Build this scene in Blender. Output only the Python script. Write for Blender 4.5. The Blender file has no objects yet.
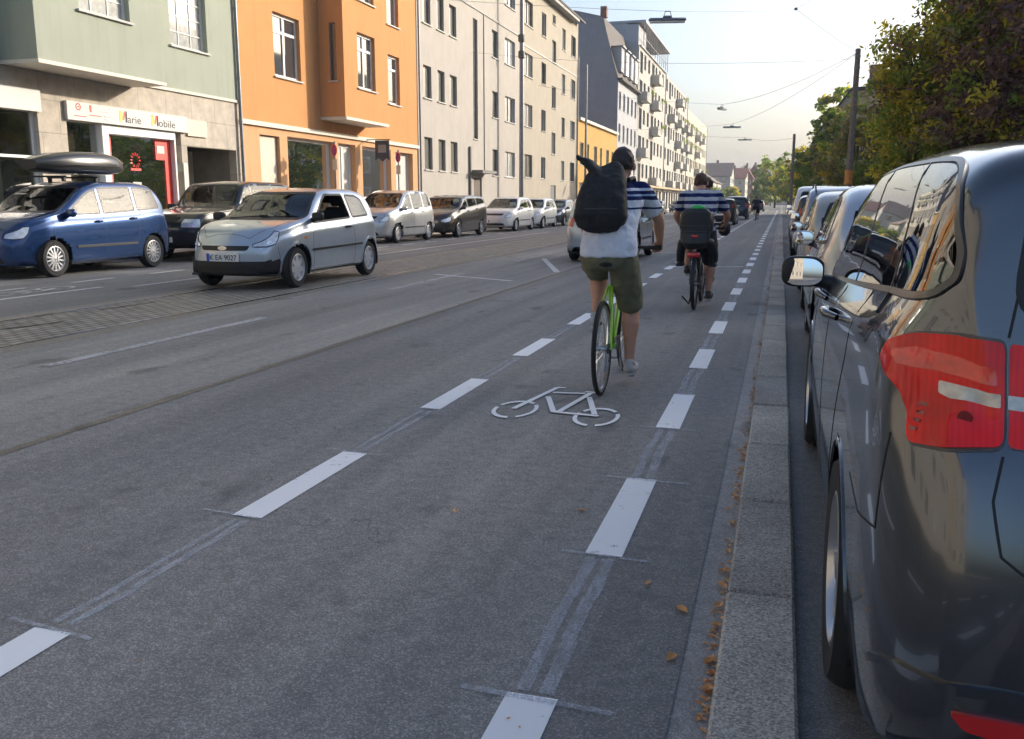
import bpy, bmesh, math, random
import numpy as np
from mathutils import Vector, Matrix, Euler
from mathutils.bvhtree import BVHTree
from mathutils.geometry import delaunay_2d_cdt
R = math.radians
random.seed(7)
scene = bpy.context.scene
COL = scene.collection

# ------------------------------------------------------------------ helpers
def tag(o, label=None, cat=None, group=None, kind=None):
    if label: o['label'] = label
    if cat: o['category'] = cat
    if group: o['group'] = group
    if kind: o['kind'] = kind
    return o

def empty(name, loc=(0, 0, 0), rz=0.0, parent=None):
    o = bpy.data.objects.new(name, None)
    COL.objects.link(o)
    o.location = loc
    o.rotation_euler = (0, 0, rz)
    o.empty_display_size = .1
    if parent: o.parent = parent
    return o

def children(o):
    return [c for c in list(COL.objects) if c.parent == o]

def copy_tree(o, parent=None, kids=None):
    if kids is None:
        kids = {}
        for c in COL.objects:
            if c.parent: kids.setdefault(c.parent.name, []).append(c)
    c = o.copy(); COL.objects.link(c); c.parent = parent
    for ch in kids.get(o.name, []): copy_tree(ch, c, kids)
    return c

def mesh_obj(name, verts, faces, mats, parent=None, smooth=None, mi=None):
    me = bpy.data.meshes.new(name)
    me.from_pydata([tuple(v) for v in verts], [], faces)
    if not isinstance(mats, (list, tuple)): mats = [mats]
    for m in mats: me.materials.append(m)
    if mi is not None:
        me.polygons.foreach_set('material_index', mi)
    if smooth is not None:
        me.polygons.foreach_set('use_smooth', [True] * len(me.polygons))
        if smooth < 179: me.set_sharp_from_angle(angle=R(smooth))
    me.update()
    o = bpy.data.objects.new(name, me)
    COL.objects.link(o)
    if parent: o.parent = parent
    return o

class MB:
    def __init__(s): s.v = []; s.f = []; s.m = []; s.cm = 0
    def add(s, vs, fs):
        b = len(s.v); s.v += [Vector(v) for v in vs]
        for f in fs: s.f.append([b + i for i in f]); s.m.append(s.cm)
    def box(s, a, b, M=None):
        x0, y0, z0 = a; x1, y1, z1 = b
        vs = [(x0,y0,z0),(x1,y0,z0),(x1,y1,z0),(x0,y1,z0),(x0,y0,z1),(x1,y0,z1),(x1,y1,z1),(x0,y1,z1)]
        if M is not None: vs = [M @ Vector(v) for v in vs]
        s.add(vs, [(0,3,2,1),(4,5,6,7),(0,1,5,4),(1,2,6,5),(2,3,7,6),(3,0,4,7)])
    def bbox(s, c, d, r=.02, M=None, rot=None):
        # box with bevelled edges (chamfer)
        hx, hy, hz = d[0]/2, d[1]/2, d[2]/2
        r = min(r, hx*.9, hy*.9, hz*.9)
        vs = []; 
        for sx in (-1,1):
            for sy in (-1,1):
                for sz in (-1,1):
                    vs += [(sx*hx, sy*(hy-r), sz*(hz-r)), (sx*(hx-r), sy*hy, sz*(hz-r)), (sx*(hx-r), sy*(hy-r), sz*hz)]
        bm = bmesh.new()
        for v in vs: bm.verts.new(v)
        bmesh.ops.convex_hull(bm, input=bm.verts)
        bm.verts.ensure_lookup_table(); bm.verts.index_update()
        T = Matrix.Translation(c)
        if rot is not None: T = T @ Euler(rot).to_matrix().to_4x4()
        if M is not None: T = M @ T
        s.add([T @ v.co for v in bm.verts], [[v.index for v in f.verts] for f in bm.faces])
        bm.free()
    def tube(s, pts, r, n=8, caps=True, closed=False):
        pts = [Vector(p) for p in pts]
        if not isinstance(r, (list, tuple)): r = [r] * len(pts)
        N = len(pts); b = len(s.v); up = None
        for i, p in enumerate(pts):
            if closed: t = pts[(i+1) % N] - pts[i-1]
            else: t = pts[min(i+1, N-1)] - pts[max(i-1, 0)]
            if t.length < 1e-9: t = Vector((0,0,1))
            t.normalize()
            if up is None:
                up = Vector((0,0,1)) if abs(t.z) < .9 else Vector((1,0,0))
            a = t.cross(up)
            if a.length < 1e-6: a = t.orthogonal()
            a.normalize(); c = a.cross(t).normalized(); up = c
            for k in range(n):
                w = 2*math.pi*k/n
                s.v.append(p + a*(math.cos(w)*r[i]) + c*(math.sin(w)*r[i]))
        L = N if closed else N-1
        for i in range(L):
            for k in range(n):
                i2 = (i+1) % N
                s.f.append([b+i*n+k, b+i*n+(k+1)%n, b+i2*n+(k+1)%n, b+i2*n+k]); s.m.append(s.cm)
        if caps and not closed:
            s.f.append([b+k for k in range(n)][::-1]); s.m.append(s.cm)
            s.f.append([b+(N-1)*n+k for k in range(n)]); s.m.append(s.cm)
    def lathe(s, prof, M=None, n=32, closed=False):
        # prof: (radius, x) revolved about X axis
        b = len(s.v); P = len(prof)
        for k in range(n):
            w = 2*math.pi*k/n
            for (r, x) in prof:
                v = Vector((x, r*math.cos(w), r*math.sin(w)))
                s.v.append(M @ v if M is not None else v)
        for k in range(n):
            k2 = (k+1) % n
            for i in range(P if closed else P-1):
                j = (i+1) % P
                s.f.append([b+k*P+i, b+k*P+j, b+k2*P+j, b+k2*P+i]); s.m.append(s.cm)
    def prism(s, poly, h0, h1, T):
        # poly 2D, T(u,v,h)->world
        n = len(poly)
        vs = [T(u, v, h0) for u, v in poly] + [T(u, v, h1) for u, v in poly]
        fs = [list(range(n))[::-1], list(range(n, 2*n))] + [[i, (i+1) % n, n+(i+1) % n, n+i] for i in range(n)]
        s.add(vs, fs)
    def ell(s, c, r, M=None, nu=16, nv=10):
        b = len(s.v)
        vs = [Vector((c[0], c[1], c[2]-r[2]))]
        for j in range(1, nv):
            ph = -math.pi/2 + math.pi*j/nv
            for k in range(nu):
                w = 2*math.pi*k/nu
                vs.append(Vector((c[0]+r[0]*math.cos(ph)*math.cos(w), c[1]+r[1]*math.cos(ph)*math.sin(w), c[2]+r[2]*math.sin(ph))))
        vs.append(Vector((c[0], c[1], c[2]+r[2])))
        fs = []
        for k in range(nu): fs.append([0, 1+(k+1)%nu, 1+k])
        for j in range(nv-2):
            for k in range(nu):
                fs.append([1+j*nu+k, 1+j*nu+(k+1)%nu, 1+(j+1)*nu+(k+1)%nu, 1+(j+1)*nu+k])
        t = len(vs)-1
        for k in range(nu): fs.append([1+(nv-2)*nu+k, 1+(nv-2)*nu+(k+1)%nu, t])
        if M is not None: vs = [M @ v for v in vs]
        s.add(vs, fs)
    def build(s, name, mats, parent=None, smooth=None):
        return mesh_obj(name, s.v, s.f, mats, parent, smooth, s.m)

def recalc(o):
    bm = bmesh.new(); bm.from_mesh(o.data)
    bmesh.ops.recalc_face_normals(bm, faces=bm.faces)
    bm.to_mesh(o.data); bm.free()

# ------------------------------------------------------------------ materials
def rgb(*c): return (c[0], c[1], c[2], 1)
def newmat(name):
    m = bpy.data.materials.new(name); m.use_nodes = True
    nt = m.node_tree; b = nt.nodes['Principled BSDF']
    return m, nt, b
def N(nt, t, **kw):
    n = nt.nodes.new(t)
    for k, v in kw.items():
        if k in n.inputs: n.inputs[k].default_value = v
        else: setattr(n, k, v)
    return n
def coord(nt, scale=(1,1,1), out='Object'):
    tc = nt.nodes.new('ShaderNodeTexCoord'); mp = nt.nodes.new('ShaderNodeMapping')
    mp.inputs['Scale'].default_value = scale
    nt.links.new(tc.outputs[out], mp.inputs[0]); return mp.outputs[0]
def noise(nt, co, scale, detail=4, rough=.6):
    n = N(nt, 'ShaderNodeTexNoise'); n.inputs['Scale'].default_value = scale
    n.inputs['Detail'].default_value = detail; n.inputs['Roughness'].default_value = rough
    nt.links.new(co, n.inputs['Vector']); return n.outputs['Fac']
def ramp(nt, fac, stops):
    r = nt.nodes.new('ShaderNodeValToRGB'); e = r.color_ramp.elements
    e[0].position, e[0].color = stops[0][0], rgb(*stops[0][1])
    e[1].position, e[1].color = stops[-1][0], rgb(*stops[-1][1])
    for p, c in stops[1:-1]:
        x = e.new(p); x.color = rgb(*c)
    nt.links.new(fac, r.inputs[0]); return r.outputs[0]
def mix(nt, fac, a, b, mode='MIX'):
    m = nt.nodes.new('ShaderNodeMix'); m.data_type = 'RGBA'; m.blend_type = mode
    for i, v in ((0, fac), (6, a), (7, b)):
        if isinstance(v, (int, float)): m.inputs[i].default_value = v
        elif isinstance(v, tuple): m.inputs[i].default_value = rgb(*v)
        else: nt.links.new(v, m.inputs[i])
    return m.outputs[2]
def bump(nt, b, h, strength=.3, dist=.01):
    n = nt.nodes.new('ShaderNodeBump'); n.inputs['Strength'].default_value = strength
    n.inputs['Distance'].default_value = dist
    nt.links.new(h, n.inputs['Height']); nt.links.new(n.outputs[0], b.inputs['Normal'])

def plain(name, c, rough=.6, metal=0, coat=0, spec=.5, var=.0, vscale=8):
    m, nt, b = newmat(name)
    b.inputs['Base Color'].default_value = rgb(*c)
    b.inputs['Roughness'].default_value = rough
    b.inputs['Metallic'].default_value = metal
    b.inputs['Coat Weight'].default_value = coat
    b.inputs['Coat Roughness'].default_value = .04
    b.inputs['Specular IOR Level'].default_value = spec
    if var:
        co = coord(nt); f = noise(nt, co, vscale)
        nt.links.new(ramp(nt, f, [(.3, tuple(x*(1-var) for x in c)), (.7, tuple(min(1, x*(1+var)) for x in c))]), b.inputs['Base Color'])
    return m

def carpaint(name, c, metal=.6, rough=.32):
    m, nt, b = newmat(name)
    co = coord(nt)
    f = noise(nt, co, 3, 3)
    nt.links.new(ramp(nt, f, [(.3, tuple(x*.93 for x in c)), (.7, tuple(min(1, x*1.05) for x in c))]), b.inputs['Base Color'])
    b.inputs['Metallic'].default_value = metal; b.inputs['Roughness'].default_value = rough
    b.inputs['Coat Weight'].default_value = 1; b.inputs['Coat Roughness'].default_value = .03
    return m

def stucco(name, c, var=.09, grain=60, bs=.2, streak=.045):
    m, nt, b = newmat(name)
    co = coord(nt); f = noise(nt, co, 1.3, 6); g = noise(nt, co, grain, 2)
    col = ramp(nt, f, [(.3, tuple(x*(1-var) for x in c)), (.7, tuple(min(1, x*(1+var)) for x in c))])
    st = noise(nt, coord(nt, (1.5, 1.5, .12)), 3, 5)
    col = mix(nt, ramp(nt, st, [(.5, (0,0,0)), (.8, (streak*6,)*3)]), col, tuple(x*.55 for x in c))
    nt.links.new(col, b.inputs['Base Color']); b.inputs['Roughness'].default_value = .92
    b.inputs['Specular IOR Level'].default_value = .2
    bump(nt, b, g, bs, .006)
    return m

def asphalt(name, dark, light, fine=320, patch=.5, tint=None, rough=.8, bstr=.5):
    m, nt, b = newmat(name)
    co = coord(nt)
    v = N(nt, 'ShaderNodeTexVoronoi'); v.inputs['Scale'].default_value = fine*.6
    nt.links.new(co, v.inputs['Vector'])
    sp = noise(nt, co, fine*.6, 2, .7)
    mid = noise(nt, co, 14, 5, .65); big = noise(nt, coord(nt, (1.2, .25, 1)), patch, 5, .55)
    stone = nt.nodes.new('ShaderNodeSeparateColor'); nt.links.new(v.outputs['Color'], stone.inputs[0])
    c1 = ramp(nt, stone.outputs[0], [(.0, tuple(x*.55 for x in dark)), (.55, dark), (.86, light), (1, tuple(min(1, x*1.45) for x in light))])
    c2 = mix(nt, .45, c1, ramp(nt, sp, [(.3, tuple(x*.6 for x in dark)), (.7, light)]))
    c3 = mix(nt, .8, c2, ramp(nt, mid, [(.3, (.72,.72,.73)), (.7, (1.15,1.14,1.12))]), 'MULTIPLY')
    c4 = mix(nt, 1, c3, ramp(nt, big, [(.3, (.70,.71,.73)), (.5, (1,1,1)), (.72, (1.3,1.28,1.24))]), 'MULTIPLY')
    trk = noise(nt, coord(nt, (2.2, .04, 1)), 1.6, 3, .5)
    c4 = mix(nt, 1, c4, ramp(nt, trk, [(.35, (.86,.86,.87)), (.65, (1.12,1.12,1.11))]), 'MULTIPLY')
    st = noise(nt, coord(nt, (1, .6, 1)), 2.6, 3, .45)
    c4 = mix(nt, 1, c4, ramp(nt, st, [(.28, (.62,.62,.62)), (.36, (1,1,1))]), 'MULTIPLY')
    vc = N(nt, 'ShaderNodeTexVoronoi'); vc.feature = 'DISTANCE_TO_EDGE'; vc.inputs['Scale'].default_value = .45
    wob = nt.nodes.new('ShaderNodeVectorMath'); wob.operation = 'ADD'; nn = N(nt, 'ShaderNodeTexNoise'); nn.inputs['Scale'].default_value = 3.5; nn.inputs['Detail'].default_value = 6
    nt.links.new(co, nn.inputs['Vector']); nt.links.new(co, wob.inputs[0]); nt.links.new(nn.outputs['Color'], wob.inputs[1]); nt.links.new(wob.outputs[0], vc.inputs['Vector'])
    gate = noise(nt, co, .7, 2)
    cr = ramp(nt, vc.outputs['Distance'], [(0, (.45,.45,.45)), (.004, (1,1,1))])
    c4 = mix(nt, ramp(nt, gate, [(.5, (0,0,0)), (.6, (1,1,1))]), c4, mix(nt, 1, c4, cr, 'MULTIPLY'))
    nt.links.new(c4, b.inputs['Base Color'])
    nt.links.new(ramp(nt, big, [(.3, (rough-.12,)*3), (.7, (rough+.08,)*3)]), b.inputs['Roughness'])
    b.inputs['Specular IOR Level'].default_value = .35
    h = mix(nt, .5, v.outputs['Distance'], sp)
    bump(nt, b, h, bstr*.7, .006)
    return m

def worn_paint(name, c, edge=.5, under=(.1,.1,.105), scale=20):
    m, nt, b = newmat(name)
    co = coord(nt); f = noise(nt, co, scale, 8, .75); g = noise(nt, co, 180, 2)
    f2 = noise(nt, co, 2.5, 3)
    fm = mix(nt, .3, f, g)
    fm = mix(nt, .25, fm, f2)
    msk = ramp(nt, fm, [(edge-.03, (0,0,0)), (edge+.03, (1,1,1))])
    nt.links.new(mix(nt, msk, c, under), b.inputs['Base Color'])
    b.inputs['Roughness'].default_value = .65
    bump(nt, b, g, .3, .003)
    return m

def smear_mat(name, c, amount):
    # old scraped-off road paint: partly covers the asphalt (mixes with transparency by noise)
    m, nt, b = newmat(name)
    co = coord(nt); f = noise(nt, coord(nt, (6, 1.2, 1)), 6, 6, .7); g = noise(nt, co, 120, 2, .8)
    fm = mix(nt, .45, f, g)
    a = ramp(nt, fm, [(amount-.08, (.55,)*3), (amount+.08, (.0,)*3)])
    tr = nt.nodes.new('ShaderNodeBsdfTransparent'); ms = nt.nodes.new('ShaderNodeMixShader')
    b.inputs['Base Color'].default_value = rgb(*c); b.inputs['Roughness'].default_value = .7
    nt.links.new(a, ms.inputs[0]); nt.links.new(tr.outputs[0], ms.inputs[1]); nt.links.new(b.outputs[0], ms.inputs[2])
    nt.links.new(ms.outputs[0], nt.nodes['Material Output'].inputs[0])
    return m

def glassmat(name, tint=(.4,.45,.43), ior=1.5, refl=1.0):
    m, nt, b = newmat(name)
    nt.nodes.remove(b)
    tr = nt.nodes.new('ShaderNodeBsdfTransparent'); tr.inputs[0].default_value = rgb(*tint)
    gl = nt.nodes.new('ShaderNodeBsdfGlossy'); gl.inputs['Roughness'].default_value = .015
    gl.inputs[0].default_value = rgb(refl, refl, refl)
    fr = nt.nodes.new('ShaderNodeFresnel'); fr.inputs[0].default_value = ior
    ms = nt.nodes.new('ShaderNodeMixShader')
    nt.links.new(fr.outputs[0], ms.inputs[0]); nt.links.new(tr.outputs[0], ms.inputs[1]); nt.links.new(gl.outputs[0], ms.inputs[2])
    nt.links.new(ms.outputs[0], nt.nodes['Material Output'].inputs[0])
    return m

def leafmat(name, c1, c2, trans=.35):
    m, nt, b = newmat(name)
    oi = nt.nodes.new('ShaderNodeNewGeometry')
    col = ramp(nt, oi.outputs['Random Per Island'], [(0, c1), (1, c2)])
    nt.links.new(col, b.inputs['Base Color']); b.inputs['Roughness'].default_value = .55
    b.inputs['Specular IOR Level'].default_value = .25
    tl = nt.nodes.new('ShaderNodeBsdfTranslucent'); ms = nt.nodes.new('ShaderNodeMixShader')
    nt.links.new(mix(nt, 1.0, col, (1.5,1.45,.75), 'MULTIPLY'), tl.inputs[0])
    ms.inputs[0].default_value = trans
    nt.links.new(b.outputs[0], ms.inputs[1]); nt.links.new(tl.outputs[0], ms.inputs[2])
    nt.links.new(ms.outputs[0], nt.nodes['Material Output'].inputs[0])
    return m

def brickmat(name, c1, c2, mortar, scale=1, bw=.5, bh=.25, msize=.02, rot=None, bstr=.4, rough=.8, plane='XY'):
    m, nt, b = newmat(name)
    tc = nt.nodes.new('ShaderNodeTexCoord')
    sx = nt.nodes.new('ShaderNodeSeparateXYZ'); cb = nt.nodes.new('ShaderNodeCombineXYZ')
    nt.links.new(tc.outputs['Object'], sx.inputs[0])
    idx = {'X': 0, 'Y': 1, 'Z': 2}
    nt.links.new(sx.outputs[idx[plane[0]]], cb.inputs[0]); nt.links.new(sx.outputs[idx[plane[1]]], cb.inputs[1])
    br = nt.nodes.new('ShaderNodeTexBrick')
    br.inputs['Scale'].default_value = scale; br.inputs['Brick Width'].default_value = bw; br.inputs['Row Height'].default_value = bh
    br.inputs['Mortar Size'].default_value = msize; br.inputs['Mortar Smooth'].default_value = .3
    br.inputs['Color1'].default_value = rgb(*c1); br.inputs['Color2'].default_value = rgb(*c2); br.inputs['Mortar'].default_value = rgb(*mortar)
    nt.links.new(cb.outputs[0], br.inputs['Vector'])
    f = noise(nt, coord(nt), 3, 6)
    f2 = noise(nt, coord(nt), 90, 3)
    col = mix(nt, 1, br.outputs['Color'], ramp(nt, f, [(.3, (.8,.8,.8)), (.7, (1.2,1.2,1.18))]), 'MULTIPLY')
    col = mix(nt, 1, col, ramp(nt, f2, [(.3, (.8,.8,.8)), (.7, (1.2,1.2,1.2))]), 'MULTIPLY')
    nt.links.new(col, b.inputs['Base Color']); b.inputs['Roughness'].default_value = rough
    inv = nt.nodes.new('ShaderNodeMath'); inv.operation = 'SUBTRACT'; inv.inputs[0].default_value = 1
    nt.links.new(br.outputs['Fac'], inv.inputs[1])
    bump(nt, b, inv.outputs[0], bstr, .01)
    return m

def granite(name):
    m, nt, b = newmat(name)
    co = coord(nt)
    v = N(nt, 'ShaderNodeTexVoronoi'); v.inputs['Scale'].default_value = 170
    nt.links.new(co, v.inputs['Vector'])
    sc = nt.nodes.new('ShaderNodeSeparateColor'); nt.links.new(v.outputs['Color'], sc.inputs[0])
    f = noise(nt, co, 1.4, 5); s = noise(nt, co, 90, 4, .8)
    c = ramp(nt, sc.outputs[0], [(0, (.12,.112,.105)), (.35, (.34,.325,.30)), (.7, (.52,.50,.46)), (1, (.75,.72,.67))])
    c = mix(nt, .4, c, ramp(nt, s, [(.3, (.12,.115,.105)), (.7, (.52,.49,.45))]))
    c = mix(nt, 1, c, ramp(nt, f, [(.3, (.7,.68,.65)), (.7, (1.15,1.13,1.1))]), 'MULTIPLY')
    ge = nt.nodes.new('ShaderNodeNewGeometry')
    c = mix(nt, 1, c, ramp(nt, ge.outputs['Random Per Island'], [(0, (.78,.77,.76)), (1, (1.12,1.11,1.08))]), 'MULTIPLY')
    nt.links.new(c, b.inputs['Base Color']); b.inputs['Roughness'].default_value = .85
    bump(nt, b, s, .25, .005)
    return m

M = {}
M['asph_new'] = asphalt('asphalt_new', (.18,.174,.166), (.315,.304,.29), 330)
M['asph_old'] = asphalt('asphalt_old', (.225,.215,.20), (.37,.355,.33), 330, .6, rough=.82, bstr=.3)
M['asph_left'] = asphalt('asphalt_left', (.175,.17,.165), (.29,.28,.27), 300, .5, bstr=.3)
M['gutter'] = asphalt('gutter', (.29,.277,.26), (.44,.42,.395), 420, .9, bstr=.25)
M['parking'] = asphalt('parking', (.18,.168,.155), (.29,.272,.25), 420, 1.2, bstr=.3)
M['conc'] = asphalt('concrete_band', (.2,.18,.15), (.3,.27,.22), 300, .8, bstr=.2)
M['cobble'] = brickmat('cobble', (.30,.275,.235), (.2,.185,.16), (.045,.04,.035), 1, .19, .125, .016, plane='YX', bstr=1, rough=.65)
M['paving'] = brickmat('paving', (.3,.28,.25), (.25,.235,.21), (.1,.09,.08), 1, .3, .3, .006)
M['granite'] = granite('granite_kerb')
M['white_mark'] = worn_paint('white_marking', (.80,.80,.80), .615)
M['grey_mark'] = worn_paint('grey_marking', (.42,.42,.42), .52, (.13,.13,.13))
M['pale_mark'] = worn_paint('pale_marking', (.55,.55,.54), .56, (.12,.12,.12))
M['smear'] = smear_mat('old_line_smear', (.5,.52,.56), .53)
M['smear2'] = smear_mat('tick_smear', (.5,.53,.57), .53)
M['steel'] = plain('rail_steel', (.35,.36,.38), .25, 1, var=.2)
M['dirt'] = plain('dirt', (.05,.04,.03), .95, var=.4, vscale=30)
M['black'] = plain('black_plastic', (.012,.012,.013), .5, var=.1)
M['trimgrey'] = plain('trim_grey', (.09,.085,.08), .3, .4)
M['interior'] = plain('interior_dark', (.03,.03,.033), .85)
M['rubber'] = plain('tyre_rubber', (.018,.018,.018), .85, var=.2)
M['alloy'] = plain('alloy', (.5,.5,.5), .3, .9)
M['hubcap'] = plain('hubcap', (.55,.55,.56), .4, .5)
M['chrome'] = plain('chrome', (.7,.7,.7), .1, 1)
M['glass'] = glassmat('car_glass', (.42,.47,.45), 1.55)
M['glass_dark'] = glassmat('car_glass_dark', (.18,.2,.2), 1.6)
M['mirrorglass'] = plain('mirror_glass', (.85,.87,.9), .01, 1)
M['lens_clear'] = plain('lens_clear', (.62,.66,.72), .18, .25, 1, var=.25, vscale=14)
M['lens_amber'] = plain('lens_amber', (.8,.25,.02), .15, 0, 1)
M['lens_red'] = plain('lens_red', (.55,.012,.012), .12, 0, 1)
M['plate'] = plain('plate_white', (.75,.75,.73), .4)
M['plate_blue'] = plain('plate_blue', (.02,.08,.5), .4)
M['ink'] = plain('ink', (.01,.01,.01), .6)
M['seat'] = plain('seat_cloth', (.05,.05,.055), .95, var=.2)
M['wpane'] = plain('window_pane', (.05,.055,.06), .04, 0, 1, .8)
M['wpane2'] = plain('window_pane_blind', (.2,.19,.16), .15, 0, .6, .5)
M['wpane3'] = plain('window_pane_curtain', (.38,.38,.36), .12, 0, .7, .5, var=.25, vscale=6)
M['wframe'] = plain('window_frame_white', (.72,.71,.68), .5)
M['wframe_d'] = plain('window_frame_grey', (.16,.15,.14), .5)
M['sill'] = plain('sill_stone', (.5,.48,.44), .7, var=.1)
M['zinc'] = plain('zinc_pipe', (.22,.23,.25), .45, .6, var=.15)
M['rooftile'] = brickmat('roof_tile', (.09,.07,.065), (.07,.055,.05), (.03,.03,.03), 1, .3, .3, .02, plane='YZ')
M['redroof'] = brickmat('red_roof_tile', (.3,.1,.07), (.24,.08,.05), (.1,.04,.03), 1, .3, .3, .02, plane='YZ')
M['wood'] = plain('pole_wood', (.21,.175,.145), .85, var=.3, vscale=12)
M['bark'] = plain('bark', (.09,.07,.055), .95, var=.35, vscale=15)
M['skin'] = plain('skin', (.52,.27,.18), .5, spec=.4, var=.06, vscale=20)
M['hair'] = plain('hair_dark', (.03,.02,.016), .6, var=.5, vscale=90)
M['hair2'] = plain('hair_brown', (.07,.035,.02), .7, var=.3, vscale=60)
# ------------------------------------------------------------------ car builder
def pchip(P):
    xs = [p[0] for p in P]; ys = [p[1] for p in P]; n = len(xs)
    h = [xs[i+1]-xs[i] for i in range(n-1)]; d = [(ys[i+1]-ys[i])/h[i] for i in range(n-1)]
    m = [0.0]*n
    for i in range(1, n-1):
        if d[i-1]*d[i] > 0:
            w1 = 2*h[i]+h[i-1]; w2 = h[i]+2*h[i-1]
            m[i] = (w1+w2)/(w1/d[i-1]+w2/d[i])
    m[0] = d[0]; m[-1] = d[-1]
    def f(x):
        if x <= xs[0]: return ys[0]
        if x >= xs[-1]: return ys[-1]
        i = 0
        while x > xs[i+1]: i += 1
        t = (x-xs[i])/h[i]
        return (ys[i]*(1+2*t)*(1-t)**2 + h[i]*m[i]*t*(1-t)**2 + ys[i+1]*t*t*(3-2*t) + h[i]*m[i+1]*t*t*(t-1))
    return f

def sstep(a, b, x):
    t = max(0, min(1, (x-a)/(b-a))); return t*t*(3-2*t)

def catmull(P, seg):
    out = []
    n = len(P)
    for i in range(n-1):
        p0 = P[max(i-1, 0)]; p1 = P[i]; p2 = P[i+1]; p3 = P[min(i+2, n-1)]
        k = seg[i]
        for s in range(k):
            t = s/k
            q = []
            for a in (0, 1):
                # limit tangents to the shorter chord to avoid overshoot
                m1 = (p2[a]-p0[a])*.5; m2 = (p3[a]-p1[a])*.5
                d = p2[a]-p1[a]
                lim = abs(d)*1.6+.004
                m1 = max(-lim, min(lim, m1)); m2 = max(-lim, min(lim, m2))
                q.append((2*t**3-3*t*t+1)*p1[a]+(t**3-2*t*t+t)*m1+(-2*t**3+3*t*t)*p2[a]+(t**3-t*t)*m2)
            out.append(tuple(q))
    out.append(tuple(P[-1]))
    return out

def inpoly(x, y, P):
    c = False; n = len(P); j = n-1
    for i in range(n):
        xi, yi = P[i]; xj, yj = P[j]
        if (yi > y) != (yj > y) and x < (xj-xi)*(y-yi)/(yj-yi)+xi: c = not c
        j = i
    return c

def smoothloop(P, k=6):
    n = len(P); out = []
    for i in range(n):
        p0, p1, p2, p3 = [Vector(P[(i+j) % n]) for j in (-1, 0, 1, 2)]
        for q in range(k):
            t = q/k
            v = .5*((2*p1)+(p2-p0)*t+(2*p0-5*p1+4*p2-p3)*t*t+(3*p1-p0-3*p2+p3)*t**3); out.append((v.x, v.y))
    return out
def clip(P, a, b):
    # keep the part of P left of the directed line a->b
    out = []; n = len(P)
    f = lambda p: (b[0]-a[0])*(p[1]-a[1])-(b[1]-a[1])*(p[0]-a[0])
    for i in range(n):
        p, q = P[i], P[(i+1) % n]; fp, fq = f(p), f(q)
        if fp >= 0: out.append(p)
        if (fp >= 0) != (fq >= 0):
            t = fp/(fp-fq); out.append((p[0]+(q[0]-p[0])*t, p[1]+(q[1]-p[1])*t))
    return out
def roundpoly(P, r, k=5):
    out = []; n = len(P)
    for i in range(n):
        a = Vector(P[i-1]); b = Vector(P[i]); c = Vector(P[(i+1) % n])
        d1 = a-b; d2 = c-b
        q = min(r, d1.length*.45, d2.length*.45)
        p = b + d1.normalized()*q; s = b + d2.normalized()*q
        for j in range(k+1):
            t = j/k
            v = p*(1-t)**2 + b*(2*t*(1-t)) + s*t*t
            out.append((v.x, v.y))
    return out

def densify(P, d, closed=True):
    out = []; n = len(P)
    for i in range(n if closed else n-1):
        a = Vector(P[i]); b = Vector(P[(i+1) % n]); k = max(1, int((b-a).length/d))
        for j in range(k): out.append(tuple(a.lerp(b, j/k)))
    if not closed: out.append(tuple(P[-1]))
    return out

def offpoly(P, d):
    n = len(P); A = sum(P[i-1][0]*P[i][1]-P[i][0]*P[i-1][1] for i in range(n))
    s = 1 if A > 0 else -1
    out = []
    for i in range(n):
        a = Vector(P[i-1]); b = Vector(P[i]); c = Vector(P[(i+1) % n])
        e1 = (b-a); e2 = (c-b)
        if e1.length < 1e-7: e1 = e2
        if e2.length < 1e-7: e2 = e1
        e1 = e1.normalized(); e2 = e2.normalized()
        n1 = Vector((e1.y, -e1.x))*s; n2 = Vector((e2.y, -e2.x))*s
        nn = n1+n2
        nn = nn.normalized() if nn.length > 1e-6 else n1
        k = min(2.0, 1/max(.3, nn.dot(n1)))
        v = b + nn*d*k
        out.append((v.x, v.y))
    return out

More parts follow.
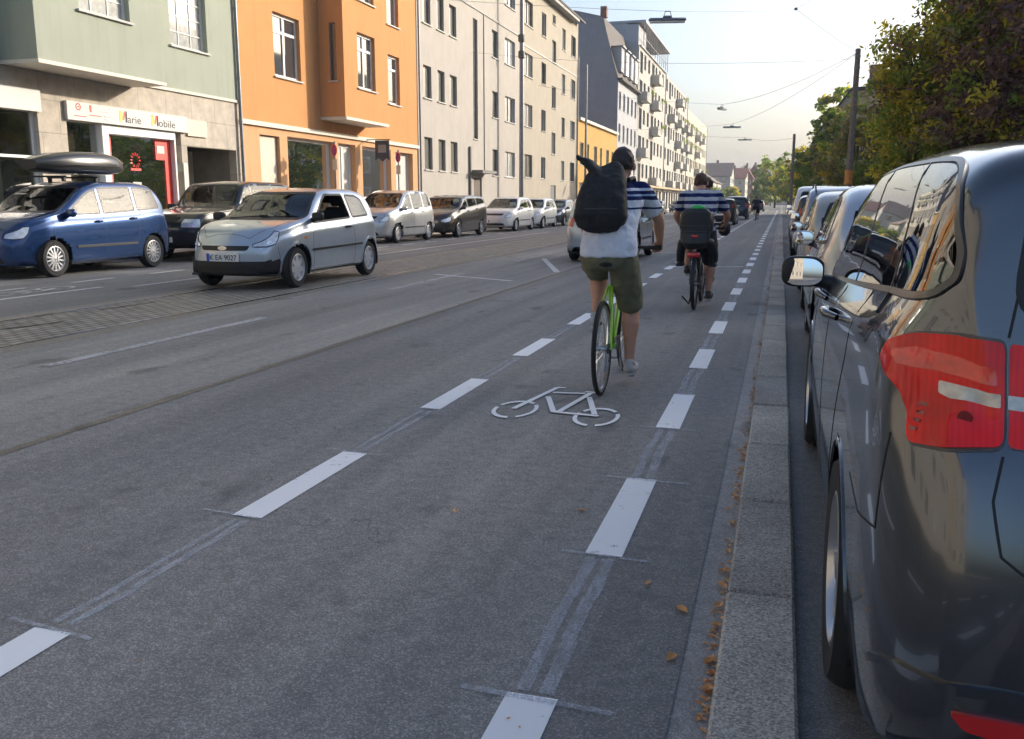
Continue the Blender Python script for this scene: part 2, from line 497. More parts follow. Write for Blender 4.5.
class Car:
    def __init__(s, name, S, x, y, rz, label, cat='car', group=None, res=.04):
        s.S = S; s.L = S['L']; s.W = S['W']; s.hw = s.W/2
        s.root = tag(empty(name, (x, y, S.get('z', 0)), rz), label, cat, group)
        s.top = pchip(S['top']); s.belt = pchip(S['belt']); s.bot = pchip(S['bot']); s.plan = pchip(S['plan'])
        s.make_grid(res); s.arches(res)
    def Y(s, t, x, z):
        L = s.L; k = (x/s.hw)**2
        br = s.S.get('bowr', .12); bf = s.S.get('bowf', .2)
        y = t - L/2
        y += br*k*(1-sstep(0, 1.1, t))
        fw = sstep(L-.9, L, t)
        y -= bf*k*fw
        ws = s.S.get('bulge', .12)*sstep(s.S['tw0']-.5, s.S['tw0'], t)*(1-sstep(s.S['tw1'], s.S['tw1']+.7, t))
        y -= ws*k
        zc = s.S.get('zbump', .48)
        e = max(0, abs(z-zc)-.08)
        y -= sstep(L-.3, L, t)*min(.1, .55*e*e+.05*e)
        y += (1-sstep(0, .3, t))*min(.1, .5*e*e+.05*e)
        return y
    def section(s, t):
        zb, zs, zt, w = s.bot(t), s.belt(t), s.top(t), s.plan(t)
        H = max(.012, zt-zs); zs = zt-H
        tum = s.S.get('tum', .34); drop = min(.085, .42*H)
        sh = s.S.get('sh', .045)
        xr = w - sh - tum*(H-drop)
        hb = zs-zb
        P = [(w-.12, zb), (w-.03, zb+min(.05, hb*.15)), (w-.004, zb+hb*.32), (w, zb+hb*.6), (w-.012, zs-hb*.13), (w-sh, zs)]
        P += [(w-sh-(tum*(H-drop))*.47, zs+(H-drop)*.5), (xr, zt-drop), (xr-.075-drop*.2, zt-drop*.33), (xr*.55, zt-.012*min(1, H*3)), (0, zt)]
        k = s.k
        return catmull(P, [1, 2*k, 2*k, 2*k, 2*k, 3*k, 3*k, 2*k, 3*k, 4*k])
    def make_grid(s, res):
        s.k = max(1, round(.06/res)); s.res = res
        L = s.L
        ts = []; t = 0
        while t < L:
            ts.append(t)
            t += res*(.4 if (t < .15 or t > L-.2) else (.7 if (t < .6 or t > L-.6) else 1))
        ts.append(L)
        s.ts = ts
        V = []; F = []; info = []
        n = None
        for t in ts:
            sec = s.section(t)
            if n is None: n = len(sec)
            ring = [(x, z) for x, z in sec] + [(-x, z) for x, z in sec[-2::-1]]
            for x, z in ring:
                V.append(Vector((x, s.Y(t, x, z), z)))
        m = 2*n-1
        for i in range(len(ts)-1):
            for j in range(m-1):
                F.append([i*m+j, i*m+j+1, (i+1)*m+j+1, (i+1)*m+j])
        # end caps
        for (i, flip) in ((0, False), (len(ts)-1, True)):
            t = ts[i]; C = 14; sec = s.section(t); b = len(V)
            for j in range(n):
                for c in range(C+1):
                    x = sec[j][0]*(1-2*c/C)
                    V.append(Vector((x, s.Y(t, x, sec[j][1]), sec[j][1])))
            for j in range(n-1):
                for c in range(C):
                    q = [b+j*(C+1)+c, b+(j+1)*(C+1)+c, b+(j+1)*(C+1)+c+1, b+j*(C+1)+c+1]
                    F.append(q[::-1] if not flip else q)
        bm = bmesh.new()
        for v in V: bm.verts.new(v)
        bm.verts.ensure_lookup_table()
        for f in F:
            try: bm.faces.new([bm.verts[i] for i in f])
            except ValueError: pass
        bmesh.ops.remove_doubles(bm, verts=bm.verts, dist=.0008)
        bmesh.ops.recalc_face_normals(bm, faces=bm.faces)
        s.bm = bm
        s.bvh = BVHTree.FromBMesh(bm)
        h = s.bvh.ray_cast(Vector((0, 0, 5)), Vector((0, 0, -1)))
        if h[1] is not None and h[1].z < 0:
            bmesh.ops.reverse_faces(bm, faces=bm.faces); s.bvh = BVHTree.FromBMesh(bm)
        s.holes = []
    def hit(s, view, p, side=1):
        a, b = p; L = s.L
        if view == 'S': o, d = Vector((side*3, a-L/2, b)), Vector((-side, 0, 0))
        elif view == 'F': o, d = Vector((a, L, b)), Vector((0, -1, 0))
        elif view == 'R': o, d = Vector((a, -L, b)), Vector((0, 1, 0))
        elif view == 'T': o, d = Vector((a, b-L/2, 4)), Vector((0, 0, -1))
        elif view == 'CR':
            w = a/.32; dv = Vector((side*math.cos(w), -math.sin(w), 0))
            o = Vector((side*(s.hw-.3), -L/2+.3, b)) + dv*3; d = -dv
        elif view == 'CF':
            w = a/.32; dv = Vector((side*math.cos(w), math.sin(w), 0))
            o = Vector((side*(s.hw-.3), L/2-.42, b)) + dv*3; d = -dv
        r = s.bvh.ray_cast(o, d)
        if r[0] is None:
            r = s.bvh.find_nearest(o + d*(3-.3))
            if r[0] is None: return o, -d
        nn = r[1].copy()
        if nn.dot(d) > 0: nn = -nn
        return r[0], nn
    def panel(s, name, view, poly, mat, off=.004, side=1, rnd=.03, holes=(), sub=.07, skirt=.006, parent=None, cut=False, smooth=180):
        P = densify(roundpoly(poly, rnd) if rnd else list(poly), sub*.8)
        Hs = [densify(h, sub*.8) for h in holes]
        pts = [Vector(p) for p in P]; faces = [list(range(len(P)))]; edges = [(i, (i+1) % len(P)) for i in range(len(P))]
        for h in Hs:
            b = len(pts); pts += [Vector(p) for p in h]; edges += [(b+i, b+(i+1) % len(h)) for i in range(len(h))]
        x0 = min(p[0] for p in P); x1 = max(p[0] for p in P); y0 = min(p[1] for p in P); y1 = max(p[1] for p in P)
        nx = int((x1-x0)/sub); ny = int((y1-y0)/sub)
        inner = offpoly(P, -sub*.3)
        for i in range(1, nx+1):
            for j in range(1, ny+1):
                q = (x0+(x1-x0)*i/(nx+1), y0+(y1-y0)*j/(ny+1))
                if inpoly(q[0], q[1], inner) and not any(inpoly(q[0], q[1], offpoly(h, sub*.3)) for h in Hs): pts.append(Vector(q))
        r = delaunay_2d_cdt(pts, edges, faces, 0, 1e-5)
        vs2, fs = r[0], r[2]
        out = []
        for f in fs:
            cx = sum(vs2[i].x for i in f)/len(f); cy = sum(vs2[i].y for i in f)/len(f)
            if inpoly(cx, cy, P) and not any(inpoly(cx, cy, h) for h in Hs): out.append(list(f))
        hits = [s.hit(view, (v.x, v.y), side) for v in vs2]
        top = [p + n*off for p, n in hits]
        # orient
        fs2 = []
        for f in out:
            a, b, c = top[f[0]], top[f[1]], top[f[2]]
            nn = (b-a).cross(c-a)
            if nn.dot(hits[f[0]][1]) < 0: f = f[::-1]
            fs2.append(f)
        # skirt on boundary edges
        cnt = {}
        for f in fs2:
            for i in range(len(f)):
                e = (f[i], f[(i+1) % len(f)]); cnt[e] = 1
        V = list(top); F = list(fs2); low = {}
        for (a, b) in list(cnt):
            if (b, a) not in cnt:
                for q in (a, b):
                    if q not in low:
                        low[q] = len(V); V.append(top[q] - hits[q][1]*skirt)
                F.append([b, a, low[a], low[b]])
        o = mesh_obj(name, V, F, mat, parent or s.root, smooth if smooth < 179 else 60)
        if cut: s.holes.append((view, side, P))
        return o
    def strip(s, name, view, line, mat, w=.006, h=.0015, side=1, parent=None, closed=False, step=.03, mb=None):
        P = densify(line, step, closed)
        H = [s.hit(view, p, side) for p in P]
        n = len(P); m = mb or MB()
        b = len(m.v); V = []; 
        for i in range(n):
            a = H[i-1 if (closed or i) else 0][0]; c = H[(i+1) % n if (closed or i < n-1) else i][0]
            tg = (c-a); nn = H[i][1]
            if tg.length < 1e-6: tg = Vector((0, 1, 0))
            sd = nn.cross(tg).normalized()*w/2; p = H[i][0]
            V += [p - sd - nn*.004, p - sd*.9 + nn*h, p + sd*.9 + nn*h, p + sd - nn*.004]
        F = []
        for i in range(n if closed else n-1):
            j = (i+1) % n
            for k in range(3): F.append([i*4+k, i*4+k+1, j*4+k+1, j*4+k])
        m.add(V, F)
        if mb is None:
            return m.build(name, mat, parent or s.root, 30)
    def arches(s, res):
        S = s.S
        for tw, Rr in ((S['tr'], S['ra']), (S['tf'], S['ra'])):
            cy = tw - s.L/2; cz = S['r']
            for v in s.bm.verts:
                if abs(v.co.x) > s.hw-.32:
                    d = Vector((v.co.y-cy, v.co.z-cz)); l = d.length
                    if abs(l-Rr) < res*.62 and l > 0:
                        v.co.y = cy + d.x/l*Rr; v.co.z = cz + d.y/l*Rr
    def finish(s, paint, roof=None, clad=None, lip=True, interior=True, wheels=True):
        S = s.S; bm = s.bm; L = s.L
        kill = []
        for f in bm.faces:
            c = f.calc_center_median()
            dead = False
            if abs(c.x) > s.hw-.34:
                for tw in (S['tr'], S['tf']):
                    if math.hypot(c.y-(tw-L/2), c.z-S['r']) < S['ra']: dead = True
            if not dead:
                for view, side, P in s.holes:
                    if view == 'S' and c.x*side > .3 and inpoly(c.y+L/2, c.z, P) and abs(f.normal.x) > .3: dead = True
                    elif view in ('F', 'R'):
                        # only faces seen first from that side
                        if (c.y > 0) == (view == 'F') and inpoly(c.x, c.z, P):
                            hp = s.hit(view, (c.x, c.z))[0]
                            if abs(hp.y-c.y) < .12: dead = True
            if dead: kill.append(f)
        bmesh.ops.delete(bm, geom=kill, context='FACES')
        # liner copy (dark inside)
        bm.normal_update()
        me = bpy.data.meshes.new('body'); 
        vs = [v.co.copy() for v in bm.verts]; ns = [v.normal.copy() for v in bm.verts]
        bm.verts.index_update()
        fs = [[v.index for v in f.verts] for f in bm.faces]
        fm = []
        cl = S.get('clad')
        for f in bm.faces:
            c = f.calc_center_median(); t = c.y+L/2
            fm.append(1 if (cl and cl(t, abs(c.x), c.z)) else 0)
        bm.free()
        s.body = mesh_obj('body', vs, fs, [paint, clad or M['black']], s.root, 38, fm)
        s.body_done = True
        if interior:
            lv = [v - n*.022 for v, n in zip(vs, ns)]
            mesh_obj('inner_lining', lv, [f[::-1] for f in fs], M['interior'], s.root, 60)
            m = MB(); zb = S['bot'][len(S['bot'])//2][1]
            for tw0, tw1 in ((.25, S['tr']-S['ra']-.0), (S['tr']+S['ra'], S['tf']-S['ra']), (S['tf']+S['ra'], L-.25)):
                if tw1 > tw0: m.box((-s.hw+.13, tw0-L/2, zb+.0), (s.hw-.13, tw1-L/2, zb+.03))
            m.box((-s.hw+.36, .35-L/2, zb+.03), (s.hw-.36, L/2-.45, zb+.08))
            dash = S['tw0']+.25
            m.box((-s.hw+.1, dash-L/2, s.belt(dash)-.22), (s.hw-.1, dash+.45-L/2, s.belt(dash)-.05))
            m.build('underbody', M['interior'], s.root)
            ms = MB(); bz = s.belt(S['tr']+.4)
            zs = bz-.50
            for x in (-s.hw*.45, s.hw*.45):
                ty = S['tw0']-L/2-.75
                ms.bbox((x, ty, zs+.05), (.48, .5, .16), .05)
                ms.bbox((x, ty-.28, zs+.38), (.46, .13, .62), .05, rot=(R(12), 0, 0))
                ms.bbox((x, ty-.37, zs+.78), (.25, .09, .17), .035)
            ty = S['tr']+.45-L/2
            ms.bbox((0, ty, zs+.05), (s.W-.5, .48, .16), .05)
            ms.bbox((0, ty-.28, zs+.34), (s.W-.5, .13, .55), .05, rot=(R(12), 0, 0))
            for x in (-.42, .42): ms.bbox((x, ty-.34, zs+.68), (.24, .08, .14), .03)
            ms.build('seats', M['seat'], s.root)
            w = MB()
            pts = [( .36*0 + s.S.get('swx', -s.hw*.45)+.18*math.cos(a), dash-L/2-.12+.06*math.sin(a), s.belt(dash)-.08+.17*math.sin(a)) for a in [i*math.pi/9 for i in range(18)]]
            w.tube(pts, .013, 6, closed=True); w.build('steering_wheel', M['black'], s.root, 60)
        # wheel arch liners
        for tw in (S['tr'], S['tf']):
            for sd in (-1, 1):
                m = MB(); cy = tw-L/2; K = 20; b = 0
                for k in range(K+1):
                    a = -.35 + (math.pi+.7)*k/K
                    for x in (s.plan(tw)-.03, s.hw-.36):
                        m.v.append(Vector((sd*x, cy+math.cos(a)*(S['ra']-.002), S['r']+math.sin(a)*(S['ra']-.002))))
                for k in range(K):
                    m.f.append([b+2*k, b+2*k+1, b+2*k+3, b+2*k+2]); m.m.append(0)
                m.f.append([b+2*k+1 for k in range(K+1)]); m.m.append(0)
                m.build('wheel_arch_liner', M['black'], s.root, 50)
        if wheels: s.wheels()
        return s
    def wheels(s):
        S = s.S; sty = S.get('rim', 5); L = s.L
        r = S['r']; rr = S.get('rr', r*.68); wd = S.get('wd', .19)
        first = {}
        for tw in (S['tr'], S['tf']):
            for sd in (1, -1):
                xo = s.plan(tw)-S.get('wins', .03)-wd/2
                loc = Vector((sd*xo, tw-L/2, r))
                if 'w' not in first:
                    m = MB(); hw = wd/2
                    m.lathe([(rr, -hw+.01), (r-.025, -hw+.004), (r-.006, -hw+.03), (r, -hw*.5), (r, hw*.5), (r-.006, hw-.03), (r-.025, hw-.004), (rr, hw-.01), (rr-.01, hw-.02), (rr-.012, -hw+.02)], n=40, closed=True)
                    w = m.build('wheel', M['rubber'], s.root, 40)
                    q = MB(); h = hw-.015
                    q.lathe([(rr+.006, h), (rr-.012, h+.006), (rr-.022, h-.012), (rr-.03, h-.05), (rr-.03, -h)], n=40)
                    nsp = S.get('nsp', 5); deep = S.get('deep', .03)
                    sw = S.get('sw', .05)
                    for k in range(nsp):
                        a = 2*math.pi*k/nsp
                        for e in ((0,) if sty != 2 else (-.12, .12)):
                            Mx = Matrix.Rotation(a+e, 4, 'X')
                            wi = sw*(1.25 if nsp < 9 else 1)
                            vs = [(h-deep*.3, -wi*.5, .03), (h-deep*.3, wi*.5, .03), (h-.012, sw*.36, rr-.015), (h-.012, -sw*.36, rr-.015),
                                  (h-deep-.02, -wi*.6, .03), (h-deep-.02, wi*.6, .03), (h-.035, sw*.5, rr-.015), (h-.035, -sw*.5, rr-.015)]
                            q.add([Mx @ Vector(v) for v in vs], [(0,1,2,3), (0,3,7,4), (1,5,6,2), (3,2,6,7), (0,4,5,1)])
                    q.lathe([(.0, h-.002), (.03, h-.004), (.045, h-.012), (.055, h-.03)], n=20)
                    rim = q.build('rim', M[S.get('rimmat', 'alloy')], w, 35)
                    d = MB(); d.lathe([(0, h-.07), (rr-.03, h-.065)], n=32); d.lathe([(.0, h-.058), (.13, h-.058), (.13, h-.07)], n=24)
                    disc = d.build('brake_disc', M['trimgrey'] if S.get('open') else M['black'], w, 40)
                    first = {'w': w, 'rim': rim, 'disc': disc}
                    w.location = loc; w.rotation_euler = (0, 0, 0 if sd > 0 else math.pi)
                else:
                    w = first['w'].copy(); COL.objects.link(w)
                    for n_ in ('rim', 'disc'):
                        c = first[n_].copy(); COL.objects.link(c); c.parent = w
                    w.location = loc; w.rotation_euler = (random.random()*6 if False else 0, 0, 0 if sd > 0 else math.pi)
                st = S.get('steer', 0)
                if tw == S['tf']: w.rotation_euler.z += st
    def windows(s, wins, glass, ring=.024, border=None, open_idx=(), sides=(1, -1), pillar=None, trim=None):
        border = border or M['black']
        s.glasses = []
        for sd in sides:
            if pillar:
                s.panel('pillar_trim', 'S', pillar, border, .003, sd, .05, holes=[offpoly(roundpoly(w, .05), -ring*.4) for w in wins])
                for w in wins: s.holes.append(('S', sd, offpoly(roundpoly(w, .05), .0)))
            for i, w in enumerate(wins):
                rp = roundpoly(w, .05)
                if not pillar:
                    s.panel('window_seal', 'S', offpoly(rp, ring*.35), border, .003, sd, 0, holes=[offpoly(rp, -ring*.65)])
                    s.holes.append(('S', sd, rp))
                if i in open_idx and sd == s.S.get("open_sd", -1): continue
                s.panel('side_window', 'S', offpoly(rp, -ring*.3), glass, .0045 if pillar else .0015, sd, 0, skirt=.003)
            if trim:
                s.strip('window_trim', 'S', roundpoly(trim, .08), M['trimgrey'], .022, .009, sd, closed=True)
    def screen(s, view, poly, glass, ring=.03, name='windscreen'):
        rp = roundpoly(poly, .07)
        s.panel('windscreen_seal' if view == 'F' else 'rear_window_seal', view, offpoly(rp, ring*.3), M['black'], .003, 1, 0, holes=[offpoly(rp, -ring*.7)])
        s.holes.append((view, 1, rp))
        s.panel(name, view, offpoly(rp, -ring*.3), glass, .0015, 1, 0, skirt=.003)
    def mirror(s, t, z, mat, size=(.2, .10, .14), out=.10, sides=(1, -1), glassm=None):
        for sd in sides:
            p, n = s.hit('S', (t, z-.03), sd)
            m = MB()
            c = Vector((p.x + sd*(out), p.y-.0, z+.03))
            # superellipsoid shell
            nu, nv = 24, 14; b = len(m.v)
            def se(a, e): 
                v = math.cos(a); return math.copysign(abs(v)**e, v)
            def ss(a, e):
                v = math.sin(a); return math.copysign(abs(v)**e, v)
            for j in range(nv+1):
                ph = -math.pi/2 + math.pi*j/nv
                for k in range(nu):
                    w = 2*math.pi*k/nu
                    x = size[0]/2*se(ph, .55)*se(w, .55); zz = size[2]/2*ss(ph, .6)
                    yy = se(ph, .55)*ss(w, .55)
                    yy = yy*size[1]*.75 if yy > 0 else yy*size[1]*.22
                    m.v.append(c + Vector((x, yy, zz)))
            for j in range(nv):
                for k in range(nu):
                    m.f.append([b+j*nu+k, b+j*nu+(k+1) % nu, b+(j+1)*nu+(k+1) % nu, b+(j+1)*nu+k]); m.m.append(0)
            o = m.build('side_mirror', mat, s.root, 60)
            a = MB(); a.tube([p - Vector((sd*.03, 0, 0)), c + Vector((0, .02, -.03))], [.04, .03], 8)
            a.build('mirror_arm', M['black'], o, 50)
            g = MB(); hx, hz = size[0]*.44, size[2]*.42
            yy = c.y - size[1]*.22; Rc = s.S.get('mrad', .8); nx2, nz2 = 14, 10; zt2 = s.S.get('ztilt', .05); tilt = s.S.get('mtilt', -.2)
            for j2 in range(nz2+1):
                for i2 in range(nx2+1):
                    a = -1+2*i2/nx2; b2 = -1+2*j2/nz2
                    k1 = 1-.22*b2**4; k2 = 1-.22*a**4
                    u = hx*a*k1*1.02; v = hz*b2*k2*1.02
                    g.v.append(Vector((c.x+u, yy-.014 - u*sd*tilt + v*zt2 + (u*u+v*v)/(2*Rc), c.z+v)))
            for j2 in range(nz2):
                for i2 in range(nx2):
                    q = j2*(nx2+1)+i2; g.f.append([q, q+1, q+nx2+2, q+nx2+1]); g.m.append(0)
            g.build('mirror_glass', glassm or M['mirrorglass'], o, 180)
    def handle(s, t, z, mat, sides=(1, -1), ln=.2):
        for sd in sides:
            a = s.hit('S', (t-ln/2, z), sd); b = s.hit('S', (t+ln/2, z), sd); c = s.hit('S', (t, z), sd)
            m = MB()
            m.tube([a[0], a[0].lerp(c[0], .25)+a[1]*.035, c[0]+c[1]*.042, b[0].lerp(c[0], .25)+b[1]*.035, b[0]], [.012, .015, .017, .015, .012], 8)
            m.build('door_handle', mat, s.root, 60)
    def seams(s, lines, mat=None, w=.007):
        m = MB()
        for view, line, side in lines:
            for sd in ((1, -1) if side == 0 else (side,)):
                s.strip('', view, line, None, w, .0012, sd, mb=m)
        m.build('panel_gap', mat or M['ink'], s.root, 30)
    def plate(s, view, z, text=None, w=.52, h=.11):
        p, n = s.hit(view, (0, z))
        sg = 1 if view == 'F' else -1
        y = p.y + sg*.012
        m = MB(); m.box((-w/2, min(y, y-sg*.03), z-h/2), (w/2, max(y, y-sg*.03), z+h/2)); o = m.build('number_plate', M['plate'], s.root)
        b = MB(); 
        x0 = w/2 if view == 'F' else -w/2
        xa, xb = sorted((x0, x0-sg*.045)); ya, yb = sorted((y, y+sg*.002))
        b.box((xa, ya, z-h/2), (xb, yb, z+h/2)); b.build('plate_band', M['plate_blue'], o)
        if text:
            text_obj('plate_text', text, .105, o, (-sg*(-w/2+.055)*1.0, y+sg*.003, z-h*.34), (R(90), 0, R(180) if view == 'F' else 0), M['ink'], w-.08)

def text_obj(name, body, size, parent, loc, rot, mat, width=None, extrude=.001):
    cu = bpy.data.curves.new('txt', 'FONT'); cu.body = body; cu.size = size; cu.extrude = extrude
    to = bpy.data.objects.new('txt', cu); COL.objects.link(to)
    dg = bpy.context.evaluated_depsgraph_get(); dg.update()
    me = bpy.data.meshes.new_from_object(to.evaluated_get(dg))
    bpy.data.objects.remove(to)
    xs = [v.co.x for v in me.vertices]
    if width and xs:
        k = width/(max(xs)-min(xs)); x0 = min(xs)
        for v in me.vertices: v.co.x = (v.co.x-x0)*k
    me.materials.clear(); me.materials.append(mat)
    o = bpy.data.objects.new(name, me); COL.objects.link(o)
    o.parent = parent; o.location = loc; o.rotation_euler = rot
    return o
# ------------------------------------------------------------------ car kinds
def sc(P, kt, kz): return [(a*kt, b*kz) for a, b in P]
def S_focus():
    return dict(L=4.62, W=1.84, tr=1.03, tf=3.68, r=.325, ra=.365, wd=.21, tw0=2.81, tw1=3.51, wins=-.006, tum=.27, sh=.07, bowr=.10, bowf=.24, zbump=.50,
        top=[(0,1.0),(.03,1.12),(.06,1.22),(.11,1.35),(.17,1.43),(.28,1.472),(.5,1.492),(.9,1.51),(1.5,1.52),(2.2,1.515),(2.81,1.44),(3.48,1.05),(3.71,.99),(4.16,.89),(4.46,.78),(4.62,.66)],
        belt=[(0,.95),(.03,1.07),(.08,1.14),(.3,1.18),(.86,1.14),(1.46,1.09),(2.26,1.03),(3.26,.97),(3.66,.90),(4.16,.78),(4.46,.68),(4.62,.6)],
        bot=[(0,.34),(.12,.26),(.35,.2),(.6,.19),(4.06,.18),(4.62,.22)],
        plan=[(0,.79),(.03,.835),(.08,.87),(.18,.90),(.4,.915),(.9,.92),(2.5,.92),(3.66,.915),(4.16,.88),(4.46,.79),(4.62,.66)], nsp=5, deep=.04)
def S_fiesta():
    return dict(L=3.92, W=1.68, tr=.66, tf=3.16, r=.295, ra=.345, wd=.17, tw0=2.1, tw1=2.98, tum=.36, sh=.05, bowr=.18, bowf=.34, zbump=.42,
        top=[(0,.82),(.04,.93),(.1,1.02),(.2,1.14),(.42,1.36),(.6,1.425),(1.1,1.46),(1.7,1.455),(2.1,1.40),(2.95,1.0),(3.2,.96),(3.55,.89),(3.78,.80),(3.87,.71),(3.92,.62)],
        belt=[(0,.76),(.06,.90),(.3,.99),(.7,.98),(1.4,.945),(2.6,.895),(3.1,.86),(3.5,.79),(3.78,.71),(3.92,.56)],
        bot=[(0,.34),(.12,.26),(.35,.2),(3.5,.19),(3.8,.2),(3.92,.24)],
        plan=[(0,.66),(.08,.74),(.2,.79),(.5,.825),(.9,.84),(3.0,.84),(3.4,.82),(3.7,.73),(3.84,.66),(3.92,.58)], nsp=7, deep=.012, rimmat='hubcap', sw=.075)
def S_mpv(L=4.2, H=1.58, W=1.76):
    kt = L/4.2; kz = H/1.58
    return dict(L=L, W=W, tr=.78*kt, tf=3.36*kt, r=.315, ra=.36, wd=.19, tw0=2.35*kt, tw1=3.3*kt, tum=.27, sh=.05, bowr=.16, bowf=.32,
        top=sc([(0,.85),(.05,.98),(.1,1.08),(.2,1.2),(.42,1.44),(.62,1.53),(1.1,1.575),(1.9,1.57),(2.35,1.5),(3.25,1.08),(3.5,1.02),(3.85,.94),(4.06,.85),(4.15,.76),(4.2,.64)], kt, kz),
        belt=sc([(0,.78),(.06,.93),(.2,1.03),(.5,1.06),(1.4,1.0),(2.8,.95),(3.3,.93),(3.8,.84),(4.06,.75),(4.2,.58)], kt, kz),
        bot=sc([(0,.34),(.12,.26),(.35,.2),(3.7,.19),(4.0,.2),(4.2,.24)], kt, 1),
        plan=[(a*kt, b*W/1.76) for a, b in [(0,.70),(.08,.79),(.2,.84),(.5,.87),(.9,.88),(3.2,.88),(3.6,.86),(3.95,.77),(4.12,.68),(4.2,.60)]], nsp=14, sw=.032, deep=.012, rimmat='hubcap')
def S_suv():
    return dict(L=4.4, W=1.8, tr=.8, tf=3.4, r=.35, ra=.40, wd=.22, tw0=2.35, tw1=3.0, tum=.22, sh=.04, bowr=.12, bowf=.16, zbump=.55, bulge=.08,
        top=[(0,1.0),(.04,1.1),(.1,1.25),(.22,1.6),(.4,1.70),(1.1,1.74),(1.9,1.74),(2.35,1.68),(2.95,1.17),(3.15,1.12),(3.9,1.05),(4.25,.99),(4.34,.93),(4.4,.84)],
        belt=[(0,.95),(.05,1.05),(.3,1.1),(1.4,1.08),(2.8,1.06),(3.2,1.03),(4.0,.97),(4.3,.88),(4.4,.80)],
        bot=[(0,.4),(.12,.32),(.35,.28),(4.0,.28),(4.4,.36)],
        plan=[(0,.78),(.08,.83),(.2,.87),(.5,.90),(3.8,.90),(4.15,.87),(4.32,.82),(4.4,.76)], nsp=6, sw=.06)
def S_hatch(L=4.0, H=1.47, W=1.7):
    S = S_fiesta(); kt = L/3.92; kz = H/1.46
    for k in ('top', 'belt'): S[k] = sc(S[k], kt, kz)
    S['bot'] = sc(S['bot'], kt, 1); S['plan'] = [(a*kt, b*W/1.68) for a, b in S['plan']]
    for k in ('L', 'tr', 'tf', 'tw0', 'tw1'): S[k] *= kt
    S['W'] = W; S['nsp'] = 9; S['sw'] = .04
    return S
def S_estate(L=4.55, H=1.49, W=1.77):
    S = S_focus(); kt = L/4.56; kz = H/1.485
    for k in ('top', 'belt'): S[k] = sc(S[k], kt, kz)
    S['bot'] = sc(S['bot'], kt, 1); S['plan'] = [(a*kt, b*W/1.84) for a, b in S['plan']]
    for k in ('L', 'tr', 'tf', 'tw0', 'tw1'): S[k] *= kt
    S['W'] = W; S['nsp'] = 10; S['sw'] = .035; S['bowr'] = .16; S['bowf'] = .3
    return S

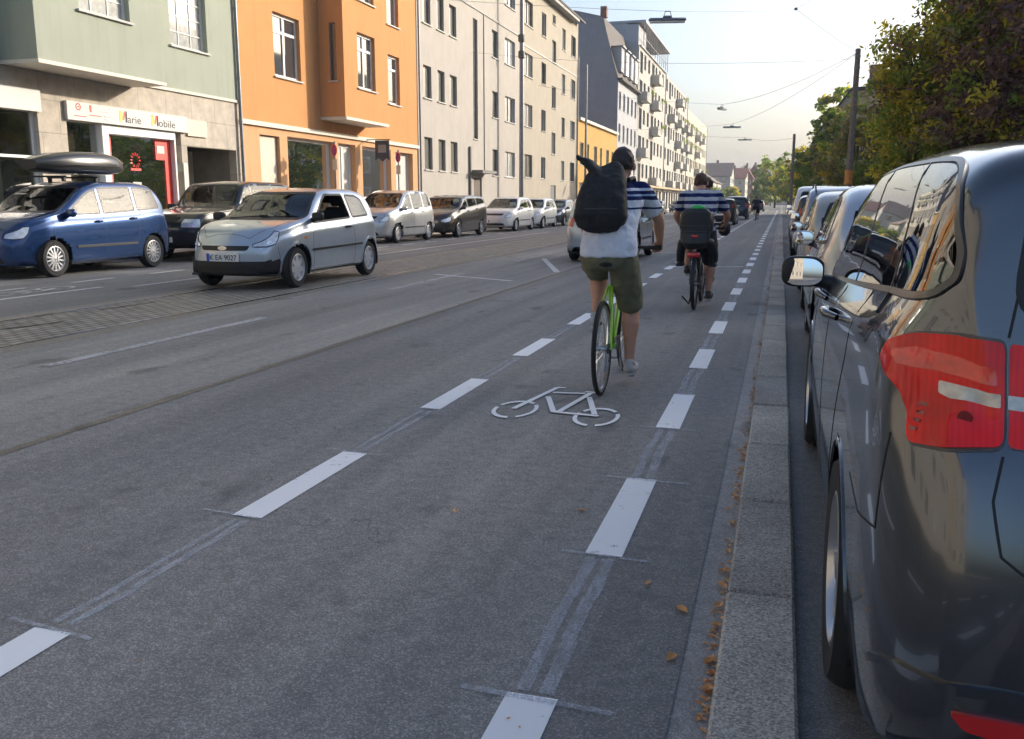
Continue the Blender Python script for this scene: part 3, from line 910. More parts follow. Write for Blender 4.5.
def generic_car(name, S, x, y, rz, label, paint, group=None, kind='mpv', res=.05, cat='car', plate=None, doors=2, roof_rails=False, glass=None, clad=None, lamp='lens_clear', front=True, detail=True):
    if clad: S['clad'] = clad
    c = Car(name, S, x, y, rz, label, cat, group, res)
    if S.get('scale'): c.root.scale = (S['scale'],)*3
    L = S['L']; w0, w1, tr, tf = S['tw0'], S['tw1'], S['tr'], S['tf']
    g = glass or M['glass']
    B = c.belt; T = c.top
    def edge(t): return T(t) - .10*min(1, (T(t)-B(t))/.4) - .015
    # side windows from the shape of the car
    rear = {'mpv': .42*L/4.2, 'hatch': .5*L/3.92, 'estate': .42, 'suv': .35}[kind]
    fb = w1 - .22
    if kind == 'hatch' and doors == 1: cuts = [rear+.08, 1.22*L/3.92, fb]
    else: cuts = [rear+.05, tr+.42, (tr+.42+w0-.05)/2+.38, fb] if kind in ('estate', 'mpv', 'suv') else [rear+.1, tr+.62, fb]
    wins = []
    for i in range(len(cuts)-1):
        a, b = cuts[i], cuts[i+1]
        g_ = .035
        lo = lambda t: B(t)+.035
        P = []
        if i == 0:
            P += [(a+.02, lo(a)), (b-g_, lo(b)), (b-g_, edge(b-g_)), (a+.32, edge(a+.32)), (a+.14, min(edge(a+.14), edge(a+.32)-.035))]
        elif i == len(cuts)-2:
            P += [(a+g_, lo(a)), (b, lo(b)+.02), (b-.09, lo(b)+.05), (w0+.12, edge(w0+.12)-.03), (w0-.15, edge(w0-.15)-.005), (a+g_, edge(a+g_))]
        else:
            P += [(a+g_, lo(a)), (b-g_, lo(b)), (b-g_, edge(b-g_)), (a+g_, edge(a+g_))]
        wins.append(P)
    c.windows(wins, g, open_idx=S.get('open_idx', ()), ring=.03)
    # windscreen, rear screen
    zt = T(w0)-.035; zb = T(w1)-.02 + .0
    hw = c.hw
    xt = hw-.045-S['tum']*(zt-B(w0))-.11; xb = hw-.16
    c.screen('F', [(-xb, zb), (xb, zb), (xt, zt-.01), (-xt, zt-.01)], g, .035)
    zr1 = T(.45*L/4.2)-.05 if kind != 'suv' else 1.58; zr0 = B(.2)+.06
    c.screen('R', [(-hw+.20, zr0), (hw-.20, zr0), (hw-.30, zr1), (-hw+.30, zr1)], g, .035, 'rear_window')
    zl = B(L-.22)
    # headlamps and tail lamps
    for sd in (1, -1):
        if kind == 'suv': P = [(.24, .72), (.62, .72), (.62, .90), (.22, .90)]
        else: P = [(-.05, zl+.03), (.06, zl-.08), (.22, zl-.15), (.46, zl-.17), (.60, zl-.16), (.62, zl-.08), (.46, zl-.03), (.2, zl+.03)]
        h = c.panel('headlamp', 'CF', P, M[lamp], .008, sd, .03, sub=.04, skirt=.012)
        c.strip('lamp_gap', 'CF', roundpoly(P, .03), M['ink'], .014, .009, sd, parent=h, closed=True)
        zt_ = B(.1)
        if kind in ('mpv', 'estate', 'suv'): P = [(.08, zt_-.14), (.36, zt_-.16), (.36, zt_+.0), (.30, zt_+.10), (.22, zt_+.22) if kind != 'estate' else (.3, zt_+.03), (.12, zt_+.20) if kind != 'estate' else (.1, zt_+.04)]
        else: P = [(.12, zt_-.16), (.36, zt_-.14), (.34, zt_+.02), (.14, zt_+.05)]
        c.panel('tail_lamp', 'CR', P, M['lens_red'], .008, sd, .03, sub=.04, skirt=.012)
    # grille, lower intake
    c.panel('grille', 'F', [(-.36, zl-.07), (.36, zl-.07), (.42, zl+.015), (-.42, zl+.015)], M['black'], .005, 1, .03)
    c.panel('lower_intake', 'F', [(-.5, .27), (.5, .27), (.42, .38), (-.42, .38)], M['black'], .005, 1, .03)
    if front is not None:
        c.plate('F', .47, plate)
        c.plate('R', .52 if kind == 'suv' else .50 if kind == 'hatch' else .78*S['top'][6][1]/1.58 if kind == 'mpv' else .62, None)
    mk = M['black'] if S.get('mirror_black') else paint
    c.mirror(w1-.30, B(w1-.3)+.055, mk)
    if detail:
        sl = []
        dd = [cuts[-2]]
        if len(cuts) > 3: dd.append(cuts[1])
        zs = S['r']-.07
        dd = [cuts[-2], w1+.05] + ([tr+.47] if not (kind == 'hatch' and doors == 1) else [])
        for q in dd[:2]: sl.append(('S', [(q, .26), (q, B(q)-.02)], 0))
        if len(dd) > 2: sl.append(('S', [(dd[2]+.02, .40), (dd[2]-.02, .62), (dd[2]-.12, B(dd[2])-.02)], 0))
        sl.append(('S', [(dd[1], .26), (tr+.42 if len(dd) > 2 else dd[0], .26)], 0))
        sl.append(('T', [(-.66, w1+.12), (-.60, L-.25), (-.38, L-.15), (.38, L-.15), (.60, L-.25), (.66, w1+.12)], 1))
        sl.append(('CR', [(.37, .42), (.37, B(.1)+.05)], 0))
        c.seams(sl)
        c.handle(cuts[-2]+.16, B(cuts[-2])-.10, mk if False else paint)
        if len(dd) > 2: c.handle(dd[2]+.1, B(dd[2])-.10, paint)
        for sd in (1, -1):
            c.strip('side_moulding', 'S', [(tr+.5, .50), (tf-.48, .50)], M['black'], .045, .012, sd)
    if roof_rails:
        m = MB()
        for sd in (1, -1):
            xr = hw-.05-S['tum']*(T(1.5)-B(1.5))-.05
            pts = [(sd*(xr), t-L/2, T(t)+.0-(.03 if t not in (cuts[0]+.2,) else 0)+.055*math.sin(math.pi*min(1, max(.12, (t-.5)/(w0-.6))))**.3) for t in [.5+(w0-.5)*i/10 for i in range(11)]]
            m.tube(pts, .014, 6)
        m.build('roof_rails', M['black'], c.root, 50)
    c.finish(paint)
    return c

PT = {}
def paint(n, c, metal=.5, rough=.3):
    if n not in PT: PT[n] = carpaint('paint_'+n, c, metal, rough)
    return PT[n]

# ------------------------------------------------------------------ the near estate car
def build_near_estate():
    S = S_focus(); S['nsp'] = 7; S['open'] = True; S['rimmat'] = 'alloy'; S['mtilt'] = -.26; S['ztilt'] = .07; S['open'] = False
    c = Car('parked_car', S, 1.107, 3.86, 0, 'dark grey estate car parked nearest at the right, red rear lamp cut by the edge', 'car', 'cars parked along the right kerb', .022)
    P = paint('graphite', (.10,.104,.11), .9, .17)
    B, T = c.belt, c.top; L = c.L
    outer = smoothloop([(.262, 1.20), (.34, 1.17), (.7, 1.148), (1.2, 1.112), (1.8, 1.072), (2.5, 1.03), (3.1, 1.0), (3.30, 1.0), (3.22, 1.07), (3.0, 1.20), (2.74, 1.35), (2.5, 1.425), (2.2, 1.45), (1.7, 1.457), (1.1, 1.448), (.66, 1.438), (.44, 1.42), (.325, 1.37), (.268, 1.29), (.250, 1.235)], 5)
    ins = offpoly(outer, -.014)
    A0, A1, B0, B1 = (.66, 1.10), (.90, 1.48), (1.72, 1.02), (1.86, 1.50)
    g_ = .022
    sh_ = lambda p, d: (p[0]+d, p[1])
    w_r = clip(ins, sh_(A0, -g_), sh_(A1, -g_)); w_m = clip(clip(ins, sh_(A1, g_), sh_(A0, g_)), sh_(B0, -g_*1.6), sh_(B1, -g_*1.6)); w_f = clip(ins, sh_(B1, g_*2), sh_(B0, g_*2))
    for sd in (1, -1):
        ws = [w_r, w_m, w_f]
        c.panel('window_surround', 'S', outer, M['black'], .003, sd, 0, holes=ws, sub=.05)
        for w in ws:
            c.holes.append(('S', sd, offpoly(w, .010)))
            c.panel('side_window', 'S', offpoly(w, .006), M['glass_focus'], .0045, sd, 0, skirt=.004, sub=.05)
        c.strip('window_trim', 'S', outer, M['trimgrey'], .016, .006, sd, closed=True, step=.025)
        c.strip('pillar_line', 'S', [A0, (A0[0]+.22, 1.44)], M['trimgrey'], .010, .006, sd)
        c.strip('pillar_line', 'S', [(1.745, 1.075), (1.848, 1.45)], M['trimgrey'], .014, .006, sd)
    c.screen('F', [(-.72, 1.06), (.72, 1.06), (.60, 1.43), (-.60, 1.43)], M['glass'], .035)
    # rear screen
    c.screen('R', [(-.70, 1.15), (.70, 1.15), (.67, 1.40), (-.67, 1.40)], M['glass_dark'], .05, 'rear_window')
    lens = M['lens_focus']
    for sd in (1, -1):
        P1 = [(-.045, 1.055), (-.03, 1.082), (.04, 1.105), (.15, 1.112), (.272, 1.105), (.328, .93), (.2, .915), (.115, .912), (.095, .96), (.055, 1.0), (-.01, 1.03)]
        P2 = [(.284, 1.105), (.38, 1.10), (.48, 1.09), (.53, 1.05), (.53, .97), (.48, .925), (.34, .93)]
        t = c.panel('tail_lamp', 'CR', P1, lens, .012, sd, .02, sub=.03, skirt=.02)
        c.panel('lamp_rim', 'CR', offpoly(roundpoly(P1, .02), .006), M['trimgrey'], .004, sd, 0, holes=[offpoly(roundpoly(P1, .02), -.003)], sub=.03, parent=t)
        t2 = c.panel('tail_lamp', 'CR', P2, lens, .012, sd, .015, sub=.03, skirt=.02)
        c.panel('reversing_lamp', 'CR', [(.14, 1.03), (.29, 1.017), (.297, .993), (.17, 1.001), (.145, 1.009)], M['lens_reverse'], .0135, sd, .004, sub=.03, skirt=.003, parent=t)
        c.panel('reversing_lamp', 'CR', [(.31, 1.017), (.47, 1.012), (.45, .99), (.316, .993)], M['lens_reverse'], .0135, sd, .004, sub=.03, skirt=.003, parent=t2)
        c.panel('indicator_lamp', 'CR', [(.0, 1.068), (.06, 1.082), (.16, 1.075), (.262, 1.06), (.278, 1.03), (.12, 1.047), (.03, 1.047)], M['lens_orange'], .0132, sd, .01, sub=.03, skirt=.002, parent=t)
        k = MB(); q, n_ = c.hit('CR', (.22, .968), sd); q = q + n_*.0135
        pts = []
        a = n_.cross(Vector((0, 0, 1))).normalized()
        k.v = [q] + [q + a*(.013*math.cos(i*math.pi/8)) + Vector((0, 0, .013*math.sin(i*math.pi/8))) for i in range(16)]
        for i in range(16): k.f.append([0, 1+i, 1+(i+1) % 16]); k.m.append(0)
        k.build('bulb_socket', M['lens_deep'], t)
        for j in range(4):
            c.panel('reflector_rib', 'CR', [(.115, .935+j*.015), (.133, .934+j*.015), (.133, .94+j*.015), (.115, .941+j*.015)], M['lens_deep'], .0133, sd, .002, sub=.03, skirt=.002, parent=t)
        # bumper reflector
        c.panel('bumper_reflector', 'CR', [(.31, .462), (.52, .468), (.54, .435), (.46, .425), (.34, .432)], M['lens_red'], .010, sd, .012, sub=.03, skirt=.014)
        c.panel('headlamp', 'CF', [(.02, .80), (.2, .66), (.40, .62), (.43, .70), (.3, .76)], M['lens_clear'], .008, sd, .03, sub=.04)
    c.panel('grille', 'F', [(-.5, .3), (.5, .3), (.56, .52), (-.56, .52)], M['black'], .005, 1, .05)
    c.plate('F', .58); c.plate('R', .83)
    c.mirror(3.08, .985, M['black'], (.20, .12, .15), .13)
    sl = []
    sl.append(('S', [(2.13, .25), (2.13, .7), (2.06, 1.04)], 0))
    sl.append(('S', [(3.21, .25), (3.23, .7), (3.26, .98)], 0))
    sl.append(('S', [(2.13, .25), (3.21, .25)], 0)); sl.append(('S', [(1.48, .25), (2.13, .25)], 0))
    sl.append(('S', [(1.48, .25), (1.44, .50), (1.28, .74), (1.12, .92), (1.08, 1.12)], 0))
    sl.append(('T', [(-.70, 3.5), (-.66, 4.15), (-.4, 4.36), (.4, 4.36), (.66, 4.15), (.70, 3.5)], 1))
    # tailgate gap
    sl.append(('CR', [(.334, .915), (.334, .84), (.37, .75), (.44, .715), (.5, .70)], 0))
    sl.append(('CR', [(.278, 1.115), (.276, 1.2), (.275, 1.27), (.29, 1.38)], 0))
    sl.append(('R', [(-.50, .70), (.50, .70)], 1))
    # bumper to wing gap
    sl.append(('S', [(.26, .915), (.265, .72), (.45, .69), (.66, .715)], 0))
    c.seams(sl, M['ink'], .0055)
    c.strip('fuel_flap_gap', 'S', roundpoly([(.74, .80), (.90, .80), (.90, .96), (.74, .96)], .05), M['ink'], .005, .001, 1, closed=True)
    c.handle(1.80, .96, P); c.handle(2.75, .93, P)
    # sculpted lower door crease and bumper crease
    for sd in (1, -1):
        c.strip('bumper_crease', 'CR', [(.035, .445), (.08, .465), (.18, .495), (.4, .51), (.5, .51)], P, .02, .009, sd, step=.02)
        for tw in (S['tr'], S['tf']):
            c.strip('arch_lip', 'S', [(tw+S['ra']*1.012*math.cos(a), S['r']+S['ra']*1.012*math.sin(a)) for a in [math.pi*(i/24*1.2-.1) for i in range(25)]], P, .014, .004, sd, step=.02)
    # roof rail on each side
    c.finish(P)
    return c
M['glass_focus'] = glassmat('near_car_glass', (.22,.25,.25), 2.3)
def lensmat():
    m, nt, b = newmat('tail_lens')
    co = coord(nt)
    w = N(nt, 'ShaderNodeTexNoise'); w.inputs['Scale'].default_value = 9
    nt.links.new(co, w.inputs['Vector'])
    wv = N(nt, 'ShaderNodeTexWave'); wv.inputs['Scale'].default_value = 30; wv.inputs['Distortion'].default_value = .4
    nt.links.new(co, wv.inputs['Vector'])
    c = ramp(nt, w.outputs['Fac'], [(.3, (.6,.001,.001)), (.6, (.95,.002,.002))])
    nt.links.new(mix(nt, .12, c, mix(nt, 1, c, wv.outputs['Color'], 'MULTIPLY')), b.inputs['Base Color'])
    b.inputs['Roughness'].default_value = .3; b.inputs['Specular IOR Level'].default_value = .2; b.inputs['Coat Weight'].default_value = .55; b.inputs['Coat Roughness'].default_value = .015
    b.inputs['Subsurface Weight'].default_value = 0
    return m
M['lens_focus'] = lensmat()
M['lens_reverse'] = plain('lens_reverse', (.5,.47,.42), .12, .3, 1, var=.25, vscale=40)
M['lens_orange'] = plain('lens_orange', (.8,.025,.012), .15, 0, 1, var=.25, vscale=35)
M['lens_deep'] = plain('lens_deep', (.22,.004,.004), .2, 0, 1)

def build_cars():
    build_near_estate()
    GR = 'cars parked along the right kerb'; GL = 'cars parked along the left kerb'; GT = 'cars driving away down the street'
    # right-hand row, backs to us
    generic_car('parked_car', S_hatch(4.1, 1.50, 1.72), 1.12, 8.62, 0, 'pale silver hatchback parked directly in front of the dark grey estate', paint('silver2', (.50,.51,.53), .7), GR, 'hatch', .05)
    generic_car('parked_car', S_mpv(4.4, 1.50, 1.76), 1.14, 13.4, 0, 'beige metallic compact van with orange rear lamps, second ahead of the dark estate', paint('beige', (.40,.37,.32), .5), GR, 'mpv', .06)
    generic_car('parked_car', S_mpv(4.5, 1.63, 1.8), 1.2, 18.6, 0, 'taller blue-grey people carrier standing behind the beige compact van', paint('bluegrey', (.28,.30,.34), .6), GR, 'mpv', .07, roof_rails=True)
    generic_car('parked_car', S_estate(4.5, 1.49, 1.77), 1.15, 24.6, 0, 'dark estate car parked between the tall people carrier and a white van', paint('darkblue', (.02,.03,.06), .5), GR, 'estate', .08)
    generic_car('parked_car', S_mpv(4.6, 1.82, 1.84), 1.18, 30.2, 0, 'white high-roofed van far up the right-hand row', paint('white', (.72,.72,.71), .0), GR, 'mpv', .09)
    generic_car('parked_car', S_hatch(3.9, 1.46, 1.7), 1.12, 36.0, 0, 'farthest car of the right-hand row, light grey hatchback beyond the white van', paint('lightgrey', (.45,.46,.47), .5), GR, 'hatch', .09)
    # left-hand row, facing us
    P_ = math.pi
    blue = paint('blue', (.010,.045,.15), .55, .25)
    S = S_mpv(4.2, 1.66, 1.8)
    b = generic_car('parked_car', S, -13.42, 14.66, P_, 'dark blue compact van with a black roof box, parked before the shop at left', blue, GL, 'mpv', .035, plate=None)
    for yy in (-.25, .55):
        m = MB(); m.bbox((0, yy, 1.71), (1.16, .05, .03), .01)
        for sx in (-.52, .52): m.bbox((sx, yy, 1.665), (.06, .08, .08), .015)
        m.build('roof_bar', M['black'], b.root, 40)
    # roof box
    b.root.scale = (1.05, 1.04, 1.06)
    rb = MB(); nx_, ny_ = 24, 40
    for j in range(ny_+1):
        v = -1+2*j/ny_
        for i in range(nx_):
            a = 2*math.pi*i/nx_
            ww = .45*(1-abs(v)**3.2*.5)*(1-.18*max(0, v)); ht = .27*(1-abs(v)**3*.5)*(1-.12*v-.25*max(0, v)**2)
            ca, sa = math.cos(a), math.sin(a)
            x = math.copysign(abs(ca)**.55, ca)*ww; z = math.copysign(abs(sa)**.6, sa)
            z = z*ht if z > 0 else z*.17*(1-abs(v)**4*.5)
            rb.v.append(Vector((x, v*1.13, z)))
    for j in range(ny_):
        for i in range(nx_):
            rb.f.append([j*nx_+i, j*nx_+(i+1) % nx_, (j+1)*nx_+(i+1) % nx_, (j+1)*nx_+i]); rb.m.append(0)
    rb.f.append(list(range(nx_))[::-1]); rb.m.append(0); rb.f.append([ny_*nx_+i for i in range(nx_)]); rb.m.append(0)
    bx = rb.build('roof_box', plain('roofbox_black', (.02,.02,.021), .28, 0, .6), None, 40)
    tag(bx, 'glossy black roof box carried on the bars of the dark blue compact van', 'roof box')
    bx.location = (-13.30, 14.85, 2.03); bx.rotation_euler = (0, 0, P_)
    g = MB(); g.tube([(math.copysign(abs(math.cos(a))**.55, math.cos(a))*.455*(1-abs(math.sin(a))**3*.3), math.copysign(abs(math.sin(a))**.6, math.sin(a))*1.12, 0) for a in [i*math.pi/24 for i in range(48)]], .008, 6, closed=True)
    g.build('lid_seam', M['ink'], bx)
    def suvclad(t, x, z): return z < .62
    S = S_suv(); S['mirror_black'] = True; S['scale'] = 1.07
    generic_car('parked_car', S, -13.4, 19.8, P_, 'black off-road car with square headlamps parked between the blue van and the silver van', paint('blackgreen', (.02,.023,.022), .3), GL, 'suv', .045, clad=suvclad)
    generic_car('parked_car', S_mpv(4.4, 1.75, 1.76), -12.9, 29.0, P_, 'silver people carrier parked in front of the white doorway of the orange house', paint('silver', (.55,.56,.57), .6), GL, 'mpv', .05)
    generic_car('parked_car', S_estate(4.7, 1.58, 1.8), -12.7, 34.3, P_, 'dark brown estate car parked before the windows of the cream house', paint('brown', (.045,.035,.03), .6), GL, 'estate', .05)
    generic_car('parked_car', S_hatch(4.3, 1.58, 1.76), -12.5, 41.6, P_, 'white hatchback with a dark grille parked beside the tall grey pole', paint('white', (.72,.72,.71), .0), GL, 'hatch', .06)
    generic_car('parked_car', S_hatch(4.1, 1.55, 1.72), -12.5, 46.6, P_, 'second white hatchback, next behind the white one parked by the tall grey pole', paint('white', (.72,.72,.71), .0), GL, 'hatch', .07)
    generic_car('parked_car', S_hatch(4.1, 1.5, 1.72), -12.5, 51.4, P_, 'dark blue-grey hatchback parked just left of the nearer cyclist', paint('slate', (.05,.06,.08), .5), GL, 'hatch', .07)
    generic_car('parked_car', S_mpv(4.3, 1.66, 1.78), -12.9, 68, P_, 'white compact van parked on the left, seen between the two cyclists', paint('white', (.72,.72,.71), .0), GL, 'mpv', .08)
    generic_car('parked_car', S_hatch(4.1, 1.5, 1.72), -12.9, 78, P_, 'small silver hatchback beyond the white compact van on the left', paint('silver2', (.5,.51,.53), .7), GL, 'hatch', .09)
    # the oncoming silver three-door
    S = S_fiesta(); S['open_idx'] = (1,); S['open_sd'] = -1; S['mirror_black'] = True; S['steer'] = 0
    S['swx'] = -.38
    def fclad(t, x, z): return (z < .42 and t > 3.42) or (z < .40 and t < .3)
    fx, fy = -8.17, 12.28+3.92/2-.16
    c = Car('driving_car', S, fx, fy, P_, 'silver three-door car driving towards us over the tram track, driver window open', 'car', None, .028)
    c.S['clad'] = fclad; c.root.scale = (1.06, 1.04, 1.09)
    P = paint('fiesta_silver', (.46,.51,.57), .6, .3)
    B, T = c.belt, c.top; L = c.L
    wins = [[(.62, 1.015), (1.24, .985), (1.30, 1.345), (.92, 1.335), (.74, 1.27)], [(1.33, .98), (2.62, .925), (2.5, 1.0), (2.12, 1.27), (1.95, 1.35), (1.39, 1.352)]]
    c.windows(wins, M['glass'], .03, open_idx=(1,))
    c.screen('F', [(-.72, .985), (.72, .985), (.56, 1.375), (-.56, 1.375)], M['glass'], .035)
    c.screen('R', [(-.62, 1.02), (.62, 1.02), (.52, 1.33), (-.52, 1.33)], M['glass'], .035, 'rear_window')
    for sd in (1, -1):
        h = c.panel('headlamp', 'CF', [(-.05, .81), (.03, .72), (.18, .645), (.42, .61), (.60, .61), (.62, .645), (.46, .71), (.24, .785), (.06, .825)], M['lens_clear'], .008, sd, .02, sub=.03, skirt=.012)
        c.panel('lamp_reflector', 'CF', [(.30, .65), (.42, .635), (.42, .685), (.31, .71)], M['chrome'], .0095, sd, .02, sub=.03, skirt=.003, parent=h)
        c.strip('lamp_gap', 'CF', [(-.05, .81), (.03, .72), (.18, .645), (.42, .61), (.60, .61), (.62, .645), (.46, .71), (.24, .785), (.06, .825)], M['ink'], .014, .009, sd, parent=h, closed=True)
        c.panel('side_indicator', 'S', [(2.93, .70), (3.0, .70), (3.0, .735), (2.93, .735)], M['lens_amber'], .006, sd, .01, sub=.03)
        c.panel('tail_lamp', 'CR', [(.14, .86), (.30, .86), (.26, 1.2), (.2, 1.2)], M['lens_red'], .008, sd, .03, sub=.04)
        c.strip('side_moulding', 'S', [(1.02, .56), (2.80, .535)], M['black'], .035, .012, sd)
    gr = c.panel('grille', 'F', [(-.40, .625), (.40, .625), (.36, .56), (-.36, .56)], M['black'], .006, 1, .03, sub=.03)
    bd = MB(); p, _ = c.hit('F', (0, .595))
    bd.v = [Vector((.075*math.cos(a), p.y+.012, .595+.03*math.sin(a))) for a in [i*math.pi/10 for i in range(20)]] + [Vector((.075*math.cos(a), p.y-.01, .595+.03*math.sin(a))) for a in [i*math.pi/10 for i in range(20)]]
    bd.f = [list(range(20))] + [[i, 20+i, 20+(i+1) % 20, (i+1) % 20] for i in range(20)]; bd.m = [0]*21
    bd.build('oval_badge', M['chrome'], gr)
    c.panel('lower_intake', 'F', [(-.5, .27), (.5, .27), (.46, .35), (-.46, .35)], M['ink'], .005, 1, .03)
    c.plate('F', .465, 'K EA 9027'); c.plate('R', .6)
    c.mirror(2.62, .99, M['black'], (.19, .1, .13), .11)
    c.seams([('S', [(1.30, .26), (1.28, .6), (1.31, .95)], 0), ('S', [(2.72, .26), (2.74, .6), (2.70, .86)], 0), ('S', [(1.30, .25), (2.72, .25)], 0),
             ('T', [(-.64, 3.05), (-.60, 3.45), (-.36, 3.76), (.36, 3.76), (.60, 3.45), (.64, 3.05)], 1), ('CF', [(.05, .44), (.1, .60)], 0)])
    for sd in (1, -1):
        c.strip('arch_lip', 'S', [(S['tf']+S['ra']*1.04*math.cos(a), S['r']+S['ra']*1.04*math.sin(a)) for a in [math.pi*(i/24*1.16-.08) for i in range(25)]], P, .03, .012, sd, step=.02)
        c.strip('arch_lip', 'S', [(S['tr']+S['ra']*1.04*math.cos(a), S['r']+S['ra']*1.04*math.sin(a)) for a in [math.pi*(i/24*1.16-.08) for i in range(25)]], P, .03, .012, sd, step=.02)
    c.handle(1.52, .84, M['black'])
    # wipers, aerial
    w = MB()
    for a, b_ in (((.45, 2.98), (-.15, 2.86)), ((-.1, 2.98), (-.62, 2.78))):
        pts = []
        for k in range(6):
            u = k/5; x = a[0]+(b_[0]-a[0])*u; t = a[1]+(b_[1]-a[1])*u
            hh, n_ = c.hit('T', (x, t)); pts.append(hh+n_*.015)
        w.tube(pts, .007, 5)
    w.build('wipers', M['black'], c.root)
    a = MB(); a.tube([(0, 2.0-L/2, 1.42), (0, 1.75-L/2, 1.62)], .005, 5); a.build('aerial', M['black'], c.root)
    c.finish(P)
    J = dict(pelvis=(-.38, -.02, .46), waist=(-.38, -.10, .62), chest=(-.38, -.17, .84), neck=(-.38, -.18, .99), head=(-.38, -.14, 1.12),
             shR=(-.20, -.14, .93), elR=(-.16, .08, .74), wrR=(-.24, .30, .86), handR=(-.26, .36, .88), shL=(-.56, -.14, .93), elL=(-.60, .08, .76), wrL=(-.52, .30, .86), handL=(-.50, .36, .88),
             hipR=(-.30, .02, .46), knR=(-.27, .42, .58), anR=(-.28, .74, .32), hipL=(-.46, .02, .46), knL=(-.50, .42, .58), anL=(-.50, .74, .32))
    person('driver in dark clothes seen through the open window of the silver three-door car', fx, fy, P_, J, plain('driver_shirt', (.03,.03,.035), .9), plain('driver_trousers', (.03,.03,.05), .9), M['black'], M['hair'], build=.9, vox=.013)
    # traffic going our way
    generic_car('driving_car', S_mpv(4.0, 1.52, 1.74), -3.9, 22.0, 0, 'silver-grey small car driving away, half hidden behind the nearer cyclist', paint('fiesta_silver', (.36,.41,.47), .65, .3), GT, 'mpv', .05).root.scale = (.93, 1, 1)
    generic_car('driving_car', S_estate(4.5, 1.50, 1.78), -3.4, 56, 0, 'black car just to the right of the farther cyclist, driving away', paint('black', (.012,.012,.014), .3), GT, 'estate', .09)
    generic_car('driving_car', S_suv(), -3.3, 73, 0, 'dark boxy off-road car driving away behind the black car', paint('navy', (.015,.02,.035), .3), GT, 'suv', .09)
    generic_car('driving_car', S_hatch(), -4.2, 108, 0, 'dark red small car far off in the traffic lane', paint('red', (.25,.02,.02), .3), GT, 'hatch', .12)
    generic_car('driving_car', S_estate(), -3.1, 128, 0, 'faraway grey car at the head of the traffic, under the traffic light', paint('slate', (.05,.06,.08), .5), GT, 'estate', .14)
    generic_car('parked_car', S_hatch(), -12.8, 98, P_, 'distant dark hatchback parked before the balcony block', paint('black', (.012,.012,.014), .3), GL, 'hatch', .14)
    generic_car('parked_car', S_hatch(), -12.8, 118, P_, 'distant blue hatchback, last of the left-hand parked row', paint('blue', (.010,.045,.15), .55, .25), GL, 'hatch', .14)
# ------------------------------------------------------------------ buildings
class Fac:
    """local frame: u along the facade, v up, n outward"""
    def __init__(s, root, O, U, Nn):
        s.root = root; s.O = Vector(O); s.U = Vector(U); s.N = Vector(Nn); s.Z = Vector((0, 0, 1))
    def P(s, u, v, n=0): return s.O + s.U*u + s.Z*v + s.N*n
    def box(s, m, u0, u1, v0, v1, n0, n1):
        b = len(m.v)
        m.v += [s.P(u, v, n) for n in (n0, n1) for v in (v0, v1) for u in (u0, u1)]
        for f in ((0,1,3,2), (4,6,7,5), (0,4,5,1), (2,3,7,6), (0,2,6,4), (1,5,7,3)):
            m.f.append([b+i for i in f]); m.m.append(m.cm)
    def wall(s, m, u0, u1, v0, v1, ops, n=0, depth=.18, back=.3, sides=True):
        us = sorted({u0, u1, *[o[0] for o in ops], *[o[1] for o in ops]}); us = [u for u in us if u0-1e-6 <= u <= u1+1e-6]
        vs = sorted({v0, v1, *[o[2] for o in ops], *[o[3] for o in ops]}); vs = [v for v in vs if v0-1e-6 <= v <= v1+1e-6]
        for i in range(len(us)-1):
            for j in range(len(vs)-1):
                cu, cv = (us[i]+us[i+1])/2, (vs[j]+vs[j+1])/2
                if any(o[0] < cu < o[1] and o[2] < cv < o[3] for o in ops): continue
                m.add([s.P(us[i], vs[j], n), s.P(us[i+1], vs[j], n), s.P(us[i+1], vs[j+1], n), s.P(us[i], vs[j+1], n)], [(0,1,2,3)])
        for (a, b, c, d) in [o[:4] for o in ops]:
            q = [(a, c), (b, c), (b, d), (a, d)]
            for i in range(4):
                p, r = q[i], q[(i+1) % 4]
                m.add([s.P(p[0], p[1], n), s.P(r[0], r[1], n), s.P(r[0], r[1], n-depth), s.P(p[0], p[1], n-depth)], [(3,2,1,0)])
    def window(s, a, b, c, d, n=0, depth=.18, frame=None, pane=None, mull='v', sill=True, fw=.06, name='window', label=None, parent=None, blinds=False):
        f = MB(); n0 = n-depth-.02; n1 = n-depth+.045
        s.box(f, a, b, c, c+fw, n0, n1); s.box(f, a, b, d-fw, d, n0, n1)
        s.box(f, a, a+fw, c+fw, d-fw, n0, n1); s.box(f, b-fw, b, c+fw, d-fw, n0, n1)
        if 'v' in mull: mu = (a+b)/2; s.box(f, mu-fw*.55, mu+fw*.55, c+fw, d-fw, n0, n1-.004)
        if 't' in mull: tv = c+(d-c)*.72; s.box(f, a+fw, b-fw, tv-fw*.5, tv+fw*.5, n0, n1-.008)
        if 'g' in mull:
            for k in range(1, 4): s.box(f, a+fw, b-fw, c+(d-c)*k/4-.012, c+(d-c)*k/4+.012, n0+.01, n1-.02)
            for k in range(1, 3): s.box(f, a+(b-a)*k/3-.012, a+(b-a)*k/3+.012, c+fw, d-fw, n0+.012, n1-.022)
        w = f.build(name, frame or M['wframe'], parent or s.root)
        p = MB(); s.box(p, a+fw*.6, b-fw*.6, c+fw*.6, d-fw*.6, n0+.005, n0+.022); p.build('pane', pane or M['wpane'], w)
        if sill:
            q = MB(); s.box(q, a-.07, b+.07, c-.05, c-.002, n-depth, n+.07); q.build('sill', M['sill'], w)
        if label: w['label'] = label
        return w

def lapped(m, F, u0, u1, v0, v1, n0, n1): F.box(m, u0, u1, v0, v1, n0, n1)

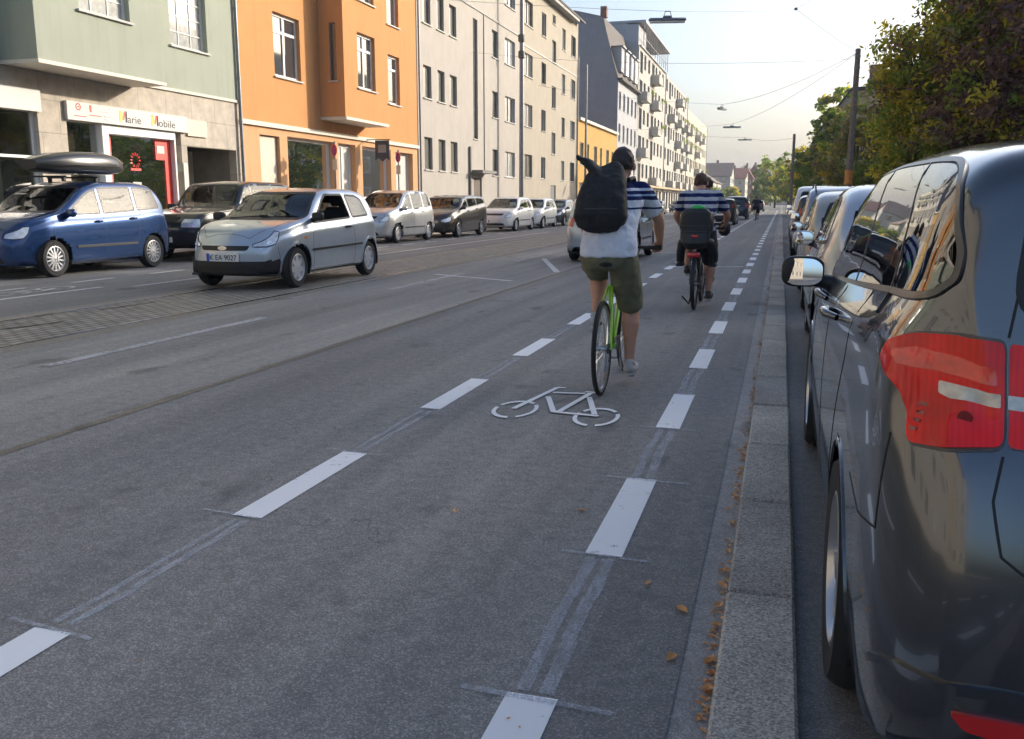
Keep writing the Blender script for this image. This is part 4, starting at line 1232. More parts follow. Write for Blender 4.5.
def blockback(m, F, u0, u1, v0, v1, depth, top=True):
    # sides, back and top behind the facade plane (depth metres deep)
    P = F.P
    m.add([P(u0, v0, 0), P(u0, v1, 0), P(u0, v1, -depth), P(u0, v0, -depth)], [(0,1,2,3)])
    m.add([P(u1, v0, 0), P(u1, v1, 0), P(u1, v1, -depth), P(u1, v0, -depth)], [(3,2,1,0)])
    m.add([P(u0, v0, -depth), P(u0, v1, -depth), P(u1, v1, -depth), P(u1, v0, -depth)], [(0,1,2,3)])
    m.add([P(u0, v1, 0), P(u1, v1, 0), P(u1, v1, -depth), P(u0, v1, -depth)], [(0,1,2,3)])

def backing(m, F, ops, n=-.45):
    for o in ops: m.add([F.P(o[0]-.1, o[2]-.1, n), F.P(o[1]+.1, o[2]-.1, n), F.P(o[1]+.1, o[3]+.1, n), F.P(o[0]-.1, o[3]+.1, n)], [(0,1,2,3)])

def roof_gable(F, root, u0, u1, v, depth, rise, over=.5, mat=None, name='roof'):
    m = MB(); P = F.P; a = over
    q = [P(u0, v-.05, a), P(u1, v-.05, a), P(u1, v+rise, -depth/2), P(u0, v+rise, -depth/2), P(u0, v-.05, -depth-a), P(u1, v-.05, -depth-a)]
    t = Vector((0, 0, .15))
    m.add(q + [x+t for x in q], [(0,1,2,3), (3,2,5,4), (6,9,8,7), (9,10,11,8), (0,6,7,1), (4,5,11,10), (0,3,9,6), (3,4,10,9), (1,7,8,2), (2,8,11,5)])
    m.add([P(u0+.01, v, 0), P(u0+.01, v+rise, -depth/2), P(u0+.01, v, -depth)], [(0,1,2)])
    m.add([P(u1-.01, v, 0), P(u1-.01, v+rise, -depth/2), P(u1-.01, v, -depth)], [(0,2,1)])
    return m.build(name, mat or M['rooftile'], root)

M['green_wall'] = stucco('green_wall', (.36,.38,.31), .04)
M['orange_wall'] = stucco('orange_wall', (.58,.285,.115), .035)
M['white_wall'] = stucco('white_wall', (.45,.41,.365), .05)
M['beige_wall'] = stucco('beige_wall', (.43,.38,.305), .06)
M['yellow_wall'] = stucco('yellow_wall', (.55,.34,.11), .05)
M['grey_wall'] = stucco('grey_wall', (.26,.27,.31), .08)
M['grey_light'] = stucco('grey_light', (.45,.45,.46), .05)
M['white2'] = stucco('white_render', (.47,.45,.41), .1, streak=.08)
M['cream'] = stucco('cream', (.54,.50,.41), .05)
M['tan'] = stucco('tan_wall', (.5,.40,.27), .08)
M['stone'] = brickmat('stone_panel', (.46,.40,.33), (.43,.375,.31), (.3,.26,.21), 1, 1.1, .72, .012, plane='YZ', bstr=.2)
M['brick'] = brickmat('red_brick', (.26,.09,.06), (.2,.07,.05), (.2,.17,.14), 1, .24, .08, .012, plane='XZ')
M['brickY'] = brickmat('red_brick_side', (.26,.09,.06), (.2,.07,.05), (.2,.17,.14), 1, .24, .08, .012, plane='YZ')
M['sign_white'] = plain('sign_white', (.56,.54,.50), .5)
M['red'] = plain('sign_red', (.75,.05,.03), .45)
M['gold'] = plain('sign_gold', (.85,.55,.05), .45)
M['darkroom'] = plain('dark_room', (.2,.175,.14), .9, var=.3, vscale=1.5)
M['shutter'] = brickmat('shutter', (.52,.48,.38), (.5,.46,.36), (.3,.27,.2), 1, 6, .1, .01, plane='YZ')
M['cream_panel'] = plain('cream_panel', (.58,.52,.42), .6, var=.05)
M['shopglass'] = glassmat('shop_glass', (.7,.72,.68), 1.3)
M['ledge'] = plain('ledge', (.66,.6,.5), .7, var=.06)
UY = (0, 1, 0); NX = (1, 0, 0)

def pick(k): return [M['wpane'], M['wpane2'], M['wpane'], M['wpane3']][k % 4]

def building(label, y0, y1, H, X=-16, name='apartment_building', depth=11):
    r = tag(empty(name, (X, y0, 0)), label, 'building')
    F = Fac(r, (0, 0, 0), UY, NX)
    return r, F

def downpipe(x, y, z0, z1, label=None, parent=None):
    m = MB(); m.tube([(x, y, z0), (x, y, z1)], .05, 8)
    z = z0+1
    while z < z1: m.lathe([(.05, -.02), (.062, -.02), (.062, .02), (.05, .02)], Matrix.Translation((x, y, z)) @ Matrix.Rotation(R(90), 4, 'Y'), 8); z += 2
    return m.build('downpipe', M['zinc'], parent, 50)

def build_left_row():
    # ---- green building, y 6..24.85
    Y0 = 6; r, F = building('pale green block with a stone-clad ground floor, shop sign and projecting bay, at far left', Y0, 24.85, 14)
    g = lambda y: y-Y0
    # ground floor
    ops = [(g(10.2), g(16.9), .45, 3.3), (g(17.75), g(21.95), .05, 3.2), (g(22.2), g(24.6), 0, 2.87)]
    m = MB(); F.wall(m, 0, g(24.85), 0, 4.3, ops, 0, .25); blockback(m, F, 0, g(24.85), 0, 4.3, 11); m.build('ground_floor', M['stone'], r)
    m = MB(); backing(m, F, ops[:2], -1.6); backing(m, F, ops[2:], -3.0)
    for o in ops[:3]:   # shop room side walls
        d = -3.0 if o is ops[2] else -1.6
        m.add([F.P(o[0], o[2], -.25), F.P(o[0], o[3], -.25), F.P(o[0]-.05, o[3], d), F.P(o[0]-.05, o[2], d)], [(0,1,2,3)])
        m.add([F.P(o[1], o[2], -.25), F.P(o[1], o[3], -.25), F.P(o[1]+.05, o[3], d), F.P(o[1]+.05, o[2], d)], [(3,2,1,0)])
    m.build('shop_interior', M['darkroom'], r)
    up = [(g(21.75), g(23.4), z, z+1.65) for z in (5.5, 8.6, 11.7)]
    up += [(g(8.0), g(9.6), z, z+1.65) for z in (5.5, 8.6, 11.7)]
    m = MB(); F.wall(m, 0, g(24.85), 4.36, 14.5, up, .03); blockback(m, F, 0, g(24.85), 4.36, 14.5, 11); m.build('wall', M['green_wall'], r)
    for i, o in enumerate(up): F.window(*o, n=.03, mull='g' if i == 0 else 'vt', pane=M['wpane3'] if i == 0 else M['wpane'])
    m = MB(); F.box(m, g(20.1), g(24.85), 4.28, 4.355, -.01, .06); m.build('ledge', M['ledge'], r)
    # bay
    b0, b1 = g(16.0), g(20.1)
    Fb = Fac(r, (1, 0, 0), UY, NX)
    bo = [(g(17.3), g(18.95), z, z+1.65) for z in (5.5, 8.6, 11.7)]
    m = MB(); Fb.wall(m, b0, b1, 4.28, 14.5, bo, 0); 
    m.add([F.P(b0, 4.28, .035), F.P(b0, 4.28, 1), F.P(b0, 14.5, 1), F.P(b0, 14.5, .035)], [(0,1,2,3)])
    m.add([F.P(b1, 4.28, .035), F.P(b1, 4.28, 1), F.P(b1, 14.5, 1), F.P(b1, 14.5, .035)], [(3,2,1,0)])
    m.add([F.P(b0, 14.5, .035), F.P(b0, 14.5, 1), F.P(b1, 14.5, 1), F.P(b1, 14.5, .035)], [(0,1,2,3)])
    m.build('bay', M['green_wall'], r)
    for o in bo: Fb.window(*o, mull='g', pane=M['wpane3'])
    m = MB(); F.box(m, b0-.02, b1+.02, 4.2, 4.277, .03, 1.03); m.build('bay_soffit', M['ledge'], r)
    roof_gable(F, r, 0, g(24.85), 14.5, 11, 3.2)
    # shop front left (white panel above wide glazing)
    m = MB(); F.box(m, g(10.0), g(16.95), 3.31, 3.78, .005, .08); m.build('fascia_panel', M['sign_white'], r)
    m = MB()
    for u in (10.2, 12.4, 14.6, 15.35, 16.84): F.box(m, g(u), g(u)+.07, .45, 3.3, -.22, -.12)
    F.box(m, g(10.2), g(16.9), .45, .55, -.2, -.1); F.box(m, g(10.2), g(16.9), 2.3, 2.36, -.21, -.13)
    w = m.build('shop_window', M['wframe'], r)
    m = MB(); F.box(m, g(10.2), g(16.9), .5, 3.28, -.19, -.175); m.build('pane', M['shopglass'], w)
    m = MB(); F.box(m, g(15.0), g(16.6), .6, 3.0, -.9, -.86); m.build('partition', M['cream_panel'], w)
    m = MB(); F.box(m, g(12.6), g(15.2), .6, 1.7, -.6, -.56); m.build('window_display', M['sign_white'], w)
    # middle shop front with the name board
    sg = MB(); F.box(sg, g(17.7), g(22.15), 3.22, 3.64, .01, .10)
    s_ = tag(sg.build('shop_sign', M['sign_white'], None), 'long white board reading Marie Mobile with black-red-gold initials, over the shop on the green block', 'shop sign')
    s_.location = (-16, Y0, 0)
    def txt(body, y, z, size, mat, parent, width=None, x=.103, nm='lettering'):
        return text_obj(nm, body, size, parent, (x, g(y), z), (R(90), 0, R(90)), mat, width)
    def bigM(y, z, parent):
        h = .27
        u = g(y)-.02; W_ = .27; t = .055
        for nm, pts in (('gold', [(u, z), (u+t, z), (u+t+.01, z+h), (u+.01, z+h)]),
                        ('gold', [(u+t*.6, z+h), (u+t*1.6, z+h), (u+W_*.56, z+.05), (u+W_*.42, z+.05)]),
                        ('red', [(u+W_*.42, z+.05), (u+W_*.60, z+.05), (u+W_-t*.4, z+h), (u+W_-t*1.5, z+h)]),
                        ('ink', [(u+W_-t, z), (u+W_, z), (u+W_+.01, z+h), (u+W_-t+.01, z+h)])):
            q = MB(); d = {'gold': .101, 'red': .1015, 'ink': .102}[nm]
            q.prism(pts, d, d+.005, lambda a, b, n: F.P(a, b, n)); q.build('initial', M[nm], parent)
    bigM(19.45, 3.30, s_); txt('arie', 19.72, 3.30, .27, M['ink'], s_, .5)
    bigM(20.65, 3.30, s_); txt('obile', 20.92, 3.30, .27, M['ink'], s_, .68)
    q = MB()
    q.lathe([(.055, .102), (.085, .102), (.085, .106), (.055, .106)], Matrix.Translation((0, g(18.05), 3.53)), 20, True)
    F.box(q, g(18.03), g(18.07), 3.515, 3.545, .1, .107); q.build('red_logo', M['red'], s_)
    q = MB(); F.box(q, g(18.42), g(18.48), 3.44, 3.6, .1, .107); q.build('red_bar', M['red'], s_)
    q = MB()
    for a, b_, z in ((18.7, 19.1, 3.55), (18.75, 19.05, 3.47), (18.9, 19.1, 3.36), (18.9, 19.05, 3.29)): F.box(q, g(a), g(b_), z, z+.03, .1, .106)
    q.build('grey_logo', M['zinc'], s_)
    q = MB()
    for a, b_, z in ((17.9, 18.3, 3.31), (18.4, 18.8, 3.36)): F.box(q, g(a), g(b_), z, z+.02, .1, .106)
    q.build('small_logo', M['red'], s_)
    sg = MB(); F.box(sg, g(22.2), g(23.1), 3.15, 3.6, .01, .06)
    s2 = tag(sg.build('small_sign', M['cream_panel'], None), 'small square cream sign just right of the long white shop board', 'sign'); s2.location = (-16, Y0, 0)
    # shop front parts
    m = MB()
    F.box(m, g(17.75), g(17.85), .05, 3.2, -.24, -.14); F.box(m, g(18.9), g(19.12), .05, 3.2, -.24, .0); F.box(m, g(19.12), g(21.7), 3.0, 3.2, -.24, -.0)
    F.box(m, g(21.68), g(21.74), .05, 3.2, -.24, -.02); F.box(m, g(17.85), g(18.9), .05, .5, -.24, -.14); F.box(m, g(19.12), g(21.7), .05, .45, -.24, -.12)
    w = m.build('shop_window', M['wframe'], r)
    m = MB(); F.box(m, g(19.12), g(21.7), .45, 3.0, -.2, -.185); F.box(m, g(17.85), g(18.9), .5, 3.2, -.2, -.185); m.build('pane', M['shopglass'], w)
    m = MB(); F.box(m, g(19.14), g(19.36), .45, 2.98, -.18, -.16); m.build('red_film', M['red'], w)
    m = MB(); F.box(m, g(21.42), g(21.68), .45, 2.98, -.18, -.16); F.box(m, g(21.05), g(21.42), 2.45, 2.97, -.18, -.16); m.build('red_film', M['red'], w)
    m = MB(); F.box(m, g(21.1), g(21.4), 2.62, 2.82, -.154, -.148); m.build('notice', M['sign_white'], w)
    m = MB(); F.box(m, g(20.1), g(20.42), 1.5, 1.85, -.182, -.175); m.build('notice', M['sign_white'], w)
    m = MB(); m2 = MB()
    for a in range(12):
        m.tube([F.P(g(20.25)+.13*math.cos(a*.52), 2.4+.13*math.sin(a*.52), -.18), F.P(g(20.25)+.19*math.cos(a*.52), 2.4+.2*math.sin(a*.52), -.18)], .018, 5)
    F.box(m, g(20.05), g(20.45), 2.14, 2.2, -.184, -.175)
    m.build('red_emblem', M['red'], w)
    random.seed(4)
    for a in range(26): 
        u, v = g(20.3)+random.uniform(-.45, .35), random.uniform(1.4, 2.0)
        m2.add([F.P(u, v, -.4), F.P(u+.12, v+.05, -.38), F.P(u+.1, v+.16, -.42), F.P(u-.03, v+.1, -.4)], [(0,1,2,3)])
    m2.build('display_plant', plain('display_green', (.2,.33,.04), .7), w)
    m = MB(); F.box(m, g(18.15), g(18.75), .1, 3.1, -.5, -.45); m.build('inner_door', plain('brown_door', (.08,.045,.03), .6), w)
    # garage passage
    m = MB(); F.box(m, g(22.2), g(23.35), 0, 2.3, -.9, -.84); m.build('roller_shutter', M['shutter'], r)
    m = MB(); F.box(m, g(23.35), g(24.6), 0, 2.86, -1.6, -1.55); m.build('passage_panel', M['cream_panel'], r)
    m = MB(); F.box(m, g(21.97), g(22.15), 1.2, 2.4, .004, .02); m.build('notice_board', M['sign_white'], r)
    # pipes between houses
    dp = downpipe(.10, g(24.80), 0, 14.4, parent=r); 
    # ---- orange building
    Y0 = 24.95; r, F = building('bright orange house with a projecting orange bay and cream ground-floor cornice', Y0, 39.05, 15)
    g2 = lambda y: y-24.95
    g = g2
    gops = [(g(25.95), g(27.15), 0, 3.45), (g(27.65), g(31.0), .35, 3.5), (g(31.3), g(32.75), 0, 3.5), (g(33.35), g(36.1), .35, 3.5), (g(36.6), g(38.5), 0, 3.45)]
    m = MB(); F.wall(m, 0, g(39.05), 0, 3.7, gops, 0, .3); blockback(m, F, 0, g(39.05), 0, 3.7, 11); m.build('ground_floor', stucco('peach_wall', (.62,.36,.19), .05), r)
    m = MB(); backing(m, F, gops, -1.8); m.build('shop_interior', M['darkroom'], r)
    m = MB(); F.box(m, -.05, g(39.1), 3.70, 3.84, -.05, .10); m.build('cornice', M['ledge'], r)
    oo = [(g(27.0), g(28.7), z, z+2.0) for z in (5.36, 8.5, 11.6)] + [(g(35.95), g(37.15), z, z+1.98) for z in (5.38, 8.55, 11.65)]
    m = MB(); F.wall(m, 0, g(39.05), 3.84, 15, oo, .03); blockback(m, F, 0, g(39.05), 3.84, 15, 11); m.build('wall', M['orange_wall'], r)
    for i, o in enumerate(oo): F.window(*o, n=.03, mull='vt' if i < 3 else 't', pane=M['wpane'] if i % 2 else M['wpane'], fw=.09)
    b0, b1 = g(30.0), g(33.6); Fb = Fac(r, (1, 0, 0), UY, NX)
    bo = [(g(31.1), g(32.6), z, z+1.95) for z in (5.42, 8.5, 11.6)]
    m = MB(); Fb.wall(m, b0, b1, 4.32, 15, bo, 0)
    Fs = Fac(r, (0, b0, 0), (-1, 0, 0), (0, -1, 0))
    so = [(-.72, -.46, z, z+1.95) for z in (5.55, 8.6, 11.7)]
    Fs.wall(m, -1, -.035, 4.32, 15, so, 0, .1)
    m.add([F.P(b1, 4.32, .035), F.P(b1, 4.32, 1), F.P(b1, 15, 1), F.P(b1, 15, .035)], [(3,2,1,0)])
    m.add([F.P(b0, 15, .035), F.P(b0, 15, 1), F.P(b1, 15, 1), F.P(b1, 15, .035)], [(0,1,2,3)])
    m.build('bay', M['orange_wall'], r)
    for o in bo: Fb.window(*o, mull='vt', fw=.09)
    for o in so: Fs.window(*o, depth=.1, mull='', frame=M['wframe_d'], fw=.03)
    m = MB(); F.box(m, b0-.02, b1+.05, 4.22, 4.317, .03, 1.05); m.build('bay_soffit', M['ledge'], r)
    roof_gable(F, r, 0, g(39.05), 15, 11, 3)
    m = MB(); F.box(m, g(25.97), g(27.13), 0, 3.43, -.2, -.12); m.build('door_panel', M['cream_panel'], r)
    for a, b, lab in ((27.65, 31.0, 0), (33.35, 36.1, 1)):
        w = F.window(g(a), g(b), .35, 3.5, 0, .26, pane=M['shopglass'], mull='', sill=False, fw=.1, name='shop_window')
        m = MB(); F.box(m, g(a)+.15, g(a)+1.5, 1.9, 2.3, -.5, -.46); m.build('display_card', M['sign_white'], w)
        m = MB(); random.seed(8+lab)
        for k in range(10):
            u = g(a)+.5+random.random()*(b-a-1); v = .4+random.random()*.9
            F.box(m, u, u+.2+random.random()*.3, v, v+.15+random.random()*.3, -1.2-random.random()*.3, -1.0)
        m.build('display_goods', plain('goods%d' % lab, (.3,.26,.14) if lab else (.22,.2,.12), .7, var=.5, vscale=3), w)
    F.window(g(31.3), g(32.75), 0, 3.5, 0, .26, pane=M['sign_white'], mull='v', sill=False, fw=.12, name='shop_door')
    F.window(g(36.6), g(38.5), 0, 3.45, 0, .26, pane=M['sign_white'], mull='', sill=False, fw=.08, name='shop_door')
    # hanging shop flag sign on the orange house
    q = MB(); Fq = Fac(None, (0, 0, 0), (1, 0, 0), (0, -1, 0))
    q.tube([(-15.96, 33.6, 3.75), (-14.9, 33.6, 3.75)], .02, 6)
    fl = tag(q.build('projecting_sign', M['black'], None, 50), 'dark banner with a pale square, hanging from a bracket on the orange house', 'sign')
    q = MB(); q.prism([(-15.55, 3.72), (-14.95, 3.72), (-14.95, 2.95), (-15.08, 3.05), (-15.25, 2.9), (-15.42, 3.05), (-15.55, 2.95)], 33.585, 33.615, lambda u, v, h: Vector((u, h, v)))
    q.build('banner', plain('banner_grey', (.07,.07,.08), .8), fl)
    q = MB(); q.box((-15.42, 33.578, 3.25), (-15.08, 33.584, 3.55)); q.build('emblem', plain('emblem', (.35,.3,.29), .7), fl)
    # ---- cream-white building
    Y0 = 39.15; r, F = building('long cream house with rows of narrow windows in threes and a tall slit stair window', Y0, 56.35, 16)
    g = lambda y: y-39.15
    ops = []; info = []
    rows = [(2.82, 4.3), (6.05, 7.5), (9.33, 10.8), (12.6, 14.0)]
    for z0, z1 in rows:
        for a, b in ((39.95, 40.95), (41.75, 42.7), (43.45, 44.45)): ops.append((g(a), g(b), z0, z1)); info.append('n')
        ops.append((g(50.3), g(51.4), z0, z1)); info.append('n')
        ops.append((g(52.8), g(54.9), z0, z1)); info.append('w')
    stair = (g(47.0), g(47.75), 4.65, 10.8); door = (g(46.95), g(48.35), 0, 2.6)
    m = MB(); F.wall(m, 0, g(56.35), 0, 15.4, ops+[stair, door], 0, .16); blockback(m, F, 0, g(56.35), 0, 15.4, 11); m.build('wall', M['white_wall'], r)
    for i, (o, k) in enumerate(zip(ops, info)):
        F.window(*o, depth=.16, mull='v' if k == 'w' else '', pane=M['wpane2'] if (k == 'n') else [M['wpane3'], M['wpane']][i % 2], frame=M['wframe_d'] if k == 'n' else M['wframe'], fw=.05)
    F.window(*stair, depth=.14, mull='g', frame=M['wframe_d'], pane=M['wpane2'], name='stair_window')
    m = MB(); F.box(m, g(46.98), g(48.32), 0, 2.58, -.14, -.08); m.build('door', plain('brown_door2', (.1,.07,.05), .6), r)
    m = MB(); F.box(m, g(46.4), g(48.9), 2.85, 3.0, .004, .7); m.build('door_canopy', M['wframe_d'], r)
    m = MB(); F.box(m, 0, g(56.35), 11.28, 11.38, .004, .05); F.box(m, g(48.75), g(48.85), 3.0, 11.28, .004, .045); m.build('string_course', M['wframe_d'], r)
    m = MB(); F.box(m, g(46.15), g(46.32), .4, 4.2, .004, .12); m.build('vertical_sign', M['wframe_d'], r)
    m = MB(); F.box(m, -.02, g(56.37), 15.1, 15.38, .01, .45); m.build('eaves', M['wframe_d'], r)
    roof_gable(F, r, 0, g(56.35), 15.4, 11, 3, .5)
    downpipe(.09, g(56.3), 0, 15, parent=r); downpipe(.09, g(39.25), 0, 15, parent=r)
    # ---- beige building
    Y0 = 56.45; r, F = building('beige five-storey house with staggered stair windows, between the cream house and the low yellow one', Y0, 72.6, 16)
    g = lambda y: y-56.45
    ops = []; 
    rows = [(2.9, 4.35), (6.1, 7.5), (9.2, 10.6), (12.3, 13.8)]
    for z0, z1 in rows:
        ops += [(g(57.1), g(59.0), z0, z1), (g(61.3), g(62.5), z0, z1), (g(67.2), g(68.3), z0, z1), (g(70.2), g(71.8), z0, z1)]
    for z0 in (4.7, 7.9, 11.0): ops.append((g(64.2), g(65.4), z0, z0+1.5))
    ops.append((g(64.3), g(65.2), 13.6, 14.2))
    m = MB(); F.wall(m, 0, g(72.6), 0, 15.0, ops+[(g(64.0), g(65.6), 0, 2.5)], 0, .16); blockback(m, F, 0, g(72.6), 0, 15.0, 11); m.build('wall', M['beige_wall'], r)
    for i, o in enumerate(ops): F.window(*o, depth=.16, mull='v' if o[1]-o[0] > 1.5 else '', pane=pick(i*3+1), fw=.05, frame=M['wframe'] if i % 3 else M['wframe_d'])
    m = MB(); F.box(m, g(64.05), g(65.55), 0, 2.48, -.14, -.08); m.build('door', plain('grey_door', (.15,.15,.15), .5), r)
    m = MB(); F.box(m, 0, g(72.6), 10.95, 11.03, .004, .04); m.build('string_course', M['sill'], r)
    m = MB(); F.box(m, -.02, g(70.6), 14.75, 15.0, .01, .55); m.build('eaves', M['wframe_d'], r)
    roof_gable(F, r, 0, g(72.6), 15.0, 11, 3, .6)
    downpipe(.09, g(72.45), 0, 12.5, parent=r)
    # ---- low yellow house
    r, F = building('low yellow two-storey house below the dark blue-grey gable wall', 72.8, 90.9, 8, name='town_house')
    ops = []
    for k in range(6): 
        u = .9+k*2.9; ops += [(u, u+(1.5 if k % 2 == 0 else .9), 4.3, 6.1), (u, u+1.6, .5, 2.9)]
    m = MB(); F.wall(m, 0, 18.1, 0, 7.9, ops, 0, .16); blockback(m, F, 0, 18.1, 0, 7.9, 10); m.build('wall', M['yellow_wall'], r)
    for i, o in enumerate(ops): F.window(*o, depth=.16, pane=pick(i), mull='v')
    m = MB(); F.box(m, -.05, 18.05, 7.78, 8.0, -.1, .25); m.build('cornice', M['ledge'], r)
    # ---- dark gable building
    r, F = building('tall building with a windowless blue-grey gable wall and a steep dormered roof', 91.0, 103.7, 19)
    m = MB()
    prof = [(0, 0), (0, 13.2), (-.55, 15), (-1.3, 17.8), (-1.6, 19.0), (-4.4, 19.7), (-13, 19.7), (-13, 0)]
    n_ = len(prof); vs = [(a, 0, b) for a, b in prof]; m.add(vs, [tuple(range(n_))[::-1]])
    m.build('gable_wall', M['grey_wall'], r)
    ops = [(.7+k*2.5, 1.9+k*2.5, z, z+1.7) for k in range(5) for z in (1.0, 4.2, 7.3, 10.4)]
    m = MB(); F.wall(m, 0, 12.7, 0, 13.2, ops, 0, .16)
    m.add([(-13, 0, 0), (-13, 0, 19.7), (-13, 12.7, 19.7), (-13, 12.7, 0)], [(0,1,2,3)]); m.add([(0, 12.7, 0), (0, 12.7, 13.2), (-1.6, 12.7, 19), (-13, 12.7, 19.7), (-13, 12.7, 0)], [(0,1,2,3,4)])
    m.build('wall', M['grey_light'], r)
    for i, o in enumerate(ops): F.window(*o, depth=.16, pane=pick(i+1), mull='v')
    m = MB()
    rp = prof[1:7]
    for i in range(len(rp)-1): m.add([(rp[i][0]+.02, -.1, rp[i][1]+.02), (rp[i][0]+.02, 12.7, rp[i][1]+.02), (rp[i+1][0]+.02, 12.7, rp[i+1][1]+.02), (rp[i+1][0]+.02, -.1, rp[i+1][1]+.02)], [(0,1,2,3)])
    m.box((-.1, -.05, 13.05), (.45, 12.7, 13.25)); m.build('roof', M['rooftile'], r)
    for k in range(4):
        d = MB(); y = 1+k*3; d.box((-1.6, y, 14.0), (.1, y+1.7, 16.3)); dd = d.build('dormer', M['wframe'] if k % 2 else M['grey_light'], r)
        d = MB(); d.box((.101, y+.25, 14.4), (.13, y+1.45, 16.0)); d.build('pane', M['wpane'], dd)
        d = MB(); d.box((-1.7, y-.15, 16.31), (.3, y+1.85, 16.42)); d.build('dormer_roof', M['zinc'], dd)
    m = MB(); m.box((-1.4, .1, 17.5), (-.5, .9, 18.9)) if False else m.box((-1.9, .1, 19.0), (-1.3, .9, 20.0)); m.build('chimney', M['brickY'], r)
    # ---- balcony blocks
    def balcony_block(y0, y1, H, label, wallm, bal, top, seed):
        r, F = building(label, y0, y1, H)
        random.seed(seed); L_ = y1-y0; nb = int(L_/3.2)
        ops = []; fl = int((H-2.4)/3.05)
        for f in range(fl):
            for k in range(nb):
                u = .8+k*(L_-1.2)/nb; z = 4.1+f*3.05
                wdt = 2.3 if k in bal else 1.6
                ops.append((u, u+wdt, z-(.7 if k in bal else 0), z+1.6))
        for k in range(nb): ops.append((.8+k*(L_-1.2)/nb, 2.9+k*(L_-1.2)/nb, .3, 2.7))
        m = MB(); F.wall(m, 0, L_, 0, H, ops, 0, .2); blockback(m, F, 0, L_, 0, H, 12); m.build('wall', wallm, r)
        for i, o in enumerate(ops): F.window(*o, depth=.2, pane=pick(i*7+seed), mull='v', sill=False, frame=M['wframe'] if i % 2 else M['wframe_d'])
        m = MB(); F.box(m, 0, L_, 3.0, 3.25, .004, .9); m.build('shop_canopy', M['tan'], r)
        for f in range(fl):
            for k in bal:
                if random.random() < .3: continue
                u = .8+k*(L_-1.2)/nb-.5; z = 3.25+f*3.05
                b = MB(); w_ = 3.4
                F.box(b, u, u+w_, z, z+.16, .002, 1.0); F.box(b, u, u+w_, z+.16, z+1.0, .92, 1.0)
                F.box(b, u, u+.08, z+.16, z+1.0, .002, .92); F.box(b, u+w_-.08, u+w_, z+.16, z+1.0, .002, .92)
                bb = b.build('balcony', M['white2'], r)
                if random.random() < .35:
                    p = MB()
                    for q in range(60):
                        a = F.P(u+.3+random.random()*(w_-.6), z+1.05+random.random()*.5-.3, 1.4+random.uniform(-.1, .25))
                        s_ = .12
                        p.add([a+Vector((random.uniform(-s_, s_), random.uniform(-s_, s_), random.uniform(-s_, s_))) for _ in range(3)], [(0,1,2)])
                    p.build('balcony_plant', M['leaf_g'], bb)
        if top:
            m = MB(); F.box(m, .4, L_-.4, H, H+.12, -8, 1.2 if top > 1 else .2); F.box(m, .5, L_-.5, H+2.5, H+2.75, -8, .6); F.box(m, .6, L_-.6, H+.12, H+2.5, -8, -1.5); m.build('penthouse', M['grey_light'], r)
            m = MB()
            for k in range(int(L_/2)): F.box(m, 1+k*2, 1.06+k*2, H+.12, H+2.5, .3, .36)
            F.box(m, .6, L_-.6, H+1.0, H+1.06, .3, .36); m.build('terrace_railing', M['wframe_d'], r)
            m = MB()
            for k in range(int(L_/2)): F.box(m, 1.1+k*2, 2.8+k*2, H+.5, H+2.3, -1.49, -1.45)
            m.build('window_band', M['wpane'], r)
        downpipe(.09, L_-.1, 0, H, parent=r)
        return r, F
    r, F = balcony_block(103.9, 128, 18.3, 'white block with stacked white balconies at its near corner, right of the blue-grey gable', M['white2'], (0, 3), 1, 3)
    m = MB(); m.box((-6, .3, 18.35), (-.15, 6, 20.6)); m.build('stair_tower', M['grey_light'], r)
    balcony_block(128.2, 158, 18.3, 'middle white balcony block with plants on its balconies', M['white2'], (1, 4, 7), 0, 5)
    balcony_block(158.2, 200, 16.7, 'farthest tall white balcony block at the end of the left row', M['cream'], (0, 2, 5, 8), 0, 9)
    # planter on the beige house roof terrace
    m = MB(); m.box((-15.5, 72.7, 7.9), (-14.9, 74.2, 8.2))
    # ---- behind the camera (seen in the reflections)
    for (y0, y1, H, mt, lab) in ((-9.5, 5.9, 13, 'white_wall', 'cream house beside the green block, seen only mirrored in the near car'), (-26, -9.6, 15, 'beige_wall', 'beige house behind the camera on the far side of the street')):
        r, F = building(lab, y0, y1, H)
        ops = [(1+k*2.6, 2.3+k*2.6, z, z+1.6) for k in range(5) for z in (1.2, 4.8, 8, 11) if z+2 < H]
        m = MB(); F.wall(m, 0, y1-y0, 0, H, ops, 0); blockback(m, F, 0, y1-y0, 0, H, 11); m.build('wall', M[mt], r)
        for i, o in enumerate(ops): F.window(*o, pane=pick(i), mull='v')
        roof_gable(F, r, 0, y1-y0, H, 11, 3)

